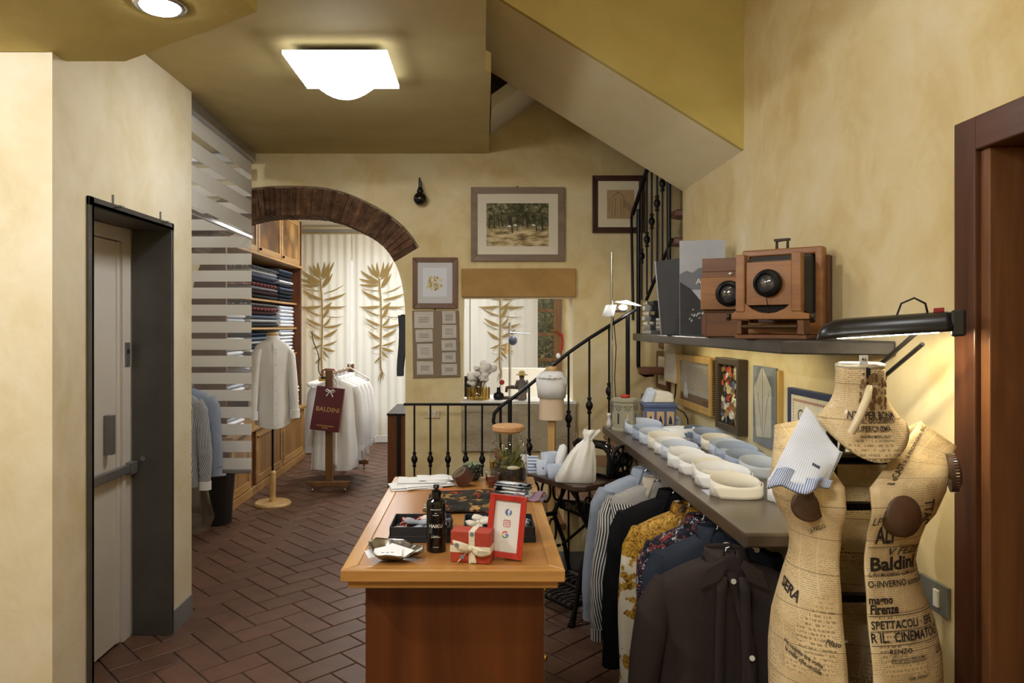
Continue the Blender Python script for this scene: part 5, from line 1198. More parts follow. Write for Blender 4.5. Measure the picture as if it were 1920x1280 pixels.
for pl in ([(3.325, 1.385), (3.325, 1.06)], [(3.31, 1.08), (3.27, 1.24), (3.24, 1.29)], [(3.335, 1.1), (3.38, 1.27)]):
    m = MB().tube([FR(a, b, .0232) for a, b in pl], .0012, 5); m.build('seam', plain('seam_thread', C(120,112,98), .9), f5, w=True)
quad3(FR, 3.18, 3.45, 1.03, 1.395, .0245, .0275).build('pane', M_pane, f5, w=True)
f6 = picture('certificate', 'blue framed lettered certificate behind the dress form', FR, 2.45, 3.04, .98, 1.325, .026, .03, plain('navy_frame', C(46,60,92), .5), plain('certificate_paper', C(224,216,190), .8))
m = MB()
for k in range(40):
    a = 2.995 - .0125*k; m.add([FR(a, 1.272, .0245), FR(a - .007, 1.272, .0245), FR(a - .007, 1.283, .0245), FR(a, 1.283, .0245)], [(0,1,2,3)])
for k in range(18):
    b = 1.26 - .0125*k; m.add([FR(2.995, b, .0245), FR(2.988, b, .0245), FR(2.988, b + .007, .0245), FR(2.995, b + .007, .0245)], [(0,1,2,3)])
m.build('border_stitches', plain('red_brown_thread', C(160,84,60), .9), f6, w=True)
m = text_mb('CA', .075, 0, 'LEFT'); put(m, lambda x, y: FR(2.955 - x, 1.215 + y, .0245)); m.build('lettering', plain('certificate_ink', C(70,66,64), .9), f6, w=True)
cb = thing('wall_cable', 'thin black cable running down the wall to the bench', 'cable', FR(4.7, .96, .01))
MB().tube([FR(4.88, 1.20, .006), FR(4.90, 1.12, .004), FR(4.96, 1.05, .004), FR(4.86, 1.03, .004), FR(4.68, 1.02, .005), FR(4.60, .99, .006), FR(4.59, .955, .006)], .004, 6).build('cable_run', M_black, cb, w=True, smooth=True)

# ================================================================ upper shelf
M_shelf = wood('shelf_dark_ash', C(36,33,31), C(68,61,56), 'Y', .9, .4, 2.0)
SHT = 1.533
sl = thing('wall_shelf', 'thick dark wooden shelf above the bench holding old cameras', 'shelf', (1.17, 3.6, SHT - .045))
MB().slab([[(1.02, 2.45), (1.317, 2.29), (1.317, 4.735), (1.317, 4.80), (1.02, 4.88)]], lambda x, y, q: V(x, y, q), SHT - .047, SHT).build('board', M_shelf, sl, w=True, bevel=.006)
for y in (2.7, 3.7, 4.6): MB().box((1.28, y - .01, SHT - .06), (1.317, y + .01, SHT - .047)).build('fixing', M_black, sl, w=True)

us = thing('assumed_shelf_light', 'assumed unseen light strip under the dark shelf lighting the collars', 'assumed lamp', (1.185, 3.56, SHT - .0475))  # strip itself not visible, assumed from the bright wall below the shelf
MB().box((-.012, -.75, -.006), (.012, .75, -.0002)).build('housing', M_rail, us)
MB().box((-.008, -.74, -.010), (.008, .74, -.0062)).build('strip', emis('assumed_shelf_glow', (1, .89, .60, 1), ASSUMED_SHELF), us)
M_camlight = wood('camera_pale_mahogany', C(128,80,40), C(168,116,66), 'X', 1.6, .35, coat=.2)
M_cambody = wood('camera_mahogany', C(92,54,30), C(132,84,48), 'X', 1.6, .35, coat=.2)
M_camdark = wood('camera_dark_walnut', C(78,46,30), C(116,72,46), 'Z', 1.6, .4)
M_bel = plain('bellows_leather', C(52,49,48), .45); M_lens = plain('lens_black', C(22,22,23), .3, .4); M_lensglass = plain('lens_glass', C(70,70,76), .04, .0, 1.0, .2, 14, Coat_Weight=1.0)
def lens(t, c, r):
    l_ = MB().lathe([(r*1.02, .0), (r*1.02, -.012), (r*.92, -.018), (r*.92, -.030), (r*.72, -.034), (r*.70, -.020), (r*.5, -.016)], c=c, axis='Y', n=28).build('lens_barrel', M_lens, t, smooth=False)
    MB().lathe([(r*.66, -.018), (r*.5, -.024), (r*.25, -.028), (.001, -.029)], c=c, axis='Y', n=24).build('lens_glass', M_lensglass, l_, smooth=True)
t = thing('bellows_camera', 'large wooden bellows camera, the bigger of two on the shelf', 'camera', (1.065, 2.66, SHT + .001), math.radians(-40))
MB().box((-.125, -.02, 0), (.13, .20, .016)).build('base_board', M_cambody, t, bevel=.003)
MB().box((-.118, -.025, .016), (-.098, .05, .070)).build('bed_cheek', M_cambody, t, bevel=.004); MB().box((.10, -.025, .016), (.125, .05, .070)).build('bed_cheek', M_cambody, t, bevel=.004)
MB().tube([V(-.10, -.02, .045), V(.10, -.02, .045)], .008, 8).build('rack_rod', plain('tarnished_brass', C(96,74,52), .4, .6), t, smooth=True)
MB().slab([[(-.135, .072), (.145, .072), (.145, .092), (.118, .097), (.118, .135), (.085, .135), (.06, .112), (.03, .098), (0, .094), (-.03, .098), (-.06, .112), (-.085, .135), (-.118, .135), (-.118, .105), (-.135, .092)]], lambda x, z, q: V(x, q, z), -.030, .0).build('scalloped_board', M_camlight, t, bevel=.003)
MB().box((-.09, -.004, .09), (.09, .02, .14)).build('dark_gap', M_dark, t)
MB().box((-.082, -.022, .125), (.082, -.006, .285)).build('lens_board', M_camlight, t, bevel=.002)
for s_ in (-1, 1): MB().box((s_*.083, -.034, .10), (s_*.118, .004, .315)).build('standard', M_camlight, t, bevel=.004)
lens(t, V(.0, -.022, .205), .050)
MB().tube([V(0, -.046, .155), V(0, -.024, .115)], .0015, 5).build('shutter_wire', M_black, t)
NB = 9; rg = []
for k in range(2*NB + 1):
    u = k/(2*NB); hw_ = .088 + .028*u + (-.012 if k % 2 else 0); z0_, z1_ = .115 - .03*u + (.012 if k % 2 else 0), .290 + .035*u - (.012 if k % 2 else 0); y = .0 + .150*u
    rg.append([V(-hw_, y, z0_), V(hw_, y, z0_), V(hw_, y, z1_), V(-hw_, y, z1_)])
MB().loft(rg).build('bellows', M_bel, t)
bf = MB().slab([[(-.15, .016), (.15, .016), (.15, .345), (-.15, .345)], [(-.122, .06), (.122, .06), (.122, .318), (-.122, .318)]], lambda x, z, q: V(x, q, z), .120, .172).build('back_frame', M_camlight, t, bevel=.006)
MB().box((-.145, .170, .06), (.160, .232, .315)).build('back_box', M_camdark, t, bevel=.003)
MB().tube([V(-.02, .135, .343), V(-.02, .135, .375), V(.02, .135, .378), V(.02, .135, .343)], .006, 6).box((-.028, .125, .374), (.028, .145, .383)).build('carry_handle', plain('worn_leather', C(60,42,34), .6), t)
for s_ in (-1, 1): MB().lathe([(.001, 0), (.006, 0), (.006, s_*.02), (.014, s_*.022), (.014, s_*.032), (.001, s_*.034)], c=(s_*.125, -.01, .082), axis='X', n=12).build('focus_knob', plain('knob_dark', C(60,46,38), .4, .3), t)
t = thing('box_camera', 'smaller wooden box camera beside the large bellows camera', 'camera', (1.075, 3.17, SHT + .001), math.radians(-26))
MB().box((-.098, -.002, 0), (.10, .15, .108)).build('lower_box', M_cambody, t, bevel=.003); MB().box((-.095, -.002, .108), (.10, .15, .122)).build('ledge', M_camdark, t, bevel=.002)
MB().box((-.105, -.028, .12), (.10, .14, .262)).build('front_board', M_camlight, t, bevel=.003); MB().box((-.10, -.012, .262), (.10, .14, .288)).build('sliding_rail', M_cambody, t, bevel=.002)
MB().box((-.102, -.005, .288), (.10, .14, .348)).build('top_box', M_cambody, t, bevel=.003)
lens(t, V(.015, -.028, .190), .055)
MB().lathe([(.001, 0), (.007, 0), (.007, -.006), (.001, -.007)], c=(.02, -.014, .276), axis='Y', n=10).build('screw', M_steel, t)
MB().box((-.105, -.004, .01), (-.085, .0, .10)).build('corner_strip', M_camdark, t)

# mountain book, folder, slide box, film tins
t = thing('mountain_book', 'tall book with a grey mountain photograph leaning on the wall', 'book', (1.135, 3.70, SHT + .001), math.radians(-14)); t.scale = (1.0, 1.0, 1.2)
tiltm = Matrix.Rotation(math.radians(-9), 4, 'X')
def bk(x, z, q=0.0): return tiltm @ V(x, -q, z)
MB().box((-.115, 0, 0), (.115, .014, .42)).xf(tiltm).build('cover', plain('cover_sky', C(176,180,190), .4, var=.12, scale=5), t, bevel=.002)
def flat(lst, mat, nme, q): MB().add([bk(x, z, q) for x, z in lst], [tuple(range(len(lst)))]).build(nme, mat, t)
flat([(-.114, .20), (-.114, .27), (-.08, .285), (-.05, .275), (-.02, .295), (.01, .30), (.03, .29), (.05, .30), (.08, .27), (.114, .25), (.114, .20)], plain('far_ridge', C(112,116,126), .5), 'printed_ridge', .0008)
flat([(-.114, .002), (-.114, .235), (-.06, .205), (.0, .14), (.06, .12), (.114, .11), (.114, .002)], plain('near_slope', C(36,37,40), .5, var=.3, scale=30), 'printed_slope', .0012)
rn = random.Random(77); M_snow = plain('printed_snow', C(170,172,176), .6, var=.2, scale=60)
for k in range(16):
    x, z = -.075 + .012*k*.6 + rn.uniform(-.008, .008), .055 + .05*rn.random() + .002*k; s_ = rn.uniform(.006, .013); flat([(x, z), (x + s_, z + s_*.9), (x + s_*1.3, z + s_*.2), (x + s_*.5, z - s_*.5)], M_snow, 'printed_snow', .0016 + .00001*k)
m = text_mb('AL', .035, 0, 'LEFT', 1.3); put(m, lambda x, y: bk(-.035 + x, .235 + y, .0018)); m.build('lettering', M_white, t)
t = thing('grey_folder', 'dark grey upright portfolio folder on the shelf', 'folder', (1.12, 4.20, SHT + .001), math.radians(-20))
MB().hexa([V(-.07, 0, 0), V(.10, 0, 0), V(.10, .03, 0), V(-.07, .03, 0), V(-.105, .0, .43), V(.10, .0, .45), V(.10, .03, .45), V(-.105, .03, .43)]).build('cover', plain('grey_board', C(66,66,70), .6), t, bevel=.002)
MB().hexa([V(-.077, -.002, 0), V(-.07, -.002, 0), V(-.07, .032, 0), V(-.077, .032, 0), V(-.113, -.002, .43), V(-.105, -.002, .43), V(-.105, .032, .43), V(-.113, .032, .43)]).build('pale_edge', M_greymetal, t)
t = thing('slide_box', 'dark grey cardboard box lying beside the small camera', 'box', (1.10, 3.98, SHT + .001), math.radians(-16))
MB().box((-.085, -.06, 0), (.055, .06, .10)).build('carton', plain('graphite_card', C(62,63,66), .5), t, bevel=.002)
MB().box((.055, -.055, .004), (.105, .055, .095)).build('inner_tray', plain('black_gloss', C(22,22,24), .15), t); MB().box((.025, -.0612, .052), (.045, -.060, .058)).build('small_label', M_greymetal, t)
for k in range(6): MB().box((.056, -.058, .012 + .014*k), (.105, -.055, .017 + .014*k)).build('tray_rib', M_greymetal, t)
items = [('silver round film tin at the bottom of the heap', 'd', 1.06, 4.50, .024, .045, 'M_steel'), ('silver round film tin in the middle of the heap', 'd', 1.07, 4.50, .024, .042, 'M_steel'), ('silver round film tin on top of two others', 'd', 1.08, 4.505, .024, .044, 'M_steel')]
z = SHT + .001
tag(MB().box((1.03, 4.40, z), (1.20, 4.64, z + .022)).build('metal_plate', M_greymetal, bevel=.002), 'flat grey metal plate under the film tins', 'plate')
z += .0225
for k, (nme, *_r) in enumerate(items):
    t = thing('film_tin', nme, 'film tin', (1.125, 4.46, z + .0255*k), 0, 'film tins on the shelf')
    MB().lathe([(.001, 0), (.046, 0), (.046, .024), (.001, .025)], n=24).build('tin_body', M_steel, t, bevel=.0015); MB().lathe([(.0475, .013), (.0475, .022), (.046, .022), (.046, .013)], n=24).build('lid_rim', M_greymetal, t)
dk = plain('black_plastic_holder', C(28,28,30), .3)
hold = ['plate holder at the bottom of the black pile', 'plate holder second in the black pile', 'plate holder third in the black pile', 'plate holder fourth in the black pile', 'plate holder fifth in the black pile', 'plate holder on top of the black pile']
zz_ = z
for k, h_ in enumerate((.030, .028, .034, .030, .036, .030)):
    t = thing('plate_holder', 'black and chrome ' + hold[k], 'plate holder', (1.10 + .008*(k % 2), 4.57 + .006*(k % 3), zz_), math.radians((-8, 6, -4, 9, -6, 3)[k]), 'plate holders on the shelf')
    MB().box((-.03, -.05, 0), (.055, .05, h_ - .001)).build('holder_body', dk, t, bevel=.002); MB().box((-.075, -.045, .003), (-.031, .045, h_ - .004)).build('chrome_end', M_steel if k % 2 else M_greymetal, t, bevel=.003)
    zz_ += h_
t = thing('lens_column', 'slim dark ridged lens tube standing by the folder', 'lens', (1.125, 4.36, SHT + .001))
MB().lathe([(.001, 0)] + [(r, .02*k + dz) for k in range(12) for r, dz in ((.022, 0), (.022, .014), (.018, .015), (.018, .019))] + [(.001, .24)], n=16).build('ridged_tube', dk, t)

# ================================================================ desk lamp over the dress form
t = thing('desk_lamp', 'black arm lamp with long shade glowing over the dress form', 'desk lamp', (1.17, 2.42, BZ))
M_shade = plain('black_shade', C(26,26,27), .3)
A_, B_ = P(1532, 628, 2.03), P(1786, 612, 1.86); ax_ = (B_ - A_).normalized(); up_ = V(0, 0, 1); sd_ = ax_.cross(up_).normalized(); L_ = (B_ - A_).length
rg = []
for u, k in ((0, .05), (.02, .45), (.06, .75), (.14, .96), (.22, 1), (.95, .98), (1.0, .9)):
    c = A_ + ax_*L_*u; rg.append([c + sd_*.052*k*math.cos(math.radians(q)) + up_*(.052*k*math.sin(math.radians(q)) - .012) for q in range(0, 181, 15)])
MB().loft(rg, closed=False).build('shade', M_shade, t, w=True, smooth=True, solid=.003)
MB().obox(B_ + ax_*.012 + up_*.008, ax_, sd_, up_, .016, .045, .034).build('end_cap', M_shade, t, w=True, bevel=.006)
MB().obox(B_ - ax_*.03 + up_*.045, ax_, sd_, up_, .012, .008, .006).build('red_switch', plain('red_rocker', C(150,30,28), .4), t, w=True, bevel=.002)
MB().tube([A_ + ax_*L_*.16 - up_*.004, B_ - ax_*.03 - up_*.004], .011, 10).build('tube', emis('fluorescent_tube', (1, .86, .56, 1), DESK_STRENGTH), t, w=True, smooth=True)
E0 = B_ - ax_*.05 + sd_*(-.0); J = P(1606, 742, 2.17)
for o_ in (-.014, .014):
    MB().tube([E0 + V(0, .03, -.02 + o_*1.6), J + V(0, .02, o_*1.6)], .006, 6).build('arm_bar', M_black, t, w=True)
MB().tube([J + V(0, .02, 0), V(1.17, 2.42, BZ + .02)], .010, 8).build('upright', M_black, t, w=True); MB().lathe([(.001, 0), (.055, 0), (.055, .018), (.001, .02)], c=(1.17, 2.42, BZ + .001), n=24).build('foot', M_black, t, w=True)
MB().tube([B_ - ax_*.055 + up_*.04, B_ - ax_*.06 + up_*.065, B_ - ax_*.085 + up_*.082, B_ - ax_*.115 + up_*.07, B_ - ax_*.125 + up_*.04], .0028, 6).build('cable_loop', M_black, t, w=True, smooth=True)
switch('grey wall switch plate beside the dress form hip', FR, 2.09, .80, .13, .088, plain('grey_switch_plate', C(120,120,112), .4), (-.02,))
# ================================================================ garments hanging under the bench
gp = 'garments hanging under the bench'
M_brown = plain('dark_brown_twill', C(52,44,42), .85, spec=.15, var=.08, bump=.2)
M_navy = plain('navy_poplin', C(44,50,62), .8, spec=.15)
M_floral = spots('dark_floral', [C(28,30,40), C(60,64,80), C(30,32,42), C(150,60,60), C(40,44,58), C(190,186,190)], 70, rough=.8)
M_baroque = spots('gold_baroque', [C(178,132,34), C(70,46,22), C(206,160,54), C(228,214,180), C(150,104,28), C(196,150,44)], 34, rough=.6, dist=.8)
def baroque_body():
    t = NT('gold_medallion_cream'); v = t.coord('Object'); vo = t.n('TexVoronoi'); vo.inputs['Scale'].default_value = 11.0; nz = t.n('TexNoise'); nz.inputs['Scale'].default_value = 26.0; t.l(v, nz.inputs['Vector']); t.l(t.mix(.10, v, nz.outputs['Color']), vo.inputs['Vector']); sz = t.n('SeparateXYZ'); t.l(v, sz.inputs[0])
    n = t.noise(v, 60, 4, .7, 1.5); k = t.math('MAXIMUM', t.math('LESS_THAN', vo.outputs['Distance'], .44), t.math('GREATER_THAN', sz.outputs[2], -.20)); g = t.ramp(n, [(.38, C(84,58,22)), (.48, C(168,124,36)), (.6, C(214,170,70)), (.68, C(110,78,30))], 'LINEAR')
    t.setc(t.mix(k, C(222,212,190), g)); return t.p(.6, 0, .3)
M_blk = plain('black_wool', C(24,24,26), .9, spec=.1); M_bwstripe = stripes('black_white_stripe', C(226,222,214), C(36,38,44), .0135, .52)
M_finestripe = stripes('blue_fine_stripe', C(190,198,210), C(134,146,166), .008, .5); M_beige = plain('beige_collar_cloth', C(190,178,160), .85)
GZ = .862
for i, (d, x, mt, w_, ln, lb, kw) in enumerate((
    (2.29, .745, M_brown, .44, .76, 'dark brown open-collar shirt hanging nearest under the bench', dict(placket_x=.055, br=.0085, open_front=1, sl_out=.075, sleeve=.56, cuff_mat=False, depth=.13)),
    (2.54, .800, M_navy, .42, .70, 'plain navy shirt hanging behind the dark brown one', dict(sl_out=.03)),
    (2.68, .795, M_floral, .40, .68, 'dark shirt with tiny flower print under the bench', dict(sl_out=.02)),
    (2.87, .795, baroque_body(), .44, .78, 'gold and cream baroque print shirt under the bench', dict(collar_mat=M_baroque, sl_out=.03)),
    (3.10, .795, M_blk, .46, .74, 'black jacket between the gold and striped shirts', dict(sl_out=.05, cat='jacket')),
    (3.36, .790, M_bwstripe, .45, .66, 'black and white striped shirt with beige collar', dict(collar_mat=M_beige, sl_out=.06, cuff_mat=M_bwstripe)),
    (3.58, .785, M_finestripe, .45, .66, 'pale blue fine-striped shirt hanging furthest under the bench', dict(sl_out=.06)))):
    kw2 = dict(depth=.12, sleeve=.60, cat='shirt'); kw2.update(kw)
    garment('shirt' if kw2['cat'] == 'shirt' else 'jacket', lb, (x + .03, d, GZ), math.radians(-3 - 2*(i % 3)), mt, w_, ln, group=gp, seed=40 + i, hook=.45, neck_drop=.02, **kw2)

# ================================================================ newspaper-covered adjustable dress form
def newsprint():
    t = NT('old_newsprint'); uv = t.coord('UV'); sp = t.n('SeparateXYZ'); t.l(uv, sp.inputs[0])
    vo = t.n('TexVoronoi'); vo.inputs['Scale'].default_value = 11.0; vo.distance = 'CHEBYCHEV'; t.l(uv, vo.inputs['Vector']); cs = t.n('SeparateXYZ'); t.l(vo.outputs['Color'], cs.inputs[0])
    ln = t.math('LESS_THAN', t.math('FRACT', t.math('MULTIPLY', sp.outputs[1], 1/.0052)), .52)
    ln2 = t.math('LESS_THAN', t.math('FRACT', t.math('MULTIPLY', sp.outputs[1], 1/.011)), .55)
    wd = t.math('GREATER_THAN', t.noise(t.coord('UV', (420, 200, 1)), 1.0, 2, .5), .46); wd2 = t.math('GREATER_THAN', t.noise(t.coord('UV', (190, 90, 1)), 1.0, 2, .5), .5)
    colm = t.math('GREATER_THAN', t.math('FRACT', t.math('MULTIPLY', sp.outputs[0], 1/.048)), .07)
    small = t.math('MULTIPLY', t.math('MULTIPLY', ln, wd), colm); big = t.math('MULTIPLY', ln2, wd2)
    pick = t.math('GREATER_THAN', cs.outputs[0], .72); ink = t.mix(pick, small, big)
    dens = t.ramp(cs.outputs[1], [(0, (.2, .2, .2, 1)), (.5, (.45, .45, .45, 1)), (1, (.7, .7, .7, 1))])
    n = t.noise(t.coord('UV'), 9, 5, .6); paper = t.ramp(n, [(.3, C(198,170,124)), (.5, C(222,196,150)), (.7, C(236,214,172))])
    ed = t.math('LESS_THAN', t.math('ABSOLUTE', t.math('SUBTRACT', t.math('FRACT', t.math('MULTIPLY', sp.outputs[1], 1/.09)), .5)), .012)
    c = t.mix(t.math('MULTIPLY', ink, dens), paper, C(70,54,38)); c = t.mix(t.math('MULTIPLY', ed, .6), c, C(70,54,38))
    t.setc(c); t.bump(n, .15, .004); return t.p(.45, 0, .4, Coat_Weight=.15)
M_news = newsprint(); M_ink = plain('newspaper_ink', C(44,36,30), .6); M_cup = plain('brown_leather_cup', C(84,58,40), .45, var=.2, scale=20)
DX, DY, KD = .938, 1.86, 1.82/F     # centre of the form; metres per pixel at its depth
df = thing('dress_form', 'newspaper-covered adjustable dress form opened down the middle', 'dress form', (DX, DY, 0))
def zy(y): return E - (y - CY)*KD
RW = [(.30, .17), (.45, .205), (.58, .228), (.68, .236), (.76, .232), (.841, .216), (.922, .182), (.99, .170), (1.057, .184), (1.12, .222), (1.165, .246), (1.19, .252)]
LW = [(.30, .095), (.45, .110), (.58, .122), (.68, .124), (.76, .124), (.841, .118), (.922, .095), (.99, .073), (1.03, .068), (1.077, .082), (1.12, .104), (1.158, .118), (1.19, .120)]
DD = [(.30, .10), (.58, .13), (.72, .135), (.90, .105), (1.0, .092), (1.08, .105), (1.13, .128), (1.19, .118)]
def itp(tab, z):
    if z <= tab[0][0]: return tab[0][1]
    for (a, b), (c, d) in zip(tab, tab[1:]):
        if a <= z <= c:
            k = (z - a)/(c - a); k = k*k*(3 - 2*k); return b + (d - b)*k
    return tab[-1][1]
class Panel:
    def __init__(s, sgn, xg, Wt_, N, T): s.sg, s.xg, s.W, s.N, s.T = sgn, xg, Wt_, N, T
    def pt(s, th, z, off=0.0):
        W_, D = itp(s.W, z) + off, itp(DD, z) + off; return V(s.xg + s.sg*W_*math.sin(th), -D*math.cos(th), z)
    def chest(s, th, t, off=0.0):
        a = s.pt(th, 1.19, off); b = s.N + (s.T - s.N)*math.sin(th)**1.1; return a.lerp(b + V(0, -off, off), t)
    def theta(s, arc, z):
        th = 0; p = s.pt(0, z); acc = 0
        while acc < arc and th < 2.6:
            th += .02; q = s.pt(th, z); dl = (q - p).length; acc += dl; p = q
        return th - .02*(acc - arc)/dl if acc > arc else th
    def build(s, nme):
        zs = [.30, .36, .42, .5, .56, .62, .68, .72, .76, .80, .84, .88, .92, .955, .99, 1.02, 1.05, 1.08, 1.11, 1.14, 1.165, 1.19]; ths = [math.pi*i/30 for i in range(31)]; rings = [[s.pt(th, z) for th in ths] for z in zs]
        for t in (.25, .5, .75, 1.0): rings.append([s.chest(th, t) for th in ths])
        return MB().loft(rings, closed=False).build(nme, M_news, df, smooth=True, solid=.006)
    def text(s, body, dx, y, size, bold=0.0, sx=1.0, shear=0.0, rot=0.0, align='LEFT'):
        z0 = zy(y); th0 = math.asin(min(1, max(0, dx/itp(s.W, z0)))); a0 = 0; n = 12
        for i in range(n): a0 += (s.pt(th0*(i + 1)/n, z0) - s.pt(th0*i/n, z0)).length
        m = text_mb(body, size, bold, align, sx, shear, 2, .012); cr, sr = math.cos(rot), math.sin(rot); out = []
        for p in m.v:
            x, yy = p.x*cr - p.y*sr, p.x*sr + p.y*cr; z = z0 + yy
            arc = a0 + (x if s.sg > 0 else -x); 
            if arc < 0: out.append(s.pt(0, z, .0058) + V(s.sg*-arc*-1, 0, 0)); continue
            out.append(s.pt(s.theta(arc, z), z, .0058))
        m.v = out; m.build('headline', M_ink, df)
R_ = Panel(1, .0, RW, V(.235, .07, 1.325), V(.318, .05, 1.262)); L_p = Panel(-1, -.062, LW, V(-.085, .08, 1.325), V(-.150, .075, 1.315))
R_.build('right_half'); L_p.build('left_half')
tx = lambda px: (px - 1597)*KD
for a in (('Baldini', 1604, 1045, .046, .03, 1.12), ('O-INVERNO uomo-donne-bo', 1599, 1079, .0215, .012, .88), ('magno', 1598, 1106, .027, .03, .85), ('Firenze', 1600, 1123, .031, .03, .80), ('SPETTACOLI · SPE', 1600, 1150, .026, .018, .88), ('R IL.  CINEMATOG', 1597, 1171, .030, .02, .82), ('RENZO', 1628, 1194, .017, .004, 1.1), ('ALI', 1611, 990, .062, .02, .55), ('LPI', 1600, 962, .032, 0, .7), ('VIA SIENA', 1660, 1240, .012, .004, 1.1), ('LUIGI', 1728, 1203, .022, .02, .5)):
    R_.text(a[0], tx(a[1]), a[2], a[3], a[4], a[5])
R_.text('V FEZE', tx(1634), 1022, .026, .004, 1.3, .35); R_.text('IL PIU MODERNO COMPLESSO', tx(1602), 1063, .0125, .008, .85); R_.text('TTAC', tx(1709), 925, .048, .02, .55, 0, -math.pi/2)
R_.text('PERSONALE PER UOMO', tx(1630), 1207, .0105, .006, .9)
for z_, x0, x1 in ((1134, 1597, 1745), (1160, 1597, 1750), (1183, 1597, 1755), (1012, 1599, 1690), (1212, 1630, 1702)):   # rules between the headings
    zz_ = zy(z_); W_ = itp(RW, zz_); n = 16; m = MB(); ps_ = []
    for i in range(n + 1):
        dx = tx(x0) + (tx(x1) - tx(x0))*i/n; th = math.asin(min(.999, max(0, dx)/W_)); ps_ += [R_.pt(th, zz_ - .0007, .0058), R_.pt(th, zz_ + .0007, .0058)]
    m.add(ps_, [(2*i, 2*i + 2, 2*i + 3, 2*i + 1) for i in range(n)]); m.build('printed_rule', M_ink, df)
# slanted gothic line along the neckline of the right half
m = text_mb('il «CAST» u recensine BL', .022, .012, 'LEFT', .80, 0, 2, .01)
W0 = max(p.x for p in m.v); m.v = [R_.chest(.24 - (p.y + .012)*5.5, .04 + .92*p.x/W0, .0058) for p in m.v]; m.build('headline', M_ink, df)
txl = lambda px: (1552 - px)*KD
L_p.text('SERA', txl(1470), 1096, .040, .03, .72, 0, math.radians(-24)); L_p.text('Filato', txl(1520), 1178, .018, .012, .85, .3, math.radians(-10)); L_p.text('Ha colpito tre volte', txl(1469), 1194, .016, .012, .75, 0, math.radians(-22)); L_p.text('la mille che uccide', txl(1469), 1207, .0165, .014, .75, 0, math.radians(-22)); L_p.text('LA PASSO', txl(1507), 990, .016, .01, .6, 0, math.radians(35))
# bust cups and arm-hole dials
def cup(c, r, n_, nme='bust_cup'):
    n_ = Vector(n_).normalized(); a = n_.cross(V(0, 0, 1)).normalized(); b = a.cross(n_); Mx = Matrix((( a.x, b.x, n_.x, 0), (a.y, b.y, n_.y, 0), (a.z, b.z, n_.z, 0), (0, 0, 0, 1)))
    return MB().lathe([(r*1.06, -.012), (r*1.04, .002), (r, .006), (r*.9, r*.17), (r*.65, r*.30), (r*.3, r*.37), (.001, r*.38)], c=c, n=28, M=Mx).build(nme, M_cup, df, smooth=True)
p_ = R_.pt(math.asin(.080/itp(RW, zy(952))), zy(952)); cup(p_, .049, (.22, -1, .1))
p_ = L_p.pt(math.asin(.074/itp(LW, zy(938))), zy(938)); cup(p_ + V(-.004, -.003, 0), .036, (-.18, -1, .1))
c_ = V(.272, -.012, 1.205); cup(c_, .046, (1, -.45, .1), 'armhole_dial')
mm = MB(); n_ = V(1, -.45, .1).normalized(); a = n_.cross(V(0, 0, 1)).normalized(); b = a.cross(n_)
for k in range(40):
    q = 2*math.pi*k/40; mm.obox(c_ + (a*math.cos(q) + b*math.sin(q))*.0475 + n_*.002, a*math.cos(q) + b*math.sin(q), n_, (a*-math.sin(q) + b*math.cos(q)), .003, .004, .0014)
mo_ = mm.build('toothed_ring', M_steel, df); mo_['kind'] = 'stuff'
# neck piece: bell with a low front point
NX = .036; rings = []
for k in range(15):
    u = k/14; ring = []
    for i in range(40):
        a = 2*math.pi*i/40; fr_ = max(0, -math.sin(a))**1.6; side_ = abs(math.cos(a))**2; zb = 1.335 - .088*fr_ + .0*side_
        z = 1.478 + (zb - 1.478)*u; r = .055 + .002*u + .050*max(0, (u - .35)/.65)**1.9*(1.0 + .05*side_)
        ring.append(V(NX + r*math.cos(a)*1.02, r*math.sin(a)*.92 - .004, z))
    rings.append(ring)
nk_m = MB().loft(rings[::-1], caps=False); nk_m.uv = [((i % 41)/41*.50, p.z + .5) for i, p in enumerate(nk_m.v)]
nk = nk_m.build('neck_piece', M_news, df, smooth=True, solid=.005)
MB().lathe([(.001, 1.488), (.050, 1.488), (.059, 1.484), (.060, 1.476), (.056, 1.472)], c=(NX, -.004, 0), n=32, sy=.92).build('neck_cap', plain('cream_metal', C(216,206,184), .35, .4), df, smooth=True)
MB().box((NX - .026, -.054, 1.486), (NX - .006, -.050, 1.508)).build('size_tag', M_linen, df)
m = text_mb('46', .013, .01); put(m, lambda x, y: V(NX - .016 + x, -.0545, 1.497 + y)); m.build('size_number', M_ink, df)
MB().box((NX - .012, -.0585, 1.40), (NX - .002, -.052, 1.478)).build('neck_slot', M_dark, df)
for x in (-.020, .006): MB().sphere((NX + x, -.056, 1.463), .004, 8, 6).build('rivet', M_steel, df)
pts = [V(NX - .006, -.060, 1.428), V(NX - .030, -.095, 1.405), V(NX - .055, -.110, 1.365), V(NX - .075, -.105, 1.320)]; MB().tube(pts, [.008, .010, .010, .009], 10).build('lever', plain('ivory_lever', C(226,208,170), .35), df, smooth=True)
def necktext(body, y, size, bold, x0, sx):
    m = text_mb(body, size, bold, 'CENTER', sx, 0, 2, .010); z0 = E - (y - CY)*1.80/F; out = []
    for p in m.v:
        z = z0 + p.y; th = -math.pi/2 + (p.x + x0)/.085; fr_ = max(0, -math.sin(th))**1.6; zb = 1.335 - .088*fr_; u = min(1, max(0, (1.478 - z)/(1.478 - zb))); r = .057 + .002*u + .050*max(0, (u - .35)/.65)**1.9 + .0042
        out.append(V(NX + r*math.cos(th)*1.02, r*math.sin(th)*.92 - .004, z))
    m.v = out; m.build('headline', M_ink, df)
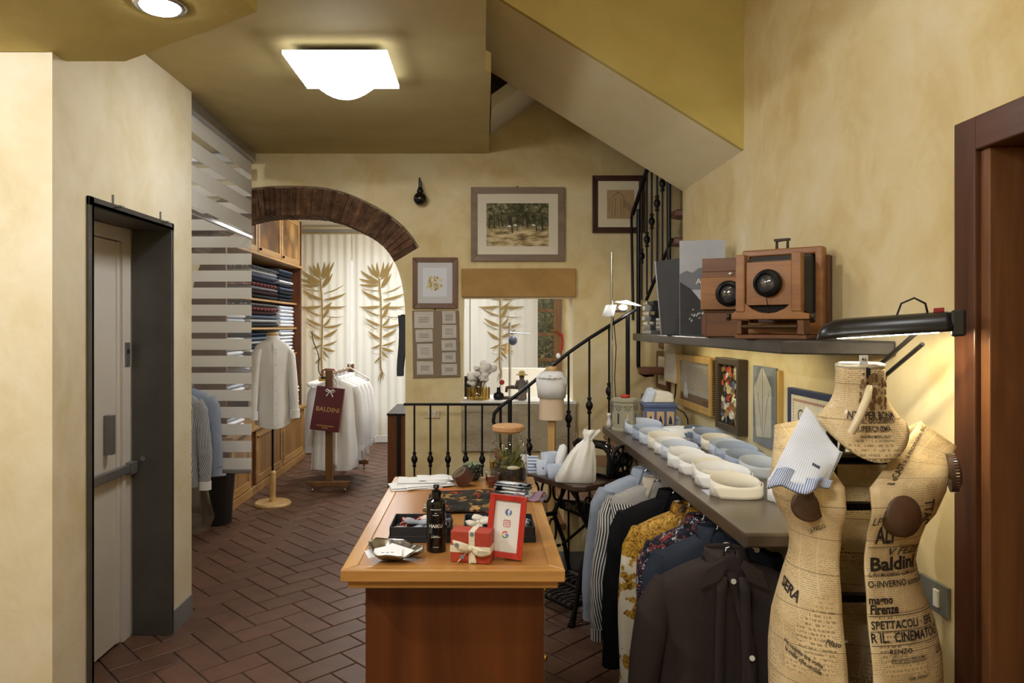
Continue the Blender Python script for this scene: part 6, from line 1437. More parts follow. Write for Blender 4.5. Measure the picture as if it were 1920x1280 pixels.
necktext('NTE PER BONM', 779, .026, .02, .005, .85); necktext('TICE., OCCIDENTA', 789, .017, .01, .008, .9); necktext('SUPERCINEMA', 803, .018, .012, .0, .85); necktext('SALONE MONDIALE', 817, .009, .006, .0, .9)
m = MB(); rn = random.Random(2)   # printed figures on the neck
for k in range(70):
    th = -math.pi/2 + rn.uniform(-.45, .75); z = rn.uniform(1.375, 1.455); s_ = rn.uniform(.002, .005); r = .0635
    m.add([V(NX + r*math.cos(th + a_*s_/r)*1.02, r*math.sin(th + a_*s_/r)*.92 - .004, z + b_*s_*1.8) for a_, b_ in ((-1, -1), (1, -.6), (.7, 1), (-.6, .8))], [(0,1,2,3)])
mo_ = m.build('printed_engraving', plain('engraving_ink', C(120,92,56), .6), df); mo_['kind'] = 'stuff'
# mechanism between the halves
MB().tube([V(-.02, .03, .04), V(-.02, .03, 1.36)], .014, 10).build('centre_pole', M_black, df, smooth=True)
for z in (.62, .86, 1.10, 1.22): MB().box((-.10, .02, z), (.12, .045, z + .018)).build('spreader_bar', M_black, df)
MB().box((-.04, .02, 1.225), (.20, .05, 1.248)).build('shoulder_bracket', plain('gunmetal', C(72,68,60), .4, .6), df)
for a in (0, math.pi/3, 2*math.pi/3): MB().tube([V(-.03 + .03*math.cos(a), -.01, .77 + .03*math.sin(a)), V(-.03 - .03*math.cos(a), -.01, .77 - .03*math.sin(a))], .0035, 6).build('star_wheel_arm', plain('pale_wheel', C(200,190,170), .5), df)
MB().lathe([(.001, .0), (.20, .0), (.20, .02), (.03, .04), (.001, .04)], c=(-.02, .03, 0), n=32).build('foot', M_black, df)
MB().box((-.066, .06, .32), (.005, .10, 1.16)).build('inner_back', plain('dark_inner_cloth', C(58,40,26), .9), df)
# striped cuff cloth over the left shoulder
t = thing('cuff_cloth', 'white monogrammed cuff cloth with blue striped edge on the form shoulder', 'cloth', P(1500, 905, 1.74))
A4 = [P(1512, 764, 1.84), P(1576, 850, 1.74), P(1552, 905, 1.715), P(1440, 903, 1.735)]
def clothf(u, v):
    top = A4[0].lerp(A4[1], u); bot = A4[3].lerp(A4[2], u); p = top.lerp(bot, v); return p + V(0, -.030*math.sin(math.pi*u)*v - .006*math.sin(9*u + 3*v)*v, .004*math.sin(7*u))
M_pale = stripes('pale_fine_stripe', C(236,238,244), C(206,214,232), .035, .5, 0); M_bstripe = stripes('blue_edge_stripe', C(214,220,234), C(112,130,170), .03, .5, 0)
MB().grid(clothf, 24, 20).build('cuff_panel', M_pale, t, w=True, smooth=True, solid=.010)
MB().grid(lambda u, v: clothf(u, .82 + .24*v) + V(0, -.010 - .006*math.sin(14*u), -.002 + .006*math.sin(11*u)), 30, 4).build('striped_edge', M_bstripe, t, w=True, smooth=True, solid=.008)
MB().grid(lambda u, v: clothf(.97 + .04*u, v) + V(.004, .01*u, 0), 2, 10).build('side_edge', M_bstripe, t, w=True, smooth=True, solid=.008)
m = MB()
for k in range(4): q = clothf(.50 + .035*k, .64) + V(0, -.0075, 0); m.add([q, q + V(.004, 0, 0), q + V(.005, 0, .007), q + V(.001, 0, .007)], [(0,1,2,3)])
m.build('monogram', plain('navy_thread', C(60,64,90), .8), t, w=True)
# ================================================================ wooden island counter
IZ = .88; IX0, IX1, IY0, IY1 = -.408, .239, 2.07, 3.36
M_islandtop = wood('counter_cherry_field', C(150,98,48), C(186,132,74), 'Y', .7, .28, 1.6, spec=.16)
M_islandedge = wood('counter_oak_edge', C(164,112,54), C(204,152,86), 'Y', .9, .22)
M_islandedge_x = wood('counter_oak_edge_cross', C(164,112,54), C(204,152,86), 'X', .9, .22)
M_islandbody = wood('counter_cherry_veneer', C(66,32,14), C(120,66,30), 'Z', .45, .3, 2.4)
isl = thing('island_counter', 'reddish wooden shop counter in the middle of the room', 'counter', ((IX0 + IX1)/2, (IY0 + IY1)/2, 0))
bw_ = .045
MB().box((IX0 + bw_, IY0 + bw_, IZ - .03), (IX1 - bw_, IY1 - bw_, IZ)).build('top_field', M_islandtop, isl, w=True)
for a, b in (((IX0, IY0), (IX1, IY0)), ((IX1, IY0), (IX1, IY1)), ((IX1, IY1), (IX0, IY1)), ((IX0, IY1), (IX0, IY0))):
    ins = lambda p: (p[0] + (bw_ if p[0] == IX0 else -bw_), p[1] + (bw_ if p[1] == IY0 else -bw_)); c, d = ins(b), ins(a)
    MB().slab([[a, b, c, d]], lambda x, y, q: V(x, y, q), IZ - .036, IZ + .0006).build('top_border', M_islandedge_x if a[1] == b[1] else M_islandedge, isl, w=True, bevel=.004)
MB().box((IX0 + .018, IY0 + .018, IZ - .060), (IX1 - .018, IY1 - .018, IZ - .036)).build('moulding', M_islandedge_x, isl, w=True, bevel=.005)
MB().box((-.352, IY0 + .10, 0), (.186, IY1 - .10, IZ - .060)).build('body', M_islandbody, isl, w=True, bevel=.003)
M_drawer = plain('drawer_front_olive', C(150,126,76), .5)
for k in range(3):
    d = MB().box((.187, 2.40, .08 + .24*k), (.208, 3.15, .30 + .24*k)).build('drawer', M_drawer, isl, w=True, bevel=.003); MB().sphere((.216, 2.5, .19 + .24*k), .012).build('knob', M_brass, d, w=True, smooth=True)
def on(px, py, dz=0.0): d = (E - IZ)*F/(py - CY); return V((px - CX)/F*d, d, IZ + .001 + dz)

# white pocket squares
gs = 'white pocket squares on the counter'
for i, (px, py, rz_, lb) in enumerate(((778, 912, 14, 'lowest white pocket square with dark edge line on the counter'), (800, 910, 24, 'white pocket square second from the bottom of its pile'), (792, 906, 2, 'white pocket square in the middle of its pile'), (822, 903, 34, 'white pocket square turned sideways near the tilted tin'), (812, 902, 10, 'topmost crumpled white pocket square of the pile'))):
    t = thing('pocket_square', lb, 'cloth', on(px, py, .003*i), math.radians(rz_), gs)
    rn = random.Random(50 + i); hw_, hh_ = (.11, .075) if i < 3 else (.07, .05)
    MB().grid(lambda u, v: V((2*u - 1)*hw_, (2*v - 1)*hh_, .0015 + .004*abs(math.sin(5*u + i))*v + .003*math.sin(3*v + i)**2), 14, 10).build('square', M_linen, t, smooth=True, solid=.0025)
    if i < 3: MB().grid(lambda u, v: V((2*u - 1)*hw_*.97, -hh_*.82 + .005*v, .0045 + .004*abs(math.sin(5*u + i))*.1 + .002), 14, 1).build('dark_border', plain('navy_border_%d' % i, C(52,56,70), .8), t, solid=.001)
# tilted round tin
t = thing('tilted_tin', 'small brown round tin tilted on its edge on the counter', 'tin', on(868, 911), math.radians(20))
Rt = Matrix.Translation((0, 0, .0395)) @ Matrix.Rotation(math.radians(-38), 4, 'Y')
MB().lathe([(.001, -.028), (.040, -.028), (.040, .026), (.037, .030), (.035, .024), (.001, .022)], n=32, M=Rt, sx=1).build('tin_body', plain('brown_stoneware', C(84,52,40), .45, var=.2, scale=30), t, bevel=.001)
MB().lathe([(.031, .0245), (.033, .028), (.026, .028), (.024, .0245)], n=28, M=Rt).build('rim_band', plain('olive_lid', C(112,100,76), .5), t)
# succulent pot
t = thing('succulent_pot', 'dark knobbly glass pot with a pale succulent', 'plant pot', on(885, 899))
MB().lathe([(.001, 0), (.028, 0), (.034, .012), (.040, .035), (.041, .058), (.037, .072), (.033, .070), (.034, .05), (.001, .048)], n=24).build('pot', plain('dark_pot', C(58,60,52), .2, .2), t, smooth=True)
for r in range(4):
    for k in range(12):
        a = 2*math.pi*(k + .5*(r % 2))/12; R = (.035, .040, .0415, .039)[r]; MB().sphere((R*math.cos(a), R*math.sin(a), .016 + .015*r), (.006, .006, .006), 6, 4).build('pot_knob', M_tindark, t, smooth=True)
M_succ = plain('succulent_green', C(120,128,92), .5, var=.3, scale=40); rn = random.Random(6)
for k in range(16):
    a = 2.4*k; l = .020 + .012*(k/16); c = V(.012*math.cos(a)*(k/8), .012*math.sin(a)*(k/8), .060)
    MB().tube([c, c + V(l*.6*math.cos(a), l*.6*math.sin(a), .012), c + V(l*math.cos(a), l*math.sin(a), .018 - .012*k/16)], [.004, .0065, .001], 6).build('leaf', M_succ, t, smooth=True)
# perfume
t = thing('perfume_bottle', 'small square glass bottle of amber perfume with gold cap', 'bottle', on(923, 912), math.radians(12))
Mgl = glass('clear_glass', (.95, .96, .95, 1), .35, 0, .8)
rr = lambda h, z: [V(a*h, b*h, z) for a, b in ((-1, -.8), (-.8, -1), (.8, -1), (1, -.8), (1, .8), (.8, 1), (-.8, 1), (-1, .8))]
MB().loft([rr(.024, 0), rr(.026, .003), rr(.026, .062), rr(.021, .072), rr(.010, .078), rr(.010, .082)]).build('bottle', Mgl, t)
t_ = NT('amber_perfume'); t_.setc(C(140,58,22)); t_.p(.05, 0, .5, Transmission_Weight=.5); M_amb = t_.m
MB().loft([rr(.0225, .006), rr(.0235, .046)]).build('perfume', M_amb, t); MB().lathe([(.001, .081), (.010, .081), (.0105, .110), (.009, .112), (.001, .112)], n=16).build('cap', M_brass, t, smooth=False)
# terrarium
t = thing('terrarium_jar', 'tall glass terrarium jar with cork lid and moss', 'terrarium', on(953, 903))
MB().lathe([(.070, .0), (.084, .0), (.0845, .004), (.0845, .150), (.080, .172), (.066, .186), (.062, .192), (.062, .228)], n=40).build('glass_jar', Mgl, t, smooth=True)
MB().lathe([(.001, .222), (.057, .222), (.058, .230), (.071, .232), (.072, .250), (.066, .256), (.001, .257)], n=36).build('cork_lid', plain('cork', C(196,150,104), .8, var=.12, scale=60), t, smooth=False)
MB().lathe([(.001, .009), (.078, .009), (.078, .060), (.06, .066), (.001, .068)], n=32).build('soil', plain('dark_soil', C(42,34,26), .95, var=.4, scale=60, bump=.6), t, smooth=True)
MB().sphere((.02, -.055, .072), (.03, .012, .010), 10, 6).build('pale_stone', M_mat, t, smooth=True)
rn = random.Random(12); mossc = [plain('moss_%d' % i, c, .9, var=.3, scale=80) for i, c in enumerate((C(78,84,36), C(120,122,54), C(64,66,34), C(150,140,70)))]
for k in range(14):
    a = rn.uniform(0, 6.28); r = .055*rn.random()**.5; MB().sphere((r*math.cos(a), r*math.sin(a), .075 + rn.uniform(-.004, .02)), (.022, .020, .014 + .01*rn.random()), 8, 6).build('moss_clump', mossc[k % 4], t, smooth=True)
for k in range(40):
    a = rn.uniform(0, 6.28); r = .045*rn.random()**.5; b = V(r*math.cos(a), r*math.sin(a), .085); tip = V((r + .02)*math.cos(a + .5)*1.05, (r + .02)*math.sin(a + .5), .11 + .055*rn.random()); m = MB()
    d = (tip - b); s_ = d.cross(V(rn.uniform(-1, 1), rn.uniform(-1, 1), .2)).normalized()*.009; m.add([b, b.lerp(tip, .5) + s_, tip, b.lerp(tip, .5) - s_], [(0,1,2,3)]); m.build('leaf', mossc[(k*7) % 4], t, solid=.001)
for k in range(6): a = rn.uniform(2.5, 4); MB().tube([V(-.03, -.02, .08), V(-.045 + .01*math.cos(k), -.03, .10 + .01*k), V(-.062, -.02 + .01*k, .115 + .006*k)], .0015, 5).build('red_twig', plain('red_moss', C(140,62,50), .9), t)
# printed scarf
M_scarf = spots('dark_scarf_print', [C(54,50,42), C(60,54,46), C(46,44,38), C(56,52,44), C(186,74,38), C(60,56,46), C(176,134,78)], 26, rough=.7, dist=.7)
t = thing('printed_scarf', 'dark folded scarf with orange print lying across the counter', 'scarf', on(880, 945))
def fold(x0, x1, y, wy, hz, ph, z0=0):
    rings = []
    for k in range(15):
        u = k/14; c = V(x0 + (x1 - x0)*u, y + .014*math.sin(5*u + ph), z0); e = .35 + .65*min(1, 8*min(u, 1 - u) + .25)
        rings.append([c + V(0, wy*math.cos(a)*(.9 + .1*math.sin(9*u)), max(.0, hz*e*(.5 + .5*math.sin(a)))) for a in [2*math.pi*i/12 for i in range(12)]])
    return MB().loft(rings)
for i, (x0, x1, y, wy, hz) in enumerate(((-.145, .16, -.13, .042, .024), (-.165, .15, -.06, .048, .034), (-.14, .15, .02, .050, .040), (-.165, .12, .10, .045, .030))): fold(x0, x1, y, wy, hz, i*1.3).build('scarf_fold', M_scarf, t, smooth=True)
fold(-.15, -.02, .16, .03, .022, .5).build('orange_fold', plain('orange_silk', C(186,96,46), .6, var=.3, scale=20), t, smooth=True)
fold(-.175, -.115, -.10, .03, .026, 2).build('patterned_end', stripes('scarf_end', C(214,204,186), C(40,38,34), .012), t, smooth=True)
t = thing('striped_towel', 'folded white and blue striped cloth beside the red frame', 'cloth', on(962, 930, .002), math.radians(-28))
M_tow = stripes('towel_stripe', C(228,226,220), C(96,116,142), .035, .62, 0)
for k in range(4): MB().loft([[V(x, .05*math.cos(a)*(1 - .1*k), .007 + .013*k + .007*math.sin(a)) for a in [2*math.pi*i/12 for i in range(12)]] for x in (-.075 + .008*k, -.07, 0, .07, .08 - .01*k)]).build('towel_layer', M_tow, t, smooth=True)
MB().box((-.02, -.035, .053), (.02, .0, .0545)).build('woven_label', M_linen2, t)
t = thing('tartan_cloth', 'frayed red and blue tartan cloth at the counter edge', 'cloth', on(990, 935), math.radians(-20))
MB().grid(lambda u, v: V(-.05 + .11*u, -.05 + .10*v, .012 + .010*math.sin(6*u + 3*v)), 14, 12).build('tartan_panel', plaid('tartan', C(150,52,52), C(92,110,140), C(206,200,196), .05), t, smooth=True, solid=.006)
for k in range(14): MB().tube([V(.06, -.05 + .0075*k, .014), V(.074, -.052 + .0078*k, .006)], .0015, 4).build('fringe', plain('fringe_thread', C(120,112,124), .9), t)

# bow-tie trays
M_trayblk = plain('black_card', C(30,32,38), .55)
def bow(name, label, loc, rz_, mt, s_=1.0, tilt=0.0, group=None):
    t = thing(name, label, 'bow tie', loc, rz_, group)
    for sd in (-1, 1):
        MB().loft([[V(sd*x*s_, h*math.cos(a)*s_, .013*s_ + (.004 + d)*math.sin(a)*s_ + tilt*x) for a in [2*math.pi*i/10 for i in range(10)]] for x, h, d in ((.004, .008, .004), (.014, .016, .006), (.030, .024, .008), (.043, .022, .006), (.047, .018, .001))]).build('wing', mt, t, smooth=True)
    MB().sphere((0, 0, .015*s_), (.008*s_, .011*s_, .010*s_), 8, 6).build('knot', mt, t, smooth=True); return t
def tray(label, x0, x1, y0, y1, h, rz_=0):
    c = V((x0 + x1)/2, (y0 + y1)/2, IZ + .001); t = thing('tray', label, 'tray', c, rz_); a, b = (x1 - x0)/2, (y1 - y0)/2
    MB().box((-a, -b, 0), (a, b, .004)).build('tray_floor', M_trayblk, t)
    for p, q in (((-a, -b, .0), (a, -b + .004, h)), ((-a, b - .004, 0), (a, b, h)), ((-a, -b, 0), (-a + .004, b, h)), ((a - .004, -b, 0), (a, b, h))): MB().box(p, q).build('tray_side', M_trayblk, t, bevel=.001)
    MB().box((-a - .003, -b - .003, 0), (a + .003, b + .003, h*.42)).build('lower_lid', M_trayblk, t, bevel=.001); return c
M_rt = plaid('red_tartan', C(156,36,32), C(30,26,28), C(206,196,180), .03, 'Object'); M_grs = plaid('grey_tartan', C(120,122,128), C(40,42,48), C(214,210,204), .02, 'Object'); M_gl = plain('grey_silk', C(150,154,164), .5, var=.25, scale=30); M_cr = plain('cream_silk', C(220,210,192), .6)
c1 = tray('black card tray of tartan bow ties beside the pump bottle', -.300, -.105, 2.33, 2.50, .050); g1 = 'bow ties in the left tray'
for lb, dx, dy, dz, rz_, mt in (('large red tartan bow tie at the back of the left tray', -.03, .05, .018, 20, M_rt), ('red tartan bow tie at the left side of its tray', -.062, -.01, .012, 75, M_rt), ('pale grey bow tie in the middle of the left tray', -.015, .005, .024, -15, M_gl), ('grey bow tie at the front of the left tray', -.035, -.05, .014, 10, M_gl), ('grey tartan bow tie behind the pump bottle', .045, -.02, .014, 40, M_grs), ('cream checked bow tie on the right of the left tray', .035, .03, .022, -40, M_cr), ('dark checked bow tie in the back right tray corner', .06, .06, .010, 0, M_grs)):
    bow('bow_tie', lb, c1 + V(dx, dy, .004 + dz), math.radians(rz_), mt, .9, .15, g1)
c2 = tray('black card tray of bow ties behind the red frame', -.060, .172, 2.335, 2.50, .050); g2 = 'bow ties in the right tray'
for lb, dx, dy, dz, rz_, mt in (('large cream bow tie beside the gift box', -.07, .0, .022, 30, M_cr), ('cream bow tie at the back of the right tray', -.045, .045, .024, -10, M_cr), ('cream bow tie low at the left tray end', -.085, -.045, .010, 70, M_cr), ('grey tartan bow tie at the right tray end', .085, .0, .014, 80, M_grs), ('pale grey bow tie hidden behind the red frame', .03, .0, .014, 10, M_gl)):
    bow('bow_tie', lb, c2 + V(dx, dy, .004 + dz), math.radians(rz_), mt, .95, .12, g2)

# pump bottle
t = thing('pump_bottle', 'black pump bottle with white lettering on the counter', 'bottle', on(818, 1032))
M_gblk = plain('glossy_black', C(12,12,14), .08, 0, .6)
MB().lathe([(.001, 0), (.028, 0), (.0305, .003), (.0305, .150), (.0285, .157), (.016, .163), (.014, .165)], n=36).build('bottle', M_gblk, t, smooth=False)
MB().lathe([(.0135, .164), (.0145, .166), (.0145, .186), (.010, .189), (.006, .190), (.006, .197)], n=24).build('collar', M_gblk, t, smooth=False)
MB().box((-.009, -.010, .195), (.009, .010, .205)).box((-.004, -.032, .197), (.004, -.008, .204)).build('pump_head', M_gblk, t, bevel=.002)
def cyltext(body, size, z, bold=0, sx=1):
    m = text_mb(body, size, bold, 'CENTER', sx); m.v = [V(.0309*math.sin(p.x/.0309), -.0309*math.cos(p.x/.0309), z + p.y) for p in m.v]; m.build('lettering', M_white, t)
cyltext('HAIKU', .0150, .083, .01); 
for z, n_, w_ in ((.133, 12, .0022), (.122, 3, .002), (.116, 7, .002), (.052, 8, .0016), (.048, 12, .0018), (.018, 9, .0016)):
    m = MB()
    for k in range(n_):
        x = (k - n_/2 + .5)*w_*1.35; m.add([V(.0309*math.sin(q/.0309), -.0309*math.cos(q/.0309), z + h) for q, h in ((x - w_/2, 0), (x + w_/2, 0), (x + w_/2, w_), (x - w_/2, w_))], [(0,1,2,3)])
    q_ = m.build('small_print', M_white, t); q_['kind'] = 'stuff'
# silver bowl with cards
t = thing('silver_bowl', 'leaf-shaped silver bowl holding white cards', 'bowl', on(727, 1049), math.radians(8))
def bowlp(a, r):
    asym = 1 + .22*math.cos(a - .25) + .06*math.cos(3*a); rim = .022 + .026*(.5 + .5*math.cos(a - math.radians(140))) + .004*math.sin(7*a)
    return V(.082*r*asym*math.cos(a) + .004, .062*r*(1 + .05*math.sin(5*a))*math.sin(a), .002 + rim*r**2.2 + .002*math.sin(9*a)*r)
MB().loft([[bowlp(2*math.pi*i/40, r) for i in range(40)] for r in (.02, .3, .5, .7, .85, .95, 1.0)], caps=False).build('bowl_shell', plain('hammered_silver', C(150,146,138), .24, 1.0, .5, .2, 30, .3, 40), t, smooth=True, solid=.0025)
gc = 'white cards in the silver bowl'
for i, (dx, dy, rz_, tl, lb) in enumerate(((-.022, -.004, 22, -6, 'white business card on the left in the silver bowl'), (.030, .004, -30, 6, 'white business card on the right in the silver bowl'), (.004, -.024, 4, 0, 'white business card at the front of the silver bowl'))):
    m = MB().box((-.042, -.026, 0), (.042, .026, .0008)); o = m.build('business_card', M_linen2); o.location = on(727, 1049) + V(dx, dy, .0245 + .002*i); o.rotation_euler = (math.radians(8), math.radians(tl), math.radians(rz_)); tag(o, lb, 'card', gc)
    q_ = MB()
    for k in range(3): q_.box((-.02 + .014*k, -.004, .0008), (-.011 + .014*k, .0, .0011))
    q_.build('printed_mark', plain('card_ink_%d' % i, C(120,130,150), .7), o)
# gift box
t = thing('gift_box', 'red gift box tied with a cream ribbon bow', 'gift box', on(886, 1050), math.radians(-13))
M_red = plain('red_ribbed_paper', C(170,60,38), .6, var=.08, scale=40, bump=.15, bscale=200); a, b, h = .060, .030, .092
MB().box((-a, -b, 0), (a, b, h)).build('box_body', M_red, t, bevel=.002)
M_rib = plain('cream_ribbon', C(224,212,186), .6, var=.05)
MB().box((-.004, -b - .0015, 0), (.014, -b, h)).box((-.004, -b - .0015, h), (.014, b, h + .0015)).build('ribbon_upright', M_rib, t)
MB().box((-a - .0012, -b - .0016, .030), (a + .0012, -b - .0002, .050)).box((a, -b, .030), (a + .0014, b, .050)).build('ribbon_band', M_rib, t)
for sd, z1 in ((-1, .062), (1, .034)):
    MB().grid(lambda u, v: V(.004 + sd*.056*u, -b - .006 - .012*math.sin(math.pi*u), .045 + (z1 - .045)*u + (v - .5)*(.006 + .020*math.sin(math.pi*min(1, .2 + .75*u)))), 12, 3).build('bow_loop', M_rib, t, smooth=True, solid=.0015)
MB().grid(lambda u, v: V(.002 - .038*u + .010*(v - .5)*(1 - .2*u), -b - .005 - .004*math.sin(3*u), .045 - .042*u + .012*(v - .5)), 10, 3).build('ribbon_tail', M_rib, t, smooth=True, solid=.0015)
MB().grid(lambda u, v: V(.006 + .006*u + (.012 + .006*u)*(v - .5), -b - .005, .045 - .043*u), 10, 3).build('ribbon_tail', M_rib, t, smooth=True, solid=.0015)
MB().sphere((.003, -b - .010, .046), (.007, .006, .008), 10, 8).build('bow_knot', M_rib, t, smooth=True)
m = text_mb('BALDINI', .0095, 0, 'LEFT', .9); put(m, lambda x, y: V(.026 + x, -b - .0205 + .25*max(0, x)*.3, .040 + y)); m.build('lettering', plain('ribbon_print', C(150,140,124), .7), t)
for x, z in ((-.036, .056), (.006, .085), (-.022, .020)): MB().lathe([(.001, 0), (.0065, 0), (.0065, -.0006), (.001, -.0006)], c=(x, -b - (.0192 if x < -.03 else .0105 if x < 0 else .0016), z), axis='Y', n=16).build('crest_print', plain('crest_grey', C(120,124,132), .7), t)
# red frame with three marks
t = thing('sign_frame', 'leaning red picture frame with three social media marks', 'sign', on(944, 1049), math.radians(-12))
ln_ = Matrix.Rotation(math.radians(-9), 4, 'X') @ Matrix.Rotation(math.radians(4), 4, 'Y'); FW, FH = .056, .092
def fp(x, z, q=0.0): return ln_ @ V(x, -q, z + .002) + V(0, 0, .004)
M_redf = wood('red_stained_wood', C(150,24,18), C(206,54,36), 'Z', 1.6, .35); f = .017
for (p, q) in (((-FW, 0), (FW, 0)), ((FW, 0), (FW, 2*FH)), ((FW, 2*FH), (-FW, 2*FH)), ((-FW, 2*FH), (-FW, 0))):
    ix = lambda s_: (s_[0] + (f if s_[0] < 0 else -f), s_[1] + (f if s_[1] == 0 else -f)); a_, b_ = ix(q), ix(p)
    MB().hexa([fp(*p), fp(*q), fp(*a_), fp(*b_), fp(*p, .014), fp(*q, .014), fp(*a_, .012), fp(*b_, .012)]).build('frame_rail', M_redf, t, bevel=.0012)
MB().hexa([fp(-FW + .002, .002, -.004), fp(FW - .002, .002, -.004), fp(FW - .002, 2*FH - .002, -.004), fp(-FW + .002, 2*FH - .002, -.004), fp(-FW + .002, .002, 0), fp(FW - .002, .002, 0), fp(FW - .002, 2*FH - .002, 0), fp(-FW + .002, 2*FH - .002, 0)]).build('back_board', M_dark, t)
MB().hexa([fp(-FW + f*.9, f*.9, .002), fp(FW - f*.9, f*.9, .002), fp(FW - f*.9, 2*FH - f*.9, .002), fp(-FW + f*.9, 2*FH - f*.9, .002)] + [fp(-FW + f*.9, f*.9, .004), fp(FW - f*.9, f*.9, .004), fp(FW - f*.9, 2*FH - f*.9, .004), fp(-FW + f*.9, 2*FH - f*.9, .004)]).build('white_sheet', plain('white_sheet', C(226,222,214), .6, var=.02), t)
MB().hexa([fp(-.012, .05, -.006), fp(.012, .05, -.006), fp(.012, .10, -.006), fp(-.012, .10, -.006), fp(-.012, -.004, -.045), fp(.012, -.004, -.045), fp(.012, .0, -.048), fp(-.012, .0, -.048)]).build('easel_strut', M_dark, t)
def ringarc(cx, cz, ro, ri, a0, a1, n=20, q=.0046): 
    ps_ = []
    for k in range(n + 1):
        a = math.radians(a0 + (a1 - a0)*k/n); ps_ += [fp(cx + ro*math.cos(a), cz + ro*math.sin(a), q), fp(cx + ri*math.cos(a), cz + ri*math.sin(a), q)]
    return MB().add(ps_, [(2*k, 2*k + 2, 2*k + 3, 2*k + 1) for k in range(n)])
M_fb = plain('mark_blue', C(92,116,166), .6); M_ig = plain('mark_pink_red', C(206,64,88), .6); zf, zi, zg = .133, .100, .067
ringarc(.003, zf, .0105, .0001, 0, 360, 28).build('blue_round_mark', M_fb, t)
m = text_mb('f', .026, .02, 'CENTER'); put(m, lambda x, y: fp(.0045 + x, zf - .001 + y, .0050)); m.build('letter_f', M_white, t)
def rrect(hw_, r, n=6):
    out = []
    for cx_, cz_, a0 in ((hw_ - r, hw_ - r, 0), (-hw_ + r, hw_ - r, 90), (-hw_ + r, -hw_ + r, 180), (hw_ - r, -hw_ + r, 270)):
        for k in range(n + 1): a = math.radians(a0 + 90*k/n); out.append((cx_ + r*math.cos(a), cz_ + r*math.sin(a)))
    return out
o_, i_ = rrect(.0105, .0042), rrect(.0086, .0026); n = len(o_)
MB().add([fp(.001 + x, zi + z, .0046) for x, z in o_ + i_], [(k, (k + 1) % n, n + (k + 1) % n, n + k) for k in range(n)]).build('camera_mark_outline', M_ig, t)
ringarc(.001, zi, .0052, .0034, 0, 360, 24).build('camera_mark_ring', M_ig, t); ringarc(.0068, zi + .0058, .0013, .0001, 0, 360, 10).build('camera_mark_dot', M_ig, t)
for a0, a1, c in ((45, 150, C(214,70,56)), (150, 210, C(232,180,50)), (210, 310, C(74,156,92)), (310, 360, C(76,122,200))): ringarc(-.001, zg, .0105, .0064, a0, a1, 12).build('g_mark_arc', plain('g_%d' % a0, c, .6), t)
MB().add([fp(-.001 + x, zg + z, .0047) for x, z in ((0, -.002), (.0105, -.002), (.0105, .0022), (0, .0022))], [(0,1,2,3)]).build('g_mark_bar', plain('g_bar', C(76,122,200), .6), t)

# ================================================================ treadle sewing machine table
uu = V(.571, -.821, 0); vv = V(.821, .571, 0); TZ = .75; TB = V(.500, 3.715, 0)
SPt = lambda s_, b, z: TB - uu*s_ + vv*b + V(0, 0, z)
tt = thing('sewing_table', 'antique cast-iron treadle sewing table with dark wooden top', 'sewing table', TB - uu*.3 + vv*.23)
M_ttop = wood('treadle_top_walnut', C(48,34,26), C(84,62,48), 'X', 1.0, .25)
MB().slab([[(-.0, .05), (.05, 0), (.60, 0), (.62, .02), (.62, .44), (.60, .46), (.05, .46), (0, .41)]], lambda s_, b, z: SPt(s_, b, z), TZ - .032, TZ).build('table_top', M_ttop, tt, w=True, bevel=.006)
for e_, s_ in enumerate((.08, .54)):
    fr_ = MB()
    for b0, b1, b2 in ((.05, .17, .02), (.41, .29, .44)):
        fr_.tube([SPt(s_, b0, TZ - .04), SPt(s_, b0 + (b1 - b0)*.25, .60), SPt(s_, b1, .46), SPt(s_, (b1 + b2)/2 + (b1 - .23)*.1, .28), SPt(s_, b2 + (b1 - b2)*.2, .10), SPt(s_, b2, .0)], [.012, .012, .015, .013, .013, .018], 8)
    fr_.tube([SPt(s_, .03, TZ - .038), SPt(s_, .43, TZ - .038)], .013, 8); fr_.tube([SPt(s_, .15, .46), SPt(s_, .31, .46)], .014, 8); fr_.tube([SPt(s_, .12, .26), SPt(s_, .34, .26)], .010, 8)
    for q in range(3):   # scroll loops
        c = .14 + .09*q; fr_.tube([SPt(s_, c + .035*math.cos(a), .60 + .065*math.sin(a)) for a in [2*math.pi*i/14 for i in range(14)]], .007, 6, closed=True)
    for c in (.18, .28): fr_.tube([SPt(s_, c + .03*math.cos(a), .36 + .07*math.sin(a)) for a in [2*math.pi*i/14 for i in range(14)]], .007, 6, closed=True)
    fr_.build('leg_frame', M_black, tt, w=True, smooth=True)
bb = .335
MB().add([SPt(s_, bb + q, z) for q in (0, .012) for s_, z in ((.08, .54), (.30, .565), (.54, .54), (.54, .485), (.30, .465), (.08, .485))], [(0,1,2,3,4,5), (11,10,9,8,7,6)] + [(i, (i + 1) % 6, 6 + (i + 1) % 6, 6 + i) for i in range(6)]).build('name_brace', M_black, tt, w=True)
m = text_mb('SINGER', .056, .02, 'CENTER', .95); put(m, lambda x, y: SPt(.395 - x, bb - .004, .513 + y)); m.build('lettering', plain('brace_letters', C(112,104,84), .5, .4), tt, w=True)
for sgn in (0, 1): MB().tube([SPt(.08, .36, .66 - .40*sgn), SPt(.30, .37, .46), SPt(.54, .36, .26 + .40*sgn)], .009, 6).build('cross_brace', M_black, tt, w=True, smooth=True)
MB().tube([SPt(.11, .30 + .13*math.cos(a), .34 + .15*math.sin(a)) for a in [2*math.pi*i/28 for i in range(28)]], .012, 8, closed=True).build('drive_wheel_rim', M_black, tt, w=True, smooth=True)
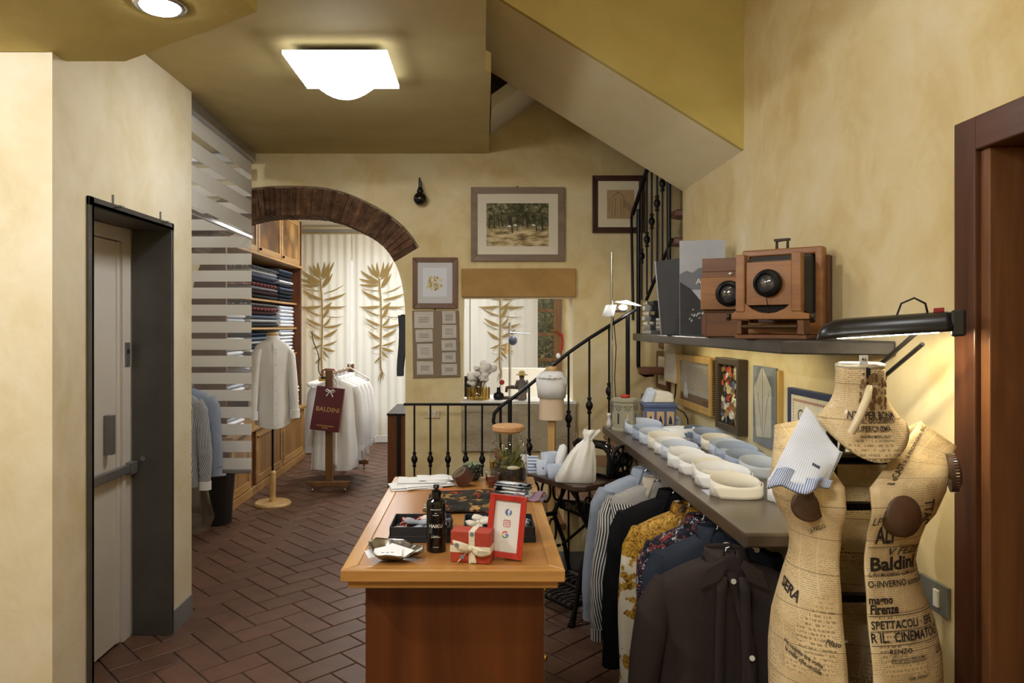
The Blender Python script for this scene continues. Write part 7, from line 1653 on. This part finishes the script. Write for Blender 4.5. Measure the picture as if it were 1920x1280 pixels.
for k in range(4): a = math.pi*k/4; MB().tube([SPt(.11, .30 + .13*math.cos(a), .34 + .15*math.sin(a)), SPt(.11, .30 - .13*math.cos(a), .34 - .15*math.sin(a))], .006, 6).build('wheel_spoke', M_black, tt, w=True)
tdl = MB().tube([SPt(.13, .06, .07), SPt(.49, .06, .07), SPt(.49, .36, .11), SPt(.13, .36, .11)], .012, 8, closed=True).build('treadle_frame', M_black, tt, w=True, smooth=True)
for k in range(9):
    s_ = .15 + .041*k; MB().tube([SPt(s_ + .018*math.sin(6.28*1.5*j/10), .07 + .28*j/10, .073 + .036*j/10) for j in range(11)], .0065, 6).build('treadle_slat', M_black, tdl, w=True, smooth=True)
for k in range(4): MB().tube([SPt(.14, .11 + .065*k, .078 + .008*k), SPt(.48, .11 + .065*k, .078 + .008*k)], .005, 6).build('treadle_rib', M_black, tdl, w=True)
for s_ in (.08, .54):
    for b in (.02, .44): MB().lathe([(.001, 0), (.020, 0), (.022, .010), (.014, .022)], c=SPt(s_, b, 0), n=12).build('foot', M_black, tt, w=True, smooth=True)
MB().tube([SPt(.08, .23, .10), SPt(.54, .23, .10)], .010, 8).build('treadle_axle', M_black, tt, w=True)
# machine head
sm = thing('sewing_machine', 'black antique sewing machine head with large spoked wheel', 'sewing machine', SPt(.24, .33, TZ))
HC = lambda s_, b, z: SPt(s_, .33 + b, TZ + z)
MB().slab([[(.05, -.07), (.42, -.07), (.42, .07), (.05, .07)]], lambda s_, b, z: HC(s_, b, z), .001, .022).build('bed', M_gblk, sm, w=True, bevel=.006)
MB().tube([HC(.09, 0, .02), HC(.09, 0, .09), HC(.10, 0, .14), HC(.15, 0, .165), HC(.26, 0, .165), HC(.35, 0, .160), HC(.38, 0, .14)], [.036, .030, .030, .026, .022, .026, .03], 12).build('arm', M_gblk, sm, w=True, smooth=True)
MB().box(HC(.36, -.02, .05) - V(.012, .012, 0), HC(.36, .02, .16) + V(.012, .012, .02)).build('face_plate', M_gblk, sm, w=True, bevel=.006)
MB().tube([HC(.375, 0, .05), HC(.375, 0, .022)], .004, 6).tube([HC(.375, 0, .17), HC(.375, 0, .21)], .006, 6).build('needle_bar', M_steel, sm, w=True)
WR = .074; wc = (.02, .0, .105)
MB().tube([HC(wc[0], WR*math.cos(a), wc[2] + WR*math.sin(a)) for a in [2*math.pi*i/28 for i in range(28)]], .010, 8, closed=True).build('hand_wheel_rim', M_black, sm, w=True, smooth=True)
MB().tube([HC(wc[0], .032*math.cos(a), wc[2] + .032*math.sin(a)) for a in [2*math.pi*i/20 for i in range(20)]], .012, 8, closed=True).build('hand_wheel_hub', M_black, sm, w=True, smooth=True)
MB().tube([HC(wc[0] - .006, 0, wc[2]), HC(wc[0] + .07, 0, wc[2])], .026, 14).build('hub_cap', plain('bronze_cap', C(70,60,52), .3, .6), sm, w=True)
for k in range(9): a = 2*math.pi*k/9; MB().tube([HC(wc[0], .03*math.cos(a), wc[2] + .03*math.sin(a)), HC(wc[0], WR*math.cos(a), wc[2] + WR*math.sin(a))], .008, 6).build('hand_wheel_spoke', M_black, sm, w=True)
MB().tube([HC(.0, .09, .10), HC(-.02, .10, .0)], .0025, 5).build('thread_wire', M_black, sm, w=True)
# satin pouch
t = thing('satin_pouch', 'white satin drawstring pouch leaning on the sewing machine', 'pouch', (.505, 3.83, TZ + .001), math.radians(-8))
M_sat = plain('white_satin', C(236,232,224), .32, var=.03, bump=.1, bscale=14, Sheen_Weight=.3); rings = []
for z, w_, d_, ox in ((.0, .100, .020, -.012), (.015, .106, .034, -.010), (.06, .098, .042, .0), (.11, .084, .042, .014), (.16, .066, .036, .030), (.20, .046, .028, .046), (.222, .024, .020, .056), (.232, .020, .018, .059), (.245, .030, .022, .064), (.262, .042, .024, .072), (.275, .044, .016, .080)):
    rings.append([V(ox + w_*math.copysign(abs(math.cos(a))**.8, math.cos(a))*(1 + .04*math.sin(7*a + z*18)), d_*math.sin(a)*(1 + .28*math.sin(5*a + z*14) + .14*math.sin(9*a + 2)) + z*.10, z + .006*math.sin(3*a)*(z > .2)) for a in [2*math.pi*i/36 for i in range(36)]])
MB().loft(rings).build('pouch_body', M_sat, t, smooth=True)
MB().tube([V(.057 + .024*math.cos(a), .023 + .022*math.sin(a), .227) for a in [2*math.pi*i/16 for i in range(16)]], .0025, 6, closed=True).build('drawstring', M_linen, t)
# cuffs and small things on the table
M_cuffb = plain('pale_blue_cuff', C(196,206,222), .85, var=.03); M_cuffs = stripes('blue_white_cuff_stripe', C(226,230,236), C(126,146,178), .018, .5, 1)
def cuff(label, s_, b, h, w_, mt, rz_, flare=1.15):
    p = SPt(s_, b, TZ + .0005); t = thing('shirt_cuff', label, 'cuff', p, math.radians(rz_), 'cuffs on the sewing table')
    MB().loft([[V(w_*k*math.copysign(abs(math.cos(a))**.5, math.cos(a)), w_*.62*k*math.copysign(abs(math.sin(a))**.5, math.sin(a)), z) for a in [2*math.pi*i/24 for i in range(24)]] for z, k in ((0, 1), (h, flare), (h, flare*.93), (.004, .9))], caps=False).build('cuff_band', mt, t, smooth=True)
    MB().lathe([(.004, 0), (.004, -.003), (.001, -.003)], c=(w_*.3, -w_*.66, h*.5), axis='Y', n=8).build('button', plain('red_button', C(150,40,50), .4), t)
cuff('white cuff at the left end of the sewing table', .53, .05, .085, .030, M_linen2, 10, 1.02); cuff('blue and white striped cuff roll on the sewing table', .44, .05, .090, .030, M_cuffs, 0, 1.02); cuff('pale blue upright cuff beside the striped roll', .36, .05, .080, .028, M_cuffb, -10); cuff('wide pale blue cuff leaning behind the others', .42, .16, .105, .045, M_cuffb, 25); cuff('flared pale blue cuff next to the satin pouch', .26, .06, .070, .036, M_cuffb, 15, 1.35)
t = thing('collar_ring', 'tall blue-lined collar ring behind the satin pouch', 'collar', SPt(.22, .20, TZ + .0005), math.radians(20))
MB().loft([[V(.022*math.cos(a)*k + q, .010*math.sin(a), .085 + .085*math.sin(a)*k) for q, k in ((0, 1),) for _ in (0,)] for a in [0]] if False else [[V(dx, .055*k*math.cos(a), .075 + .072*k*math.sin(a)) for a in [2*math.pi*i/28 for i in range(28)]] for dx, k in ((-.022, 1), (.022, 1), (.022, .93), (-.022, .93), (-.022, 1))], caps=False).build('ring_band', plain('slate_blue_band', C(150,164,190), .7), t, smooth=True)
t = thing('sleeve_roll', 'rolled white cloth leaning by the collar ring', 'cloth', SPt(.31, .13, TZ + .0005))
MB().tube([V(0, 0, .0), V(.01, .01, .08), V(.03, .03, .15), V(.036, .036, .158)], [.026, .028, .024, .010], 14).build('roll', M_linen2, t, smooth=True)
